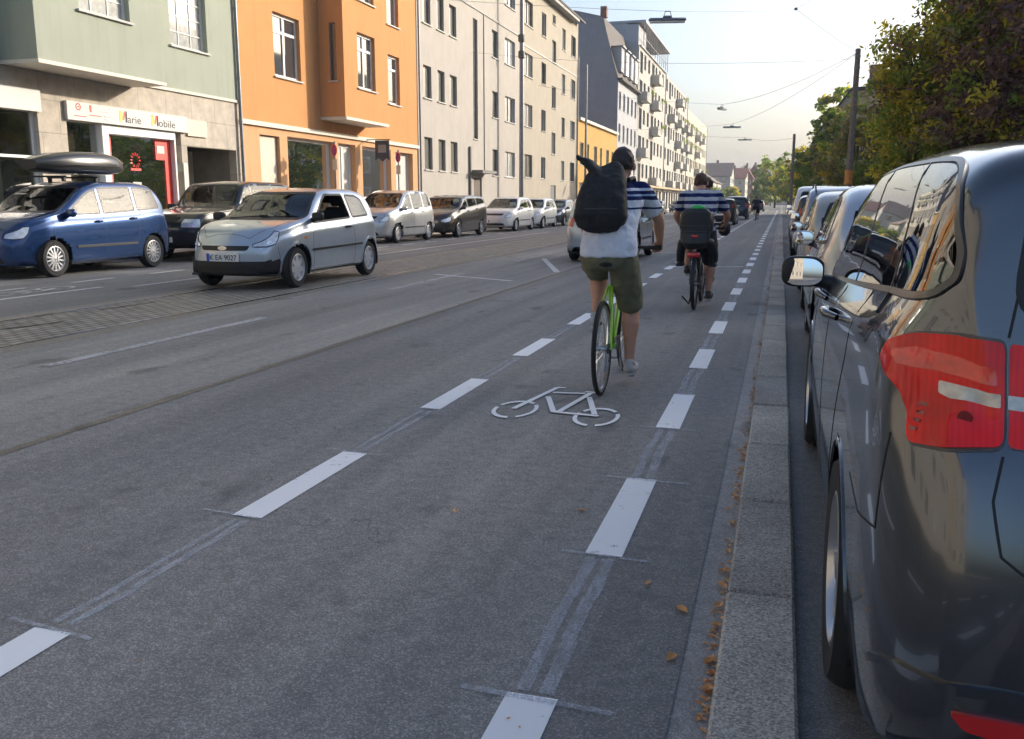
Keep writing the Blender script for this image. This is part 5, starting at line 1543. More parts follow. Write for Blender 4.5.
def simple_house(label, x0, x1, y0, y1, H, rise, wallm, roofm, name='town_house', face='X-', group=None, wins=3, floors=2):
    """gabled house; ridge along Y when face is the street side (x1 side), facade towards the road"""
    r = tag(empty(name, ((x0+x1)/2, (y0+y1)/2, 0)), label, 'house', group)
    cx, cy = (x0+x1)/2, (y0+y1)/2; hx, hy = (x1-x0)/2, (y1-y0)/2
    ridgeY = face in ('X+', 'X-')
    m = MB()
    P = [(-hx, -hy), (hx, -hy), (hx, hy), (-hx, hy)]
    for i in range(4):
        a, b = P[i], P[(i+1) % 4]; m.add([(a[0], a[1], 0), (b[0], b[1], 0), (b[0], b[1], H), (a[0], a[1], H)], [(0,1,2,3)])
    if ridgeY:
        for s in (-1, 1): m.add([(-hx, s*hy, H), (hx, s*hy, H), (0, s*hy, H+rise)], [(0,1,2) if s < 0 else (2,1,0)])
    else:
        for s in (-1, 1): m.add([(s*hx, -hy, H), (s*hx, hy, H), (s*hx, 0, H+rise)], [(0,1,2) if s > 0 else (2,1,0)])
    m.build('wall', wallm, r)
    m = MB(); o = .35; t = .14
    def slab(q): 
        q = [Vector(v) for v in q]; up = Vector((0, 0, t)); m.add(q+[v+up for v in q], [(3,2,1,0), (4,5,6,7), (0,1,5,4), (1,2,6,5), (2,3,7,6), (3,0,4,7)])
    k = rise/(hx if ridgeY else hy)
    if ridgeY:
        for s in (-1, 1): slab([(s*(hx+o), -hy-o, H-o*k+.02), (0, -hy-o, H+rise+.02), (0, hy+o, H+rise+.02), (s*(hx+o), hy+o, H-o*k+.02)])
    else:
        for s in (-1, 1): slab([(-hx-o, s*(hy+o), H-o*k+.02), (-hx-o, 0, H+rise+.02), (hx+o, 0, H+rise+.02), (hx+o, s*(hy+o), H-o*k+.02)])
    rf = m.build('roof', roofm, r); recalc(rf)
    c = MB(); c.box((-.3, hy*.3, H+rise*.6), (.4, hy*.3+.7, H+rise+1.1)); c.build('chimney', M['brickY'], rf)
    # windows on the road side and on the side facing us
    sx = 1 if x1 < 0 else -1
    Fr = Fac(r, (sx*hx, -hy if sx > 0 else hy, 0), (0, sx, 0), (sx, 0, 0))
    Fn = Fac(r, (-hx, -hy, 0), (1, 0, 0), (0, -1, 0))
    fh = H/floors
    for FF, Ln in ((Fr, 2*hy), (Fn, 2*hx)):
        for f in range(floors):
            for k_ in range(wins):
                u = Ln*(k_+.5)/wins-.55
                w = MB(); FF.box(w, u, u+1.1, fh*f+.9, fh*f+2.3, .003, .05); ww = w.build('window', M['wframe'], r)
                w = MB(); FF.box(w, u+.1, u+1.0, fh*f+1.0, fh*f+2.2, .051, .06); w.build('pane', M['wpane'], ww)
    return r
# ------------------------------------------------------------------ trees and plants
M['leaf_g'] = leafmat('leaf_green', (.13,.20,.035), (.28,.34,.06), .45)
M['leaf_y'] = leafmat('leaf_yellow', (.34,.33,.045), (.60,.46,.08), .5)
M['leaf_p'] = leafmat('leaf_purple', (.12,.068,.072), (.26,.15,.115), .35)
M['leaf_o'] = leafmat('leaf_olive', (.2,.185,.10), (.36,.30,.15), .4)
M['leaf_d'] = leafmat('leaf_dark', (.095,.14,.035), (.2,.25,.06), .4)
M['leaf_r'] = leafmat('leaf_rust', (.22,.07,.02), (.34,.16,.04), .3)
DEAD = leafmat('leaf_fallen', (.45,.17,.06), (.75,.42,.17), .1)

def leaves(name, blobs, n, size, mats, parent, seed=1, clump=.55, shell=.55):
    """blobs: (cx,cy,cz,rx,ry,rz,material weights)"""
    rs = np.random.RandomState(seed)
    vol = np.array([b[3]*b[4]*b[5] for b in blobs])**.75; vol /= vol.sum()
    V = []; mi = []
    for b, w in zip(blobs, vol):
        nl = int(n*w); nc = max(6, int(nl/34))
        d = rs.normal(size=(nc, 3)); d /= np.linalg.norm(d, axis=1)[:, None]
        rr = (rs.rand(nc)*(1-shell)+shell)**.6
        wob = 1+.22*np.sin(d[:, 0]*5+seed)*np.cos(d[:, 2]*4+seed*2)+.12*rs.normal(size=nc)
        cen = d*(rr*wob)[:, None]*np.array(b[3:6])+np.array(b[:3])
        cm = rs.choice(len(mats), size=nc, p=b[6])
        idx = rs.randint(nc, size=nl)
        off = rs.normal(size=(nl, 3))*clump*(.35+.65*rs.rand(nc))[idx][:, None]*.5
        off[:, 2] *= .6
        P = cen[idx]+off
        a = rs.normal(size=(nl, 3)); a /= np.linalg.norm(a, axis=1)[:, None]
        c = rs.normal(size=(nl, 3)); c -= a*(a*c).sum(1)[:, None]; c /= np.linalg.norm(c, axis=1)[:, None]
        s_ = size*(.6+.8*rs.rand(nl))[:, None]
        q = np.stack([P-a*s_, P+c*s_*.45, P+a*s_, P-c*s_*.45], 1)
        V.append(q.reshape(-1, 3)); mi.append(cm[idx])
    V = np.concatenate(V); mi = np.concatenate(mi)
    me = bpy.data.meshes.new(name); k = len(V)//4
    me.vertices.add(len(V)); me.vertices.foreach_set('co', V.ravel())
    me.loops.add(len(V)); me.loops.foreach_set('vertex_index', np.arange(len(V), dtype=np.int32))
    me.polygons.add(k); me.polygons.foreach_set('loop_start', np.arange(0, len(V), 4, dtype=np.int32))
    for m in mats: me.materials.append(m)
    me.update(calc_edges=True)
    me.polygons.foreach_set('material_index', mi.astype(np.int32))
    me.update(); me.validate()
    o = bpy.data.objects.new(name, me); COL.objects.link(o); o.parent = parent
    return o

def tree(label, x, y, trunk_h, blobs, n, size, mats, seed=1, group=None, tr=.16, clump=.55, name='tree', cat='tree', shell=.55):
    r = tag(empty(name, (x, y, 0)), label, cat, group)
    rnd = random.Random(seed)
    m = MB()
    top = max(b[2] for b in blobs)
    m.tube([(0, 0, -.05), (.03, .02, trunk_h*.5), (-.03, .05, trunk_h), (0, 0, top)], [tr*1.25, tr, tr*.8, tr*.3], 10)
    for b in blobs:
        for k in range(5):
            e = Vector((b[0]+rnd.uniform(-.7, .7)*b[3], b[1]+rnd.uniform(-.7, .7)*b[4], b[2]+rnd.uniform(-.4, .7)*b[5]))
            s_ = Vector((0, 0, trunk_h*rnd.uniform(.7, 1.1)))
            mid = s_.lerp(e, .5)+Vector((0, 0, rnd.uniform(-.2, .4)))
            m.tube([s_, mid, e], [tr*.45, tr*.28, tr*.08], 6)
            for q in range(3):
                e2 = e+Vector((rnd.uniform(-1, 1), rnd.uniform(-1, 1), rnd.uniform(-.6, .8)))*b[3]*.4
                m.tube([mid.lerp(e, .5), e2], [tr*.14, tr*.04], 5)
    m.build('trunk', M['bark'], r, 60)
    leaves('crown', blobs, n, size, mats, r, seed, clump, shell)
    return r

def build_trees():
    mats = [M['leaf_p'], M['leaf_g'], M['leaf_y'], M['leaf_o']]
    # copper beech and neighbours, upper right
    tree('large dark purple-leaved tree filling the upper right corner', 6.6, 27, 2.2,
         [(0, 0, 5.2, 3.0, 3.0, 2.9, (.8,.1,.06,.04)), (-1.3, -.6, 4.0, 1.8, 2.0, 1.9, (.6,.15,.13,.12)), (.8, -1, 7.4, 2.6, 2.5, 2.0, (.55,.33,.1,.02)), (1.4, -1.5, 3.2, 2.2, 2, 1.7, (.8,.1,.04,.06)), (-1.5, .3, 6.4, 1.4, 1.6, 1.5, (.3,.25,.4,.05))], 56000, .088, mats, 3, tr=.25)
    tree('yellow-green bushy tree left of the dark purple tree', 4.3, 29, 1.5,
         [(0, 0, 3.3, 1.9, 1.9, 1.9, (.02,.48,.42,.08)), (-.6, 0, 4.9, 1.35, 1.5, 1.4, (.08,.35,.5,.07)), (.5, .2, 6.4, 1.2, 1.4, 1.2, (.1,.3,.55,.05)), (.4, -.8, 2.1, 1.8, 1.6, 1.3, (0,.55,.35,.1))], 42000, .078, mats, 5, tr=.16)
    tree('green leafy tree at the very right edge in front of the purple tree', 8.0, 24.5, 2.5,
         [(-1.0, -1.5, 5.2, 1.1, 1.3, 1.5, (0,.8,.18,.02)), (.4, -1, 7.6, 2.2, 2, 1.6, (.05,.75,.18,.02)), (0, 0, 3.2, 1.2, 1.3, 1.2, (.4,.5,.1,0))], 22000, .09, mats, 7, tr=.18)
    # row behind, shading the road
    gr = 'tall trees along the right-hand gardens'
    tn = [M['leaf_d'], M['leaf_g'], M['leaf_y'], M['leaf_o']]
    spots = [(9.2, 38, 10.8, 'tall dark green tree directly behind the purple tree'), (8.6, 46, 10.4, 'second of the tall garden trees, behind the yellow-green bushy tree'), (8.8, 54.5, 10.2, 'third of the tall garden trees, further up behind the yellow-green one'), (8.6, 63, 9.6, 'tall garden tree just this side of the tan gable house'), (8.8, 72, 9.6, 'tall garden tree beside the tan gable house')]
    for i, (x, y, h, lab) in enumerate(spots):
        tree(lab, x, y, 2.4, [(0, 0, h*.58, 3.1, 3.9, h*.33, (.4,.35,.15,.1)), (0, 1, h*.82, 2.2, 2.6, h*.17, (.2,.45,.25,.1)), (-.6, -1.5, h*.3, 2.4, 2.6, h*.2, (.4,.4,.1,.1))], 13000, .16, tn, 20+i, gr, tr=.22, clump=.8)
    tree('sparse olive-brown tree in front of the tan gable house, right of the nearer pole', 3.7, 52, 1.6, [(0, 0, 3.3, 1.9, 2, 1.9, (.02,.1,.1,.78)), (.4, 0, 5.2, 1.3, 1.4, 1.4, (.0,.15,.15,.7)), (-.7, .3, 2.3, 1.2, 1.2, 1.2, (.1,.2,.1,.6))], 9000, .11, tn, 31, tr=.12)
    tree('dark bushy shrub beneath the olive-brown tree', 4.3, 47, .6, [(0, 0, 1.7, 1.7, 1.6, 1.4, (.6,.25,.02,.13))], 6000, .10, tn, 32, tr=.1, name='shrub', cat='shrub')
    tree('green tree rising above the roof edge of the tan gable house', 6.4, 112, 6, [(-.2, 0, 12.2, 2.6, 2.6, 1.8, (.2,.6,.15,.05)), (-1.6, 0, 9.8, 1.9, 1.9, 1.8, (.3,.6,.1,0)), (0, 0, 8, 2.4, 2, 2.0, (.3,.6,.1,0))], 5000, .28, tn, 33, tr=.25)
    tree('small green tree against the left corner of the tan gable house', 3.4, 84, 2.5, [(0, 0, 5.4, 1.6, 1.8, 2.2, (.45,.4,.1,.05)), (-.5, 0, 3.0, 1.3, 1.5, 1.6, (.5,.4,.05,.05)), (.6, 0, 8.2, .9, 1, .9, (.3,.55,.1,.05))], 6500, .17, tn, 34, tr=.14)
    tree('dark tree standing between the two wooden poles', 2.6, 100, 2.5, [(0, 0, 4.6, 1.5, 2, 2.4, (.6,.25,.1,.05)), (.2, 0, 2.6, 1.6, 1.6, 1.8, (.6,.25,.1,.05))], 4500, .2, tn, 35, tr=.14)
    tree('bright yellow-green tree right beside the far pole', 2.3, 122, 2.5, [(0, 0, 4.4, 1.9, 2, 2.2, (.05,.3,.5,.15)), (0, 0, 6.6, 1.2, 1.2, 1.4, (.05,.3,.55,.1))], 3500, .26, tn, 36, tr=.14)
    # street end trees
    gr = 'trees where the street bends away'
    rnd = random.Random(5)
    sp = [(-1.5, 205, 11, 4.2, (.35,.45,.15,.05), 'rounded green tree left of the far pole at the street end'), (1.2, 185, 8.5, 3.0, (.2,.3,.4,.1), 'yellowish tree just left of the far pole'), (3.4, 165, 9, 3.0, (.6,.3,.05,.05), 'dark tree just right of the far pole at the street end'),
          (-6.0, 250, 7.5, 2.4, (.9,.1,0,0), 'dark cone-shaped tree under the green traffic light'), (1.5, 262, 15, 5.0, (.4,.4,.15,.05), 'tall broad tree far beyond the street end'), (-3.5, 300, 15, 5.5, (.4,.45,.1,.05), 'broad hazy tree at the foot of the hill'), (-15.5, 225, 4.5, 2.2, (.4,.5,.1,0), 'small green street tree before the far low houses'), (-13.8, 262, 5.5, 2.4, (.1,.5,.35,.05), 'yellow-green street tree beside the far cream house'), (5.6, 215, 13, 4.5, (.5,.35,.1,.05), 'tall green tree behind the far pole')]
    for i, (x, y, h, w, wt, lab) in enumerate(sp):
        tree(lab, x, y, h*.25, [(0, 0, h*.62, w, w, h*.34, wt), (.2*w, 0, h*.35, w*.8, w*.8, h*.25, wt)] if i != 3 else [(0, 0, h*.3, w, w, h*.26, wt), (0, 0, h*.6, w*.6, w*.6, h*.25, wt), (0, 0, h*.85, w*.28, w*.28, h*.15, wt)], 2600, .36, tn, 50+i, gr, tr=.2, clump=1.0)
    # hedge / low wall behind the right pavement
    hd = tree('clipped green hedge behind the right-hand pavement', 5.6, 60, .3, [(0, k*3-22, .8, .7, 2.2, .75, (.5,.4,.05,.05)) for k in range(15)], 9000, .10, tn, 71, tr=.03, clump=.4, name='hedge', cat='hedge', shell=.7)

def build_right_side():
    # unseen blocks added to shade the road, with a gap to sun the trees
    for cy, ln, lab in ((99.5, 59, 'long plain unseen block added to shade the road, farther up the street at right'), (24, 42, 'plain unseen block added to shade the road, well back at right beside the camera')):
        r = tag(empty('apartment_building', (36, cy, 0)), lab, 'building')
        m = MB(); n_ = int(ln/5)
        F = Fac(r, (-6, ln/2, 0), (0, -1, 0), (-1, 0, 0))
        ops = [(1+k*5, 2.8+k*5, z, z+1.6) for k in range(n_) for z in (1.2, 4.4, 7.6, 10.8, 14.0)]
        F.wall(m, 0, ln, 0, 19.6, ops); blockback(m, F, 0, ln, 0, 19.6, 12); m.build('wall', M['cream'], r)
        for i, o in enumerate(ops): F.window(*o, pane=pick(i), mull='v', sill=False)
        roof_gable(F, r, 0, ln, 19.6, 12, 1.2)
    # tan gable house
    r = tag(empty('town_house', (9, 98, 0)), 'tan house with a steep mansard gable behind the olive-brown tree', 'house')
    prof = [(-6.3, 0), (-6.3, 7.3), (-3.4, 11.4), (5.5, 11.9), (8, 7.2), (8, 0)]
    m = MB(); n = len(prof)
    m.add([(a, -6, b) for a, b in prof]+[(a, 6, b) for a, b in prof], [tuple(range(n)), tuple(range(n, 2*n))[::-1]]+[(i, n+i, n+(i+1) % n, (i+1) % n) for i in (0, 4)]); m.build('wall', M['tan'], r)
    m = MB()
    for i in range(1, 4):
        a, b = prof[i], prof[i+1]
        m.add([(a[0], -6.3, a[1]+.05), (b[0], -6.3, b[1]+.05), (b[0], 6.3, b[1]+.05), (a[0], 6.3, a[1]+.05), (a[0], -6.3, a[1]+.3), (b[0], -6.3, b[1]+.3), (b[0], 6.3, b[1]+.3), (a[0], 6.3, a[1]+.3)], [(0,1,2,3), (7,6,5,4), (0,4,5,1), (2,6,7,3), (1,5,6,2), (3,7,4,0)])
    rf = m.build('roof', plain('slate_roof', (.05,.045,.045), .7, var=.2), r)
    m = MB(); m.box((-1.6, -3, 11.4), (-.2, -2, 14.1)); m.build('chimney', M['brick'], rf)
    Fn = Fac(r, (-6.3, -6, 0), (1, 0, 0), (0, -1, 0))
    for u in (1.2, 4.6, 8.0, 11.0):
        for v in (1.2, 4.4):
            q = MB(); Fn.box(q, u, u+1.1, v, v+1.7, .003, .05); w = q.build('window', M['wframe'], r)
            q = MB(); Fn.box(q, u+.1, u+1.0, v+.1, v+1.6, .051, .06); q.build('pane', M['wpane'], w)
    # low garden wall
    w = MB(); w.box((4.9, 40, .1), (5.1, 90, 1.15)); w.box((4.85, 40, 1.151), (5.15, 90, 1.22))
    for k in range(11): w.box((4.82, 40+k*4.95, .1), (5.18, 40.36+k*4.95, 1.3))
    tag(w.build('garden_wall', M['tan'], None), 'low tan garden wall behind the far parked cars on the right', 'wall')
    # tan pillar by the second pole
    q = MB(); q.box((3.0, 77.8, 0), (3.5, 78.3, 4.8)); q.box((2.9, 77.7, 4.801), (3.6, 78.4, 4.95))
    for k in range(4): q.box((2.98, 77.78, 1+k), (3.52, 78.32, 1.04+k))
    q2 = MB(); 
    tag(q.build('gate_pillar', M['tan'], None), 'slender tan pillar between the small green tree and the nearer pole', 'pillar')

def pole(label, x, y, h, r=.11, lean=0, mat='wood', name='wooden_pole', cat='pole'):
    m = MB(); m.tube([(0, 0, 0), (lean*.5, 0, h*.5), (lean, 0, h)], [r*1.15, r, r*.82], 14)
    e = tag(empty(name, (x, y, 0)), label, cat)
    m.build('shaft', M[mat], e, 50)
    c = MB(); c.tube([(lean, 0, h), (lean, 0, h+.05)], [r*.95, r*.6], 14)
    for z in (h-.25, h-.7): c.lathe([(r*.86, -.03), (r*1.0, -.03), (r*1.0, .03), (r*.86, .03)], Matrix.Translation((lean, 0, z)) @ Matrix.Rotation(R(90), 4, 'Y'), 16)
    c.build('clamp', M['zinc'], e, 50)
    return e

def sag(a, b, s, n=14):
    a, b = Vector(a), Vector(b)
    return [a.lerp(b, i/n) - Vector((0, 0, s*4*(i/n)*(1-i/n))) for i in range(n+1)]

def lamp(label, x, y, z, rot=0, ln=1.15):
    e = tag(empty('street_lamp', (x, y, z), rot), label, 'street lamp', 'lamps hung over the road')
    m = MB(); m.bbox((0, 0, .05), (ln, .2, .10), .04); m.bbox((0, 0, .13), (.3, .12, .08), .03); m.build('housing', M['zinc'], e, 40)
    m = MB(); m.bbox((0, 0, -.02), (ln*.94, .17, .06), .025); m.build('lens', plain('lamp_lens', (.75,.72,.66), .3, 0, .5) if 'lamp_lens' not in bpy.data.materials else bpy.data.materials['lamp_lens'], e, 40)
    m = MB()
    for sx in (-.12, .12): m.tube([(sx, 0, .15), (sx*.6, 0, .30)], .012, 6)
    m.tube([(-.09, 0, .30), (.09, 0, .30)], .016, 6); m.build('hanger', M['zinc'], e)
    return e

M['hazed_roof'] = brickmat('hazed_roof_tile', (.24,.17,.13), (.2,.14,.11), (.1,.08,.07), 1, .3, .3, .02, plane='YZ')  # brownish tile colour, lightened to stand in for distance haze
def build_street_furniture():
    A = pole('nearer wooden pole with an orange band, right of the road', 2.62, 41, 7.45, .13, .05)
    m = MB(); m.lathe([(.15, -.3), (.158, -.3), (.158, .3), (.15, .3)], Matrix.Translation((.01, 0, 2.35)) @ Matrix.Rotation(R(90), 4, 'Y'), 18, True); m.build('orange_band', plain('poster_orange', (.65,.25,.06), .6, var=.25, vscale=10), A, 50)
    m = MB(); m.lathe([(.15, -.25), (.156, -.25), (.156, .25), (.15, .25)], Matrix.Translation((.005, 0, 1.6)) @ Matrix.Rotation(R(90), 4, 'Y'), 18, True); m.build('poster', plain('poster_grey', (.4,.38,.36), .7, var=.4, vscale=14), A, 50)
    pole('farther wooden pole, at the left end of the tree row', .80, 92, 7.6, .15)
    B = pole('slim dark pole between the far pole and the tan pillar', 2.0, 108, 6.0, .07, mat='trimgrey', name='metal_pole')
    G = pole('tall grey steel pole on the left pavement in front of the cream house', -14.9, 52.5, 14.5, .13, mat='zinc', name='steel_pole')
    for z in (10.6, 9.7):
        m = MB(); m.bbox((0, -.05, z), (.34, .3, .45), .06); m.build('junction_box', M['trimgrey'], G, 40)
    pole('slimmer grey steel pole farther up, at the corner of the yellow house', -15.4, 73.2, 12, .09, mat='zinc', name='steel_pole')
    # wires
    wm = plain('wire', (.22,.22,.225), .6, .2)
    def wire(label, pts, r=.012, name='span_wire'):
        m = MB(); m.tube(pts, r*.62, 5); return tag(m.build(name, wm, None, 60), label, 'wire', 'overhead wires')
    top = (2.67, 41, 7.35)
    n1 = (.13, 38, 8.6)
    L1 = (-3.75, 30, 7.22)
    wire('wire from the nearer pole up to the small ring over the road', sag(top, n1, .05), .013)
    wire('wire from the small ring to the nearest hanging lamp', sag(n1, L1, .05), .012)
    wire('wire from the nearest hanging lamp to the orange house', sag(L1, (-15.95, 26, 8.0), .12), .009)
    wire('wire from the small ring up to the right', sag(n1, (9.0, 33, 12.6), .1), .012)
    m = MB(); m.bbox(n1, (.14, .14, .10), .04); tag(m.build('wire_ring', wm, None, 40), 'small dark ring joining three wires high above the road', 'wire ring')
    wire('long wire from the nearer pole sloping to the lamp in mid street', sag(top, (-3.92, 60, 7.35), .35), .016)
    wire('second long wire from the nearer pole to the far lamp', sag(top, (-4.35, 80, 7.75), .4), .016)
    wire('level wire from the nearer pole across to the cream house', sag((2.65, 41, 7.1), (-15.95, 46.5, 9.0), .35), .011)
    wire('wire from the far pole across to the farthest lamp', sag((.8, 92, 7.3), (-4.46, 110, 8.6), .3), .02)
    wire('wire between the farthest lamp and the balcony block', sag((-4.46, 110, 8.6), (-15.9, 112, 10), .3), .018)
    wire('wire from the mid-street lamp to the beige house', sag((-3.92, 60, 7.35), (-15.9, 60, 8.9), .2), .012)
    wire('wire from the far lamp to the yellow house', sag((-4.35, 80, 7.75), (-15.9, 82, 7.7), .2), .014)
    lamp('nearest hanging lamp, long tube seen whole against the sky', -3.75, 30, 6.92, R(12), 1.18)
    lamp('small tilted hanging lamp in mid street below the long wires', -3.92, 60, 7.05, R(60), .9)
    lamp('flat hanging lamp, third along the street', -4.35, 80, 7.45, R(10), 1.5)
    lamp('farthest hanging lamp over the road', -4.46, 110, 8.3, R(10), 1.6)
    # traffic light
    e = tag(empty('traffic_light', (-5.2, 282, 0)), 'traffic light showing green at the far end of the street', 'traffic light')
    m = MB(); m.tube([(0, 0, 0), (0, 0, 7.6)], .09, 8); m.build('post', M['trimgrey'], e)
    m = MB(); m.bbox((0, -.1, 7.3), (.7, .3, 1.7), .05); m.build('signal_head', M['black'], e)
    gm, nt, b = newmat('green_signal'); b.inputs['Base Color'].default_value = rgb(0,.5,.2); b.inputs['Emission Color'].default_value = rgb(.05,.9,.4); b.inputs['Emission Strength'].default_value = 1.2
    m = MB(); m.lathe([(0, .0), (.3, .0)], Matrix.Translation((0, -.262, 6.9)) @ Matrix.Rotation(R(90), 4, 'Z'), 16); m.build('green_lamp', gm, e)
    # no-parking signs on posts in front of the orange house
    blue = plain('sign_blue', (.03,.06,.35), .4); red = M['red']
    for x, y, lab in ((-14.75, 28.6, 'round red and blue no-stopping sign on a post before the orange house shop window'), (-14.75, 34.0, 'second round no-stopping sign, by the white doorway of the orange house')):
        e = tag(empty('traffic_sign', (x, y, .12)), lab, 'traffic sign', 'round no-stopping signs')
        m = MB(); m.tube([(0, 0, 0), (0, 0, 3.25)], .03, 8); m.build('post', M['zinc'], e, 50)
        Mx = Matrix.Translation((.02, -.045, 2.95)) @ Matrix.Rotation(R(-128), 4, 'Z')
        m = MB(); m.lathe([(0, 0), (.19, 0), (.19, .02), (0, .02)], Mx, 28); d = m.build('disc', red, e, 40)
        m = MB(); m.lathe([(0, .022), (.15, .022)], Mx, 28); m.build('blue_field', blue, d)
        m = MB()
        for a in (45, -45): m.box((.023, -.15, -.018), (.026, .15, .018), Mx @ Matrix.Rotation(R(a), 4, 'X'))
        m.build('red_cross', red, d)
        m = MB(); m.box((0, -.17, -.65), (.015, .17, -.3), Mx); m.build('extra_plate', M['sign_white'], e)
    # far end houses
    simple_house('cream brown-roofed house just right of the farther cyclist, far down the left', -26, -16.5, 232, 262, 6.2, 3.0, M['cream'], M['hazed_roof'], wins=5)
    simple_house('pale green-white gabled house at the left far end of the street', -24, -14.5, 270, 292, 8.5, 4, M['white2'], M['hazed_roof'], face='Y', wins=3, floors=3)
    simple_house('white house with a reddish roof beyond the pale gabled one', -20, -11.5, 300, 322, 8.5, 3.5, M['cream'], M['redroof'], face='Y', wins=3, floors=3)
    gr = 'red brick houses at the end of the street'
    for i, (x, y, w, h) in enumerate(((-12.5, 326, 5, 9.5), (-10.2, 345, 5, 10.5), (-7.6, 362, 5.5, 11.5))):
        simple_house(['leftmost and nearest of the red brick houses at the end of the street', 'middle red brick house at the end of the street', 'tallest and rightmost red brick house, behind the green traffic light'][i], x-w/2, x+w/2, y, y+14, h, 4, M['brick'], M['redroof'], group=gr, wins=2, floors=3)
    simple_house('white house closing the street just left of the yellowish trees', -3.2, 2.5, 372, 384, 9, 4, M['white2'], M['rooftile'], face='Y', wins=3, floors=3)

def strip_mesh(m, pts, w, z, clip=None):
    """flat polyline on the road"""
    pts = [Vector((p[0], p[1], 0)) for p in pts]
    for i in range(len(pts)-1):
        a, b = pts[i], pts[i+1]; d = (b-a).normalized(); s = Vector((-d.y, d.x, 0))*w/2
        m.add([(a-s)+Vector((0,0,z)), (b-s)+Vector((0,0,z)), (b+s)+Vector((0,0,z)), (a+s)+Vector((0,0,z))], [(3,2,1,0)] if False else [(0,1,2,3)])

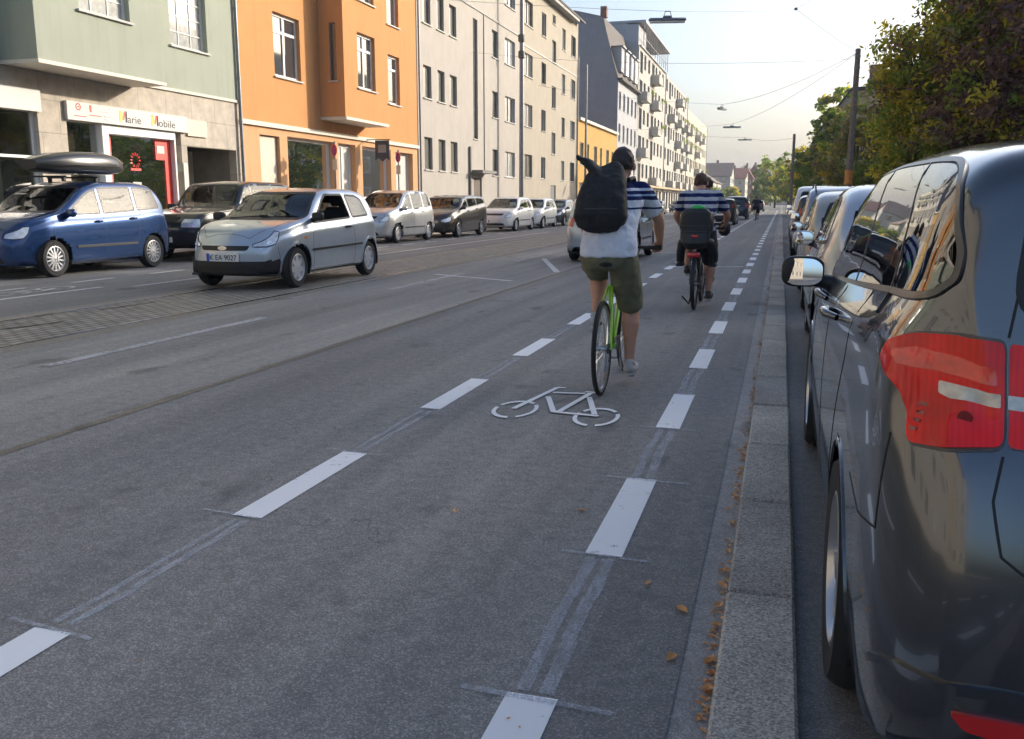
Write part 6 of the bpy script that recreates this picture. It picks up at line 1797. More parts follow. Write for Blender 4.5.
def build_ground():
    def sheet(name, x0, x1, y0, y1, z, mat, thick=None):
        m = MB()
        if thick: m.box((x0, y0, z-thick), (x1, y1, z))
        else: m.add([(x0, y0, z), (x1, y0, z), (x1, y1, z), (x0, y1, z)], [(0,1,2,3)])
        return tag(m.build(name, mat, None), kind='structure')
    g = plain('ground_soil', (.10,.10,.07), .95, var=.25, vscale=.3)
    sheet('ground', -900, 900, -150, 1700, -.06, g)
    YE = 420; Y0 = -40
    sheet('road', -3.99, -.215, Y0, YE, 0, M['asph_new'])
    sheet('old_road', -6.70, -4.03, Y0, YE, 0, M['asph_old'])
    # irregular tar joint between the two asphalts
    m = MB(); rnd = random.Random(2); y = Y0; L_ = []; 
    while y < 80: L_.append((y, -4.035-rnd.random()*.03, -3.985+rnd.random()*.02)); y += .25
    for i in range(len(L_)-1): m.add([(L_[i][1], L_[i][0], .003), (L_[i][2], L_[i][0], .003), (L_[i+1][2], L_[i+1][0], .003), (L_[i+1][1], L_[i+1][0], .003)], [(0,1,2,3)])
    tag(m.build('road_joint', asphalt('joint', (.16,.14,.11), (.26,.22,.16), 300, 1.5), None), kind='structure')
    sheet('road_joint', -4.035, -3.98, 80, YE, .002, M['conc'])
    sheet('concrete_band', -6.93, -6.70, Y0, YE, .001, M['conc'])
    sheet('tram_bed', -8.46, -6.99, Y0, YE, -.002, M['cobble'])
    sheet('concrete_band', -8.72, -8.50, Y0, YE, .001, M['conc'])
    sheet('left_road', -14.2, -8.72, Y0, YE, 0, M['asph_left'])
    for x in (-6.96, -8.48):
        m = MB(); m.box((x-.03, Y0, -.05), (x-.008, YE, .006)); m.box((x+.014, Y0, -.05), (x+.03, YE, .004)); m.box((x-.009, Y0, -.05), (x+.015, YE, -.03))
        tag(m.build('tram_rail', M['steel'], None), kind='structure')
    sheet('gutter', -.215, -.112, Y0, YE, -.004, M['gutter'])
    # kerb of single stones
    m = MB(); y = Y0; rnd = random.Random(3)
    while y < 150:
        dx = rnd.uniform(-.003, .003); dz = rnd.uniform(-.004, .004)
        ln = 1.0 if y < 149 else 1
        m.bbox((dx, y+ln/2, -.06+dz), (.222, ln-.016, .20), .010); y += ln
    tag(m.build('kerb', M['granite'], None), kind='structure')
    sheet('kerb', -.11, .11, 150, YE, .03, M['granite'], .1)
    sheet('parking_strip', .112, 2.3, Y0, YE, 0.0, M['parking'])
    sheet('kerb_bed', -.12, .13, Y0, YE, -.012, M['dirt'])
    sheet('kerb', 2.3, 2.44, Y0, YE, .12, M['granite'], .2)
    sheet('pavement', 2.44, 6, Y0, YE, .11, M['paving'], .2)
    sheet('garden', 6, 60, Y0, YE, .02, plain('grass_soil', (.07,.09,.03), .95, var=.3, vscale=1))
    sheet('kerb', -14.35, -14.2, Y0, YE, .12, M['granite'], .2)
    sheet('pavement', -16.0, -14.35, Y0, YE, .11, M['paving'], .2)
    # --- painted markings
    z = .004
    def box2(m, x0, x1, y0, y1, zz=z): m.add([(x0, y0, zz), (x1, y0, zz), (x1, y1, zz), (x0, y1, zz)], [(0,1,2,3)])
    def markings(name, m, mat): return tag(m.build(name, mat, None), kind='structure')
    m = MB(); P = 2.07
    for k in range(-3, 70):                         # right dashed line
        y1 = 2.18+.03+k*P; box2(m, -.665, -.52, y1-1.02, y1)
    for k in range(-3, 70):                         # left dashed line
        y1 = 2.15+k*2.16; box2(m, -2.235, -2.09, y1-1.06, y1)
    markings('lane_marking', m, M['white_mark'])
    m = MB(); m2 = MB(); rnd = random.Random(9)
    for k in range(-2, 16):
        y1 = 2.21+k*P; ya, yb = y1+.02, y1+P-1.05
        yy = ya
        while yy < yb:
            l_ = min(.16, yb-yy); j = .006*math.sin(yy*9)
            for a, b in ((-.655, -.612), (-.588, -.542)):
                m.add([(a+j, yy, .003), (b+j, yy, .003), (b+j+rnd.uniform(-.004, .004), yy+l_, .003), (a+j+rnd.uniform(-.004, .004), yy+l_, .003)], [(0,1,2,3)])
            yy += l_
        y2 = 2.15+k*2.16; yy = y2+.05
        while yy < y2+1.04:
            for a, b in ((-2.21, -2.178), (-2.152, -2.115)):
                j = rnd.uniform(-.008, .008)
                m.add([(a+j, yy, .003), (b+j, yy, .003), (b+j, yy+.1, .003), (a+j, yy+.1, .003)], [(0,1,2,3)])
            yy += .1
        for (xa, xb, yq) in ((-.80, -.36, y1-.01), (-.76, -.42, y1-1.02)): m2.add([(xa, yq-.012, .006), (xb, yq-.03, .006), (xb, yq-.008, .006), (xa, yq+.014, .006)], [(0,1,2,3)])
        for (xa, xb, yq) in ((-2.36, -2.0, y2), (-2.40, -2.02, y2-1.06)): m2.add([(xa, yq+.02, .006), (xb, yq-.028, .006), (xb, yq-.008, .006), (xa, yq+.04, .006)], [(0,1,2,3)])
    markings('old_marking_traces', m, M['smear']); markings('marking_ticks', m2, M['smear2'])
    m = MB()
    for k in range(-1, 14): y = 5.95+k*7.0; box2(m, -5.86, -5.74, y, y+3.35)
    m3 = MB()
    for k in range(14): y = 12.8+k*7; box2(m3, -5.45, -5.33, y+.5, y+3.2)
    markings('lane_marking', m, M['grey_mark'])
    m = MB(); box2(m, -10.46, -10.34, -5, 12); box2(m, -10.02, -9.92, 12.2, 40)
    for k in range(-2, 30): y = 8.5+k*2; box2(m, -11.5, -11.38, y, y+1)
    for a, b in (((-6.2, 15.9), (-4.4, 14.9)), ((-5.4, 21), (-4.1, 17)), ((-4.0, 24), (-2.3, 24.6)), ((-2.3, 19.0), (-.7, 19.6))): strip_mesh(m, [a, b], .12, .0045)
    markings('lane_marking', m, M['pale_mark'])
    # bicycle symbol (traced as it lies on the asphalt)
    m = MB(); zz = .0065; w_ = .036
    def ring(cx, cy, rx, ry, a0, a1, w=.036):
        n = 14; q = []
        for i in range(n+1):
            a = R(a0+(a1-a0)*i/n); q.append((cx+rx*math.cos(a), cy+ry*math.sin(a)))
        for i in range(n):
            a = Vector((*q[i], 0)); b = Vector((*q[i+1], 0)); ca = Vector((cx, cy, 0))
            ia = ca+(a-ca)*(1-w/((rx+ry)/2)); ib = ca+(b-ca)*(1-w/((rx+ry)/2))
            m.add([(ia.x, ia.y, zz), (a.x, a.y, zz), (b.x, b.y, zz), (ib.x, ib.y, zz)], [(0,1,2,3)])
    for cx, cy, sh in ((-1.615, 5.555, 40), (-1.06, 5.49, 0)):
        for k in range(3): ring(cx, cy, .145, .255, -75+k*118+sh*.3, -75+k*118+103+sh*.3)
    def seg(pts, w=w_):
        for i in range(len(pts)-1): strip_mesh(m, pts[i:i+2], w, zz+.0012*(i % 2)+.0003)
    zz0 = zz
    segs = [[(-1.63, 5.56), (-1.51, 6.31)], [(-1.51, 6.31), (-1.45, 6.31)], [(-1.50, 5.98), (-1.35, 5.53)], [(-1.50, 6.12), (-1.27, 6.15)], [(-1.32, 5.55), (-1.235, 6.17)], [(-1.36, 5.535), (-1.05, 5.50)], [(-1.22, 6.04), (-1.08, 5.53)], [(-1.28, 6.20), (-1.19, 6.19)]]
    for i, s_ in enumerate(segs):
        zz = zz0+.0006*(i+1); seg(s_, .038 if i not in (1, 7) else .03)
    markings('bicycle_symbol', m, M['white_mark'])
    # far bicycle symbol
    m = MB(); zz = .005
    for cy in (10.7, 11.6): ring(-10.95, cy, .25, .35, 0, 340, .06)
    strip_mesh(m, [(-10.95, 10.7), (-10.75, 11.1), (-10.95, 11.6)], .07, .007)
    strip_mesh(m, [(-11.05, 10.9), (-11.05, 11.4)], .07, .008)
    markings('bicycle_symbol', m, M['pale_mark'])
    # cracks in cobbles
    m = MB(); rnd = random.Random(12)
    for (x0, y0, n, dy) in ((-8.0, 6.8, 14, .12), (-8.2, 9.4, 8, .14), (-7.2, 5.6, 8, .12)):
        x, y = x0, y0; pts = []
        for i in range(n): pts.append((x, y)); x += rnd.uniform(-.03, .06); y += dy
        strip_mesh(m, pts, .05, .002)
    tag(m.build('road_cracks', M['dirt'], None), kind='structure')
    # fallen leaves: small drift in the gutter (uncountable) + single big ones
    rs = random.Random(21)
    def leaf(m, x, y, s, z=.012):
        a = rs.random()*6.28; ca, sa = math.cos(a), math.sin(a)
        P = [(-1, 0), (-.55, .42), (-.1, .5), (.4, .34), (1, 0), (.4, -.34), (-.1, -.5), (-.55, -.42)]
        top = [Vector((x+(px*ca-py*sa)*s, y+(px*sa+py*ca)*s, z+abs(py)*s*rs.uniform(.3, .9)+abs(px)*s*.15)) for px, py in P]
        c = Vector((x, y, z)); b = len(m.v); m.v += [c]+top
        for i in range(8): m.f.append([b, b+1+i, b+1+(i+1) % 8]); m.m.append(0)
    m = MB()
    for k in range(1500):
        y = 1.6+rs.random()**1.7*22
        if rs.random() > .25+.75*max(0, math.sin(y*3.1)+.6*math.sin(y*7.7+1)): continue
        x = -.132+rs.gauss(0, .011)
        leaf(m, x, y, rs.uniform(.005, .014), .0)
    for k in range(60): leaf(m, rs.uniform(-3.5, -.3), rs.uniform(2, 14), rs.uniform(.004, .009), .006)
    for k in range(40): leaf(m, rs.choice((.115, -.112))+rs.gauss(0, .012), rs.uniform(2, 9), rs.uniform(.005, .012), .02)
    tag(m.build('leaf_litter', DEAD, None), 'small dry leaf litter along the kerb gutter', 'leaves', kind='stuff')
    spots = [(682, 612), (671, 660), (719, 607), (717, 627), (722, 588), (708, 664), (707, 691), (724, 573), (728, 553), (733, 524), (741, 470), (744, 455), (728, 510), (648, 585), (582, 512), (455, 512)]
    f = 900; th = math.atan(168/f); yaw = R(16.431); cs, sn = math.cos(th), math.sin(th)
    for i, (px, py) in enumerate(spots):
        u = (px-512)/f; v = (py-369.5)/f; Fw = cs-v*sn; U = -sn-v*cs
        dx = -math.sin(yaw)*Fw+math.cos(yaw)*u; dy = math.cos(yaw)*Fw+math.sin(yaw)*u; t = -1.35/U
        m = MB(); s_ = (.029 if i < 8 else .024)*rs.uniform(.75, 1.1)
        leaf(m, 0, 0, s_, 0)
        o = m.build('fallen_leaf', DEAD, None)
        tag(o, 'dry orange-brown leaf lying in or beside the gutter next to the kerb' if i < 13 else 'small dry leaf lying alone on the dark asphalt', 'leaf', 'fallen leaves in the gutter' if i < 13 else 'leaves on the asphalt')
        o.location = (dx*t, dy*t, .006)
    # ---- hill on the horizon with woods
    nx_, ny_ = 90, 24; V = []; Fc = []
    for j in range(ny_+1):
        for i in range(nx_+1):
            x = -700+i*1400/nx_; y = 560+j*45
            hgt = 34*sstep(0, 12, j)*(1+.18*math.sin(x*.006+1)+.1*math.sin(x*.021)+.06*math.sin(x*.05+j*.4)) - (20*sstep(0, 400, x-60))*0
            V.append((x, y, hgt-.5))
    for j in range(ny_):
        for i in range(nx_): a = j*(nx_+1)+i; Fc.append([a, a+1, a+nx_+2, a+nx_+1])
    tag(mesh_obj('hill', V, Fc, plain('hill_green', (.07,.10,.04), .95, var=.35, vscale=.05), None, 180), kind='structure')
    rs2 = random.Random(3); bl = []
    for k in range(240):
        x = rs2.uniform(-150, 90); y = rs2.uniform(600, 1000); j = (y-560)/45
        hgt = 34*sstep(0, 12, j)*(1+.18*math.sin(x*.006+1)+.1*math.sin(x*.021)+.06*math.sin(x*.05+j*.4))
        rr = rs2.uniform(5, 9); bl.append((x, y, hgt+rr*.3, rr, rr, rr*.8, (.35,.45,.1,.1)))
    o = leaves('far_wood', bl, 30000, .95, [M['leaf_d'], M['leaf_g'], M['leaf_y'], M['leaf_o']], None, 90, 2.2)
    tag(o, 'distant wooded hillside on the horizon', 'woods', kind='stuff')
# ------------------------------------------------------------------ bicycles and people
def V3(*a): return Vector(a)
def voxel(name, mb, mat, parent, size=.009, smooth=6, wrinkle=0, seed=0):
    o = mb.build(name, mat, None)
    recalc(o)
    md = o.modifiers.new('r', 'REMESH'); md.mode = 'VOXEL'; md.voxel_size = size; md.use_smooth_shade = True
    sm = o.modifiers.new('s', 'SMOOTH'); sm.iterations = smooth; sm.factor = .5
    if wrinkle:
        t = bpy.data.textures.new('w', 'CLOUDS'); t.noise_scale = .07; t.noise_depth = 2
        dm = o.modifiers.new('d', 'DISPLACE'); dm.texture = t; dm.strength = wrinkle; dm.mid_level = .5; dm.texture_coords = 'GLOBAL'
    dg = bpy.context.evaluated_depsgraph_get(); dg.update()
    me = bpy.data.meshes.new_from_object(o.evaluated_get(dg))
    old = o.data; o.modifiers.clear(); o.data = me; bpy.data.meshes.remove(old)
    me.polygons.foreach_set('use_smooth', [True]*len(me.polygons))
    if not me.materials: me.materials.append(mat)
    o.name = name; o.parent = parent
    return o

def loft(m, st, n=20, lat=Vector((1, 0, 0))):
    """st: (center, half width lateral, half depth, squareness)"""
    N_ = len(st); b = len(m.v)
    for i, s in enumerate(st):
        c = Vector(s[0]); t = (Vector(st[min(i+1, N_-1)][0])-Vector(st[max(i-1, 0)][0])).normalized()
        l = (lat - t*lat.dot(t)).normalized(); d = t.cross(l)
        e = s[3] if len(s) > 3 else 1
        for k in range(n):
            w = 2*math.pi*k/n; ca, sa = math.cos(w), math.sin(w)
            m.v.append(c + l*math.copysign(abs(ca)**e, ca)*s[1] + d*math.copysign(abs(sa)**e, sa)*s[2])
    for i in range(N_-1):
        for k in range(n): m.f.append([b+i*n+k, b+i*n+(k+1) % n, b+(i+1)*n+(k+1) % n, b+(i+1)*n+k]); m.m.append(m.cm)
    m.f.append([b+k for k in range(n)][::-1]); m.m.append(m.cm); m.f.append([b+(N_-1)*n+k for k in range(n)]); m.m.append(m.cm)

def limb(m, pts, rs, n=14, sub=5):
    """smooth tapered limb with rounded ends"""
    P = []; Rr = []
    for i in range(len(pts)-1):
        a, b = Vector(pts[i]), Vector(pts[i+1])
        for k in range(sub): P.append(a.lerp(b, k/sub)); Rr.append(rs[i]+(rs[i+1]-rs[i])*k/sub)
    P.append(Vector(pts[-1])); Rr.append(rs[-1])
    m.tube(P, Rr, n)
    for p, r in zip(pts, rs): m.ell(p, (r, r, r), nu=n, nv=8)

def bike(label, x, y, rz, frame, mud=False, rack=False, crank=0.0, rr=.335, tyre=.017, name='bicycle', hb=(.29, .90, 1.0)):
    e = tag(empty(name, (x, y, 0), rz), label, 'bicycle')
    wb = 1.04
    for k, yy in enumerate((0, wb)):
        m = MB(); m.lathe([(rr-tyre+tyre*math.cos(a), tyre*math.sin(a)) for a in [i*math.pi/5 for i in range(10)]], Matrix.Translation((0, yy, rr)), 48, True)
        w = m.build('wheel', M['rubber'], e, 60)
        m = MB(); ri = rr-2*tyre-.004
        m.lathe([(ri+.008, -.011), (ri+.008, .011), (ri-.012, .008), (ri-.012, -.008)], Matrix.Translation((0, yy, rr)), 48, True); m.build('rim', M['alloy'] if not mud else M['trimgrey'], w, 40)
        m = MB()
        for i in range(28):
            a = 2*math.pi*i/28; a2 = a+(.35 if i % 2 else -.35); sx = .028 if (i//2) % 2 else -.028
            m.tube([(sx, yy+.022*math.cos(a2), rr+.022*math.sin(a2)), (0, yy+(ri-.01)*math.cos(a), rr+(ri-.01)*math.sin(a))], .0016, 4)
        m.tube([(-.045, yy, rr), (.045, yy, rr)], .018, 10); m.tube([(-.065, yy, rr), (.065, yy, rr)], .006, 8)
        m.build('spokes', M['alloy'], w, 40)
        if not mud:
            m = MB(); m.bbox((.012, yy+ri*.72*math.cos(-1.3), rr+ri*.72*math.sin(-1.3)), (.006, .06, .028), .003); m.build('spoke_reflector', M['lens_amber'], w)
    bb = V3(0, .44, .285); st = V3(0, .285, .76); ht = V3(0, .795, .86); hbm = V3(0, .84, .72); rh = V3(0, 0, rr); fh = V3(0, wb, rr)
    m = MB(); m.tube([bb, st], .017, 10); m.tube([st, ht], .016, 10); m.tube([bb, hbm], .019, 10); m.tube([ht, hbm], .021, 10)
    for s in (-1, 1):
        m.tube([bb+V3(s*.02, -.02, 0), V3(s*.055, .12, .32), V3(s*.062, 0, rr)], .011, 8); m.tube([st+V3(s*.015, 0, -.02), V3(s*.045, .12, .57), V3(s*.062, 0, rr)], .009, 8)
    m.tube([bb-V3(.034, 0, 0), bb+V3(.034, 0, 0)], .024, 12)
    m.build('frame', frame, e, 50)
    m = MB()
    for s in (-1, 1): m.tube([hbm+V3(s*.03, .01, -.03), V3(s*.05, .93, .5), V3(s*.055, wb, rr)], [.013, .012, .009], 8)
    m.tube([hbm+V3(-.04, .01, -.03), hbm+V3(.04, .01, -.03)], .015, 8); m.build('fork', frame, e, 50)
    m = MB(); m.tube([st, V3(0, .235, .90)], .0135, 10); m.build('seat_post', M['chrome'], e, 50)
    m = MB(); loft(m, [((0, .05, .915), .03, .015), ((0, .09, .925), .075, .028, .8), ((0, .17, .93), .078, .03, .8), ((0, .24, .93), .045, .028), ((0, .33, .93), .02, .018), ((0, .345, .925), .008, .01)], 16); m.build('saddle', M['black'], e, 60)
    m = MB(); w_, hy, hz = hb
    m.tube([ht, V3(0, .785, .95), V3(0, hy, hz)], .014, 8); m.tube([V3(-w_, hy-.05, hz), V3(-w_*.5, hy, hz), V3(w_*.5, hy, hz), V3(w_, hy-.05, hz)], .012, 8); m.build('handlebar', M['black'], e, 50)
    m = MB()
    for s in (-1, 1): m.tube([V3(s*(w_-.10), hy-.03, hz), V3(s*(w_+.01), hy-.055, hz)], .017, 10)
    m.build('grips', M['black'], e, 50)
    # crank set
    m = MB(); m.lathe([(.03, .045), (.085, .045), (.085, .05), (.03, .05)], Matrix.Translation(bb), 32, True)
    for i in range(5):
        a = i*2*math.pi/5; m.tube([bb+V3(.048, 0, 0), bb+V3(.048, .07*math.cos(a), .07*math.sin(a))], .006, 5)
    m.build('chainring', M['trimgrey'], e, 40)
    m = MB(); cl = .17; peds = []
    for s, a in ((1, -math.pi/2+crank), (-1, math.pi/2+crank)):
        p = bb+V3(s*.07, cl*math.cos(a), cl*math.sin(a)); m.tube([bb+V3(s*.05, 0, 0), p], [.011, .009], 8); peds.append((s, p))
    m.build('cranks', M['alloy'], e, 50)
    for s, p in peds:
        m = MB(); m.bbox(p+V3(s*.055, 0, 0), (.085, .07, .022), .006); q = m.build('pedal', M['black'], e)
        m = MB(); m.bbox(p+V3(s*.055, -.037, 0), (.05, .004, .014), .001); m.build('pedal_reflector', M['lens_amber'], q)
    m = MB(); m.tube([V3(.045, 0, rr+.035), bb+V3(.047, 0, .085)], .005, 5); m.tube([V3(.045, .02, rr-.07), bb+V3(.047, 0, -.085)], .005, 5)
    m.lathe([(.015, .04), (.036, .04), (.036, .052), (.015, .052)], Matrix.Translation(rh), 24, True); m.tube([V3(.05, .01, rr), V3(.055, .03, rr-.06), V3(.05, .015, rr-.1)], .01, 6)
    m.build('chain_drive', M['trimgrey'], e, 40)
    if mud:
        for yy, a0, a1 in ((0, -.6, 2.9), (wb, .4, 3.5)):
            m = MB(); n = 24; b = len(m.v)
            for i in range(n+1):
                a = a0+(a1-a0)*i/n
                if yy == 0: a = math.pi-a
                for s in (-1, 0, 1): m.v.append(V3(s*.028, yy+(rr+.022-abs(s)*.012)*math.cos(a), rr+(rr+.022-abs(s)*.012)*math.sin(a)))
            for i in range(n):
                for k in range(2): m.f.append([b+i*3+k, b+i*3+k+1, b+i*3+k+4, b+i*3+k+3]); m.m.append(0)
            m.build('mudguard', M['black'], e, 60)
        m = MB(); m.tube([(-.04, .35, .28), (-.09, .25, .05), (-.16, .1, .16)], .011, 6); m.build('kickstand', M['black'], e)
    if rack:
        m = MB()
        for s in (-1, 1): m.tube([V3(s*.06, -.28, .74), V3(s*.06, .26, .74)], .008, 6); m.tube([V3(s*.06, 0, rr), V3(s*.06, -.08, .74)], .007, 6)
        m.tube([V3(-.06, -.28, .74), V3(.06, -.28, .74)], .008, 6); m.build('rack', M['black'], e)
        m = MB(); m.bbox((0, -.31, .71), (.15, .03, .055), .012); m.build('tail_lamp', M['lens_red'], e, 50)
    return e

def person(label, x, y, rz, J, shirt, shorts, shoe, hair, hair_long=0, build=1.0, vox=.009, group=None):
    """J: joints in the bicycle frame of reference"""
    e = tag(empty('person', (x, y, 0), rz), label, 'person', group)
    m = MB(); b = build
    pe, wa, ch, nb, hd = [Vector(J[k]) for k in ('pelvis', 'waist', 'chest', 'neck', 'head')]
    loft(m, [(pe-V3(0, .01, .12), .10*b, .09*b), (pe-V3(0, 0, .06), .165*b, .12*b), (pe+V3(0, 0, .04), .17*b, .12*b), (wa, .148*b, .105*b), (wa.lerp(ch, .6), .165*b, .115*b), (ch, .175*b, .12*b), (ch.lerp(nb, .6), .15*b, .10*b), (nb, .085*b, .07*b)], 24)
    limb(m, [nb-V3(0, .01, .03), nb.lerp(hd, .55)], [.062, .055])
    # head
    m.ell(hd+V3(0, -.005, .02), (.080, .100, .102), nu=24, nv=16); m.ell(hd+V3(0, .03, -.045), (.056, .064, .068), nu=20, nv=12)
    m.tube([hd+V3(0, .085, .02), hd+V3(0, .118, -.022), hd+V3(0, .09, -.035)], [.010, .017, .011], 8)
    for s in (-1, 1): m.ell(hd+V3(s*.086, .004, -.01), (.012, .024, .034), nu=10, nv=8)
    m.ell(hd+V3(0, .093, -.062), (.026, .012, .011), nu=10, nv=6)
    for s in ('R', 'L'):
        sx = 1 if s == 'R' else -1
        sh, el, wr = [Vector(J[k+s]) for k in ('sh', 'el', 'wr')]
        limb(m, [nb.lerp(sh, .35)-V3(0, 0, .03), sh], [.055*b, .056*b]); limb(m, [sh, sh.lerp(el, .45), el, el.lerp(wr, .35), wr], [.056*b, .048*b, .040*b, .040*b, .027])
        # hand closed round the grip
        hdn = Vector(J.get('hand'+s, wr+(wr-el).normalized()*.07))
        d = (hdn-wr).normalized()
        loft(m, [(wr, .024, .020), (wr.lerp(hdn, .5), .038, .018), (hdn, .042, .017)], 12)
        for f in range(4):
            off = V3((-.033+.022*f)*1.0, 0, 0)
            p0 = hdn+off; ln = (.9, 1.05, 1.0, .8)[f if sx > 0 else 3-f]
            p1 = p0+d*.028*ln+V3(0, .006, -.008); p2 = p1+V3(0, -.004, -.027*ln); p3 = p2+V3(0, -.024*ln, -.008)
            m.tube([p0, p1, p2, p3], [.0105, .010, .009, .007], 8); m.ell(p3, (.008, .008, .008), nu=8, nv=6); m.ell(p1, (.0105, .0105, .0105), nu=8, nv=6)
        t0 = wr.lerp(hdn, .35)+V3(-sx*.025, 0, -.005); t1 = t0+V3(-sx*.018, .016, -.022); t2 = t1+V3(-sx*.002, .018, -.02)
        m.tube([t0, t1, t2], [.013, .011, .009], 8); m.ell(t2, (.009, .009, .009), nu=8, nv=6)
        hp, kn, an = [Vector(J[k+s]) for k in ('hip', 'kn', 'an')]
        th = hp.lerp(kn, .35)
        limb(m, [hp, th, kn], [.095*b, .088*b, .060*b], 16)
        cf = kn.lerp(an, .3)+V3(0, -.012, 0)
        limb(m, [kn, cf, kn.lerp(an, .62), an], [.057*b, .064*b, .045*b, .033*b], 16)
        toe = an+Vector(J.get('toe'+s, (0, .17, -.09))); 
        limb(m, [an, an.lerp(toe, .5)+V3(0, 0, -.03), toe], [.036, .034, .028])
    voxel('body', m, M['skin'], e, vox, 5)
    # eyes
    for s in (-1, 1):
        q = MB(); q.ell(hd+V3(s*.03, .083, .012), (.012, .009, .008), nu=10, nv=6); q.build('eye', M['plate'], e, 60)
    # hair cap
    q = MB()
    nu, nv = 28, 16
    cpt = hd+V3(0, -.012, .026)
    q.ell(cpt, (.086, .108, .106), nu=nu, nv=nv)
    drop = []
    for v in q.v:
        r = v-cpt
        if r.y > .035 and r.z < .045: v.y = cpt.y+.035+(r.y-.035)*.25; v.z += .01
        if r.z < -.06: v.z = cpt.z-.06+(r.z+.06)*.3
    if hair_long: limb(q, [cpt+V3(0, -.07, -.02), cpt+V3(0, -.095, -.09)], [.05, .035])
    voxel('hair', q, hair, e, .007, 1, .028)
    # shirt
    m = MB(); g = .018
    loft(m, [(pe+V3(0, 0, -.035), .178*b+g, .125*b+g*1.3), (pe+V3(0, 0, .05), .176*b+g, .122*b+g*1.5), (wa, .160*b+g, .112*b+g*1.5), (wa.lerp(ch, .6), .172*b+g, .118*b+g), (ch, .182*b+g, .122*b+g), (ch.lerp(nb, .55), .160*b+g, .10*b+g), (nb-V3(0, 0, .012), .085*b+g*.5, .065*b+g*.4)], 24)
    for s in ('R', 'L'):
        sh, el = Vector(J['sh'+s]), Vector(J['el'+s])
        limb(m, [nb.lerp(sh, .3)-V3(0, 0, .035), sh], [.062*b, .066*b]); m.tube([sh, sh.lerp(el, .35), sh.lerp(el, .68)], [.068*b, .068*b, .071*b], 16)
    voxel('shirt', m, shirt, e, .009, 3, .026)
    # shorts
    m = MB()
    loft(m, [(pe-V3(0, .01, .13), .12*b, .10*b), (pe-V3(0, 0, .06), .18*b, .135*b), (pe+V3(0, 0, .03), .178*b, .13*b)], 24)
    for s in ('R', 'L'):
        hp, kn = Vector(J['hip'+s]), Vector(J['kn'+s])
        m.tube([hp, hp.lerp(kn, .4), hp.lerp(kn, .97)], [.108*b, .105*b, .092*b], 18); m.ell(hp, (.108*b,)*3)
    voxel('shorts', m, shorts, e, .010, 3, .024)
    for s in ('R', 'L'):
        an = Vector(J['an'+s]); toe = an+Vector(J.get('toe'+s, (0, .17, -.09)))
        m = MB(); d = toe-an; back = an-V3(0, .045, .055)
        limb(m, [back, an.lerp(toe, .5)+V3(0, 0, -.045), toe+V3(0, .01, 0)], [.04, .042, .036]); m.ell(an-V3(0, .01, .015), (.042, .05, .035))
        sh_ = voxel('shoe', m, shoe, e, .008, 3)
        m = MB(); sd = (toe-back).normalized(); 
        m.tube([back-V3(0, 0, .032), an.lerp(toe, .5)+V3(0, 0, -.078), toe+V3(0, .02, -.03)], [.028, .03, .026], 10); voxel('sole', m, M['sole'], sh_, .008, 2)
    return e

def striped(name, stops):
    m, nt, b = newmat(name)
    tc = nt.nodes.new('ShaderNodeTexCoord'); sp = nt.nodes.new('ShaderNodeSeparateXYZ'); nt.links.new(tc.outputs['Object'], sp.inputs[0])
    nz = noise(nt, tc.outputs['Object'], 6, 2); 
    ad = nt.nodes.new('ShaderNodeMath'); ad.operation = 'MULTIPLY_ADD'; ad.inputs[1].default_value = .02; nt.links.new(nz, ad.inputs[0]); nt.links.new(sp.outputs[2], ad.inputs[2])
    r = nt.nodes.new('ShaderNodeValToRGB'); r.color_ramp.interpolation = 'CONSTANT'
    mp = nt.nodes.new('ShaderNodeMapRange'); lo, hi = .9, 1.6; mp.inputs[1].default_value = lo; mp.inputs[2].default_value = hi
    nt.links.new(ad.outputs[0], mp.inputs[0]); nt.links.new(mp.outputs[0], r.inputs[0])
    e = r.color_ramp.elements
    for i, (z, c) in enumerate(stops):
        p = (z+.01-lo)/(hi-lo)
        if i < 2: e[i].position = p; e[i].color = rgb(*c)
        else: x = e.new(p); x.color = rgb(*c)
    nt.links.new(r.outputs[0], b.inputs['Base Color']); b.inputs['Roughness'].default_value = .9; b.inputs['Specular IOR Level'].default_value = .15
    return m

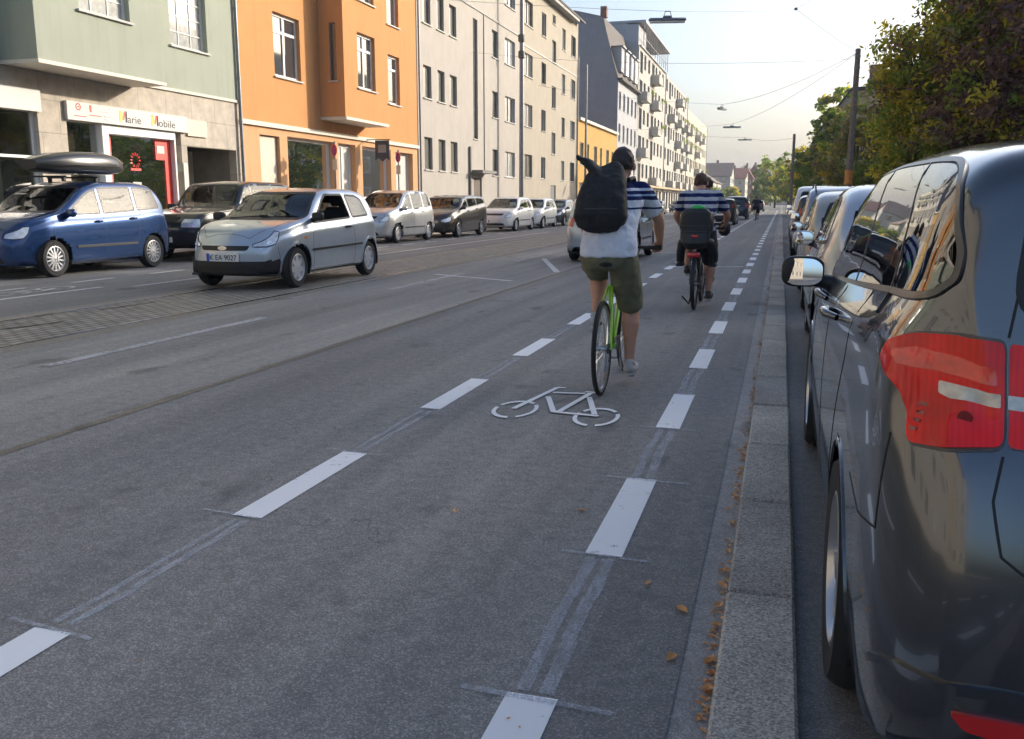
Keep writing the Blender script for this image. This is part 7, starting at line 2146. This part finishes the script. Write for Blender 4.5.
def build_people():
    M['sole'] = plain('sole', (.6,.58,.53), .7)
    navy = (.012,.022,.09); wht = (.66,.68,.74); lb = (.35,.45,.62)
    shirt1 = striped('shirt_navy_yoke', [(.9, wht), (1.295, navy), (1.31, wht), (1.36, navy), (1.385, lb), (1.40, navy), (1.425, wht), (1.445, navy)])
    st = []; z = .90; k = 0
    while z < 1.58: st.append((z, navy if k % 2 else (.42,.43,.47))); z += .046; k += 1
    shirt2 = striped('shirt_stripes', st)
    khaki = plain('shorts_khaki', (.14,.135,.08), .9, var=.15, vscale=12); dn = plain('shorts_navy', (.012,.014,.025), .9, var=.2)
    canvas = plain('shoe_canvas', (.42,.40,.38), .8, var=.1); dsh = plain('shoe_dark', (.05,.04,.04), .7)
    gfr = carpaint('bike_green', (.30,.62,.03), .0, .3); bfr = plain('bike_black', (.015,.015,.016), .3, 0, 1)
    x1, y1, rz = -1.16, 6.17, R(.5)
    bike('bright green bicycle ridden by the cyclist with the black backpack', x1, y1, rz, gfr)
    J = dict(pelvis=(0, .19, 1.0), waist=(.0, .235, 1.15), chest=(.005, .35, 1.34), neck=(.015, .45, 1.48), head=(.035, .52, 1.61),
             shR=(.195, .43, 1.42), elR=(.29, .66, 1.22), wrR=(.285, .83, 1.05), handR=(.265, .875, 1.02),
             shL=(-.175, .43, 1.42), elL=(-.27, .66, 1.22), wrL=(-.28, .83, 1.05), handL=(-.255, .875, 1.02),
             hipR=(.095, .22, .95), knR=(.13, .47, .58), anR=(.135, .40, .19), toeR=(.02, .15, -.07),
             hipL=(-.095, .22, .95), knL=(-.14, .62, .83), anL=(-.125, .42, .53), toeL=(-.01, .155, -.06))
    person('cyclist in a white shirt with navy shoulders and olive knee shorts, riding the green bicycle', x1, y1, rz, J, shirt1, khaki, canvas, M['hair'], build=1.06, vox=.008)
    # backpack
    bp = tag(empty('backpack', (x1, y1, 0), rz), 'black backpack on the nearer cyclist with its roll top sticking up', 'backpack')
    m = MB()
    ax = [(V3(-.035, .085, 1.10), .12, .06), (V3(-.035, .065, 1.12), .165, .085), (V3(-.04, .06, 1.18), .185, .10), (V3(-.035, .09, 1.30), .175, .10), (V3(-.03, .15, 1.42), .155, .088), (V3(-.03, .20, 1.50), .14, .065), (V3(-.035, .23, 1.555), .125, .045), (V3(-.05, .245, 1.575), .10, .03)]
    ax = [(V3(c.x, c.y, 1.60-(1.60-c.z)*.84), a, d) for c, a, d in ax]
    loft(m, [(c, a, d, .62) for c, a, d in ax], 28)
    loft(m, [(V3(-.06, .19, 1.50), .10, .05), (V3(-.12, .19, 1.575), .07, .04), (V3(-.17, .18, 1.625), .045, .028), (V3(-.225, .17, 1.655), .025, .018), (V3(-.235, .168, 1.67), .012, .012)], 16, lat=V3(0, 1, 0))
    m.ell((-.165, .10, 1.27), (.055, .09, .09)); m.ell((.09, .10, 1.26), (.055, .085, .08))
    bk = plain('bag_black', (.011,.011,.012), .75, var=.3, vscale=20)
    voxel('bag', m, bk, bp, .008, 4, .02)
    m = MB()
    for s in (-1, 1): m.tube([(s*.12, .26, 1.50), (s*.135, .40, 1.515), (s*.14, .52, 1.42), (s*.16, .46, 1.26), (s*.19, .30, 1.15), (s*.15, .14, 1.12)], .017, 6)
    m.build('straps', bk, bp, 60)
    m = MB()
    m.tube([(-.14, -.02, 1.30), (-.03, -.04, 1.30), (.09, -.02, 1.30)], .004, 5); m.build('zip', M['trimgrey'], bp)
    # second cyclist with child seat
    x2, y2 = -1.0, 11.52
    bike('black bicycle with mudguards and a rear child seat', x2, y2, 0, bfr, mud=True, rack=True, crank=.15, tyre=.022)
    J2 = dict(pelvis=(0, .20, .99), waist=(0, .27, 1.14), chest=(.01, .42, 1.33), neck=(.0, .53, 1.47), head=(-.02, .62, 1.59),
              shR=(.20, .51, 1.42), elR=(.33, .68, 1.18), wrR=(.30, .85, 1.05), handR=(.27, .885, 1.02), shL=(-.20, .51, 1.42), elL=(-.33, .68, 1.18), wrL=(-.30, .85, 1.05), handL=(-.27, .885, 1.02),
              hipR=(.10, .23, .94), knR=(.15, .50, .58), anR=(.14, .42, .20), toeR=(.02, .15, -.06), hipL=(-.10, .23, .94), knL=(-.16, .62, .80), anL=(-.14, .40, .52), toeL=(-.01, .155, -.05))
    person('cyclist in a navy and grey striped shirt, riding the black bicycle with the child seat', x2, y2, 0, J2, shirt2, dn, dsh, M['hair2'], build=1.12, vox=.010)
    cs = tag(empty('child_seat', (x2, y2, 0)), 'black child seat with green top mounted behind the farther cyclist', 'child seat')
    m = MB(); cp = plain('seat_shell', (.014,.014,.015), .45, var=.1)
    loft(m, [((0, -.07, .80), .13, .10, .6), ((0, -.09, .86), .17, .12, .6), ((0, -.10, .98), .175, .085, .6), ((0, -.115, 1.12), .185, .07, .6), ((0, -.125, 1.22), .175, .06, .6), ((0, -.13, 1.265), .13, .045, .6)], 28)
    for s in (-1, 1):
        m.ell((s*.175, -.02, 1.10), (.035, .12, .14)); limb(m, [(s*.17, .0, .84), (s*.20, .12, .72), (s*.205, .16, .60)], [.06, .055, .05]); m.bbox((s*.205, .18, .56), (.11, .2, .04), .015)
    voxel('shell', m, cp, cs, .01, 3)
    m = MB(); m.ell((.02, -.115, 1.275), (.085, .05, .035)); m.build('green_top', plain('seat_green', (.03,.42,.08), .4), cs, 60)
    m = MB(); m.bbox((0, -.20, .93), (.08, .02, .035), .006); m.build('reflector', M['lens_red'], cs, 50)
    m = MB(); m.tube([(-.18, -.16, 1.06), (0, -.20, 1.055), (.18, -.16, 1.06)], .006, 5); m.tube([(-.14, -.18, .99), (0, -.21, .985), (.14, -.18, .99)], .005, 5); m.build('seat_ribs', M['trimgrey'], cs)
    # third rider ahead, mostly hidden
    x3, y3 = -1.16, 14.1
    bike('dark bicycle ridden ahead of the striped-shirt cyclist, almost fully hidden', x3, y3, 0, bfr, mud=True, crank=1.2)
    J3 = {k: (v if k.startswith('toe') else v) for k, v in J2.items()}
    J3['head'] = (.02, .60, 1.60)
    person('dark-haired cyclist just ahead of the striped-shirt cyclist, only head and right arm showing', x3, y3, 0, J3, dn, dn, dsh, M['hair'], build=1.0, vox=.014)
    m = MB(); m.bbox((0, 0, 0), (.18, .16, .22), .05); hbag = tag(m.build('handlebar_bag', bk, None, 40), 'small black bag on the handlebar of the hidden cyclist in front', 'bag'); hbag.location = (x3+.30, y3+.86, .92)
    # distant rider in the road
    x4, y4 = -1.7, 66
    bike('dark bicycle far off in the middle of the street', x4, y4, 0, bfr, mud=True, crank=.4)
    person('distant dark-clothed rider in the middle of the street, seen very small', x4, y4, 0, J2, dn, dn, dsh, M['hair'], build=1.1, vox=.02)

# ------------------------------------------------------------------ light, sky, camera
def build_world():
    w = bpy.data.worlds.new('World'); scene.world = w; w.use_nodes = True
    nt = w.node_tree; bg = nt.nodes['Background']
    sky = nt.nodes.new('ShaderNodeTexSky'); sky.sky_type = 'NISHITA'; sky.sun_disc = False
    sky.sun_elevation = R(18); sky.sun_rotation = R(45); sky.air_density = 1.0; sky.dust_density = 5.0; sky.ozone_density = 3.3
    nt.links.new(sky.outputs[0], bg.inputs[0]); bg.inputs[1].default_value = SKY
    d = bpy.data.lights.new('sun', 'SUN'); d.energy = SUN; d.angle = R(.7); d.color = (1, .9, .76)
    o = bpy.data.objects.new('sun', d); COL.objects.link(o)
    v = Vector((math.cos(R(18))*math.sin(R(45)), math.cos(R(18))*math.cos(R(45)), math.sin(R(18))))
    o.rotation_euler = v.to_track_quat('Z', 'Y').to_euler()
    o.location = (40, 40, 40)
    cd = bpy.data.cameras.new('camera'); cam = bpy.data.objects.new('camera', cd); COL.objects.link(cam)
    cd.sensor_width = 36; cd.lens = 900/1024*36; cd.clip_start = .05; cd.clip_end = 8000
    cam.location = (0, 0, 1.35); cam.rotation_euler = (R(90-10.5735), 0, R(16.431))
    scene.camera = cam
    m = MB(); m.box((-1000, -200, -1.1), (1000, 1800, 62)); hz = m.build('haze', None, None)
    hm = bpy.data.materials.new('haze_air'); hm.use_nodes = True; nt = hm.node_tree; nt.nodes.clear()
    out = nt.nodes.new('ShaderNodeOutputMaterial'); pv = nt.nodes.new('ShaderNodeVolumePrincipled')
    pv.inputs['Density'].default_value = HAZE; pv.inputs['Color'].default_value = rgb(.9, .93, 1); pv.inputs['Anisotropy'].default_value = 0
    nt.links.new(pv.outputs[0], out.inputs['Volume']); hz.data.materials.clear(); hz.data.materials.append(hm)
    tag(hz, 'thin evening haze over the far street', 'haze', kind='stuff')
    vs = scene.view_settings; vs.view_transform = 'Standard'; vs.look = 'None'; vs.exposure = EXPO; vs.gamma = 1
    vs.use_curve_mapping = False
HAZE = .0006
SKY, SUN, EXPO = .125, 2.35, 1.24

build_world()
build_ground()
build_left_row()
build_right_side()
build_trees()
build_street_furniture()
build_people()
build_cars()
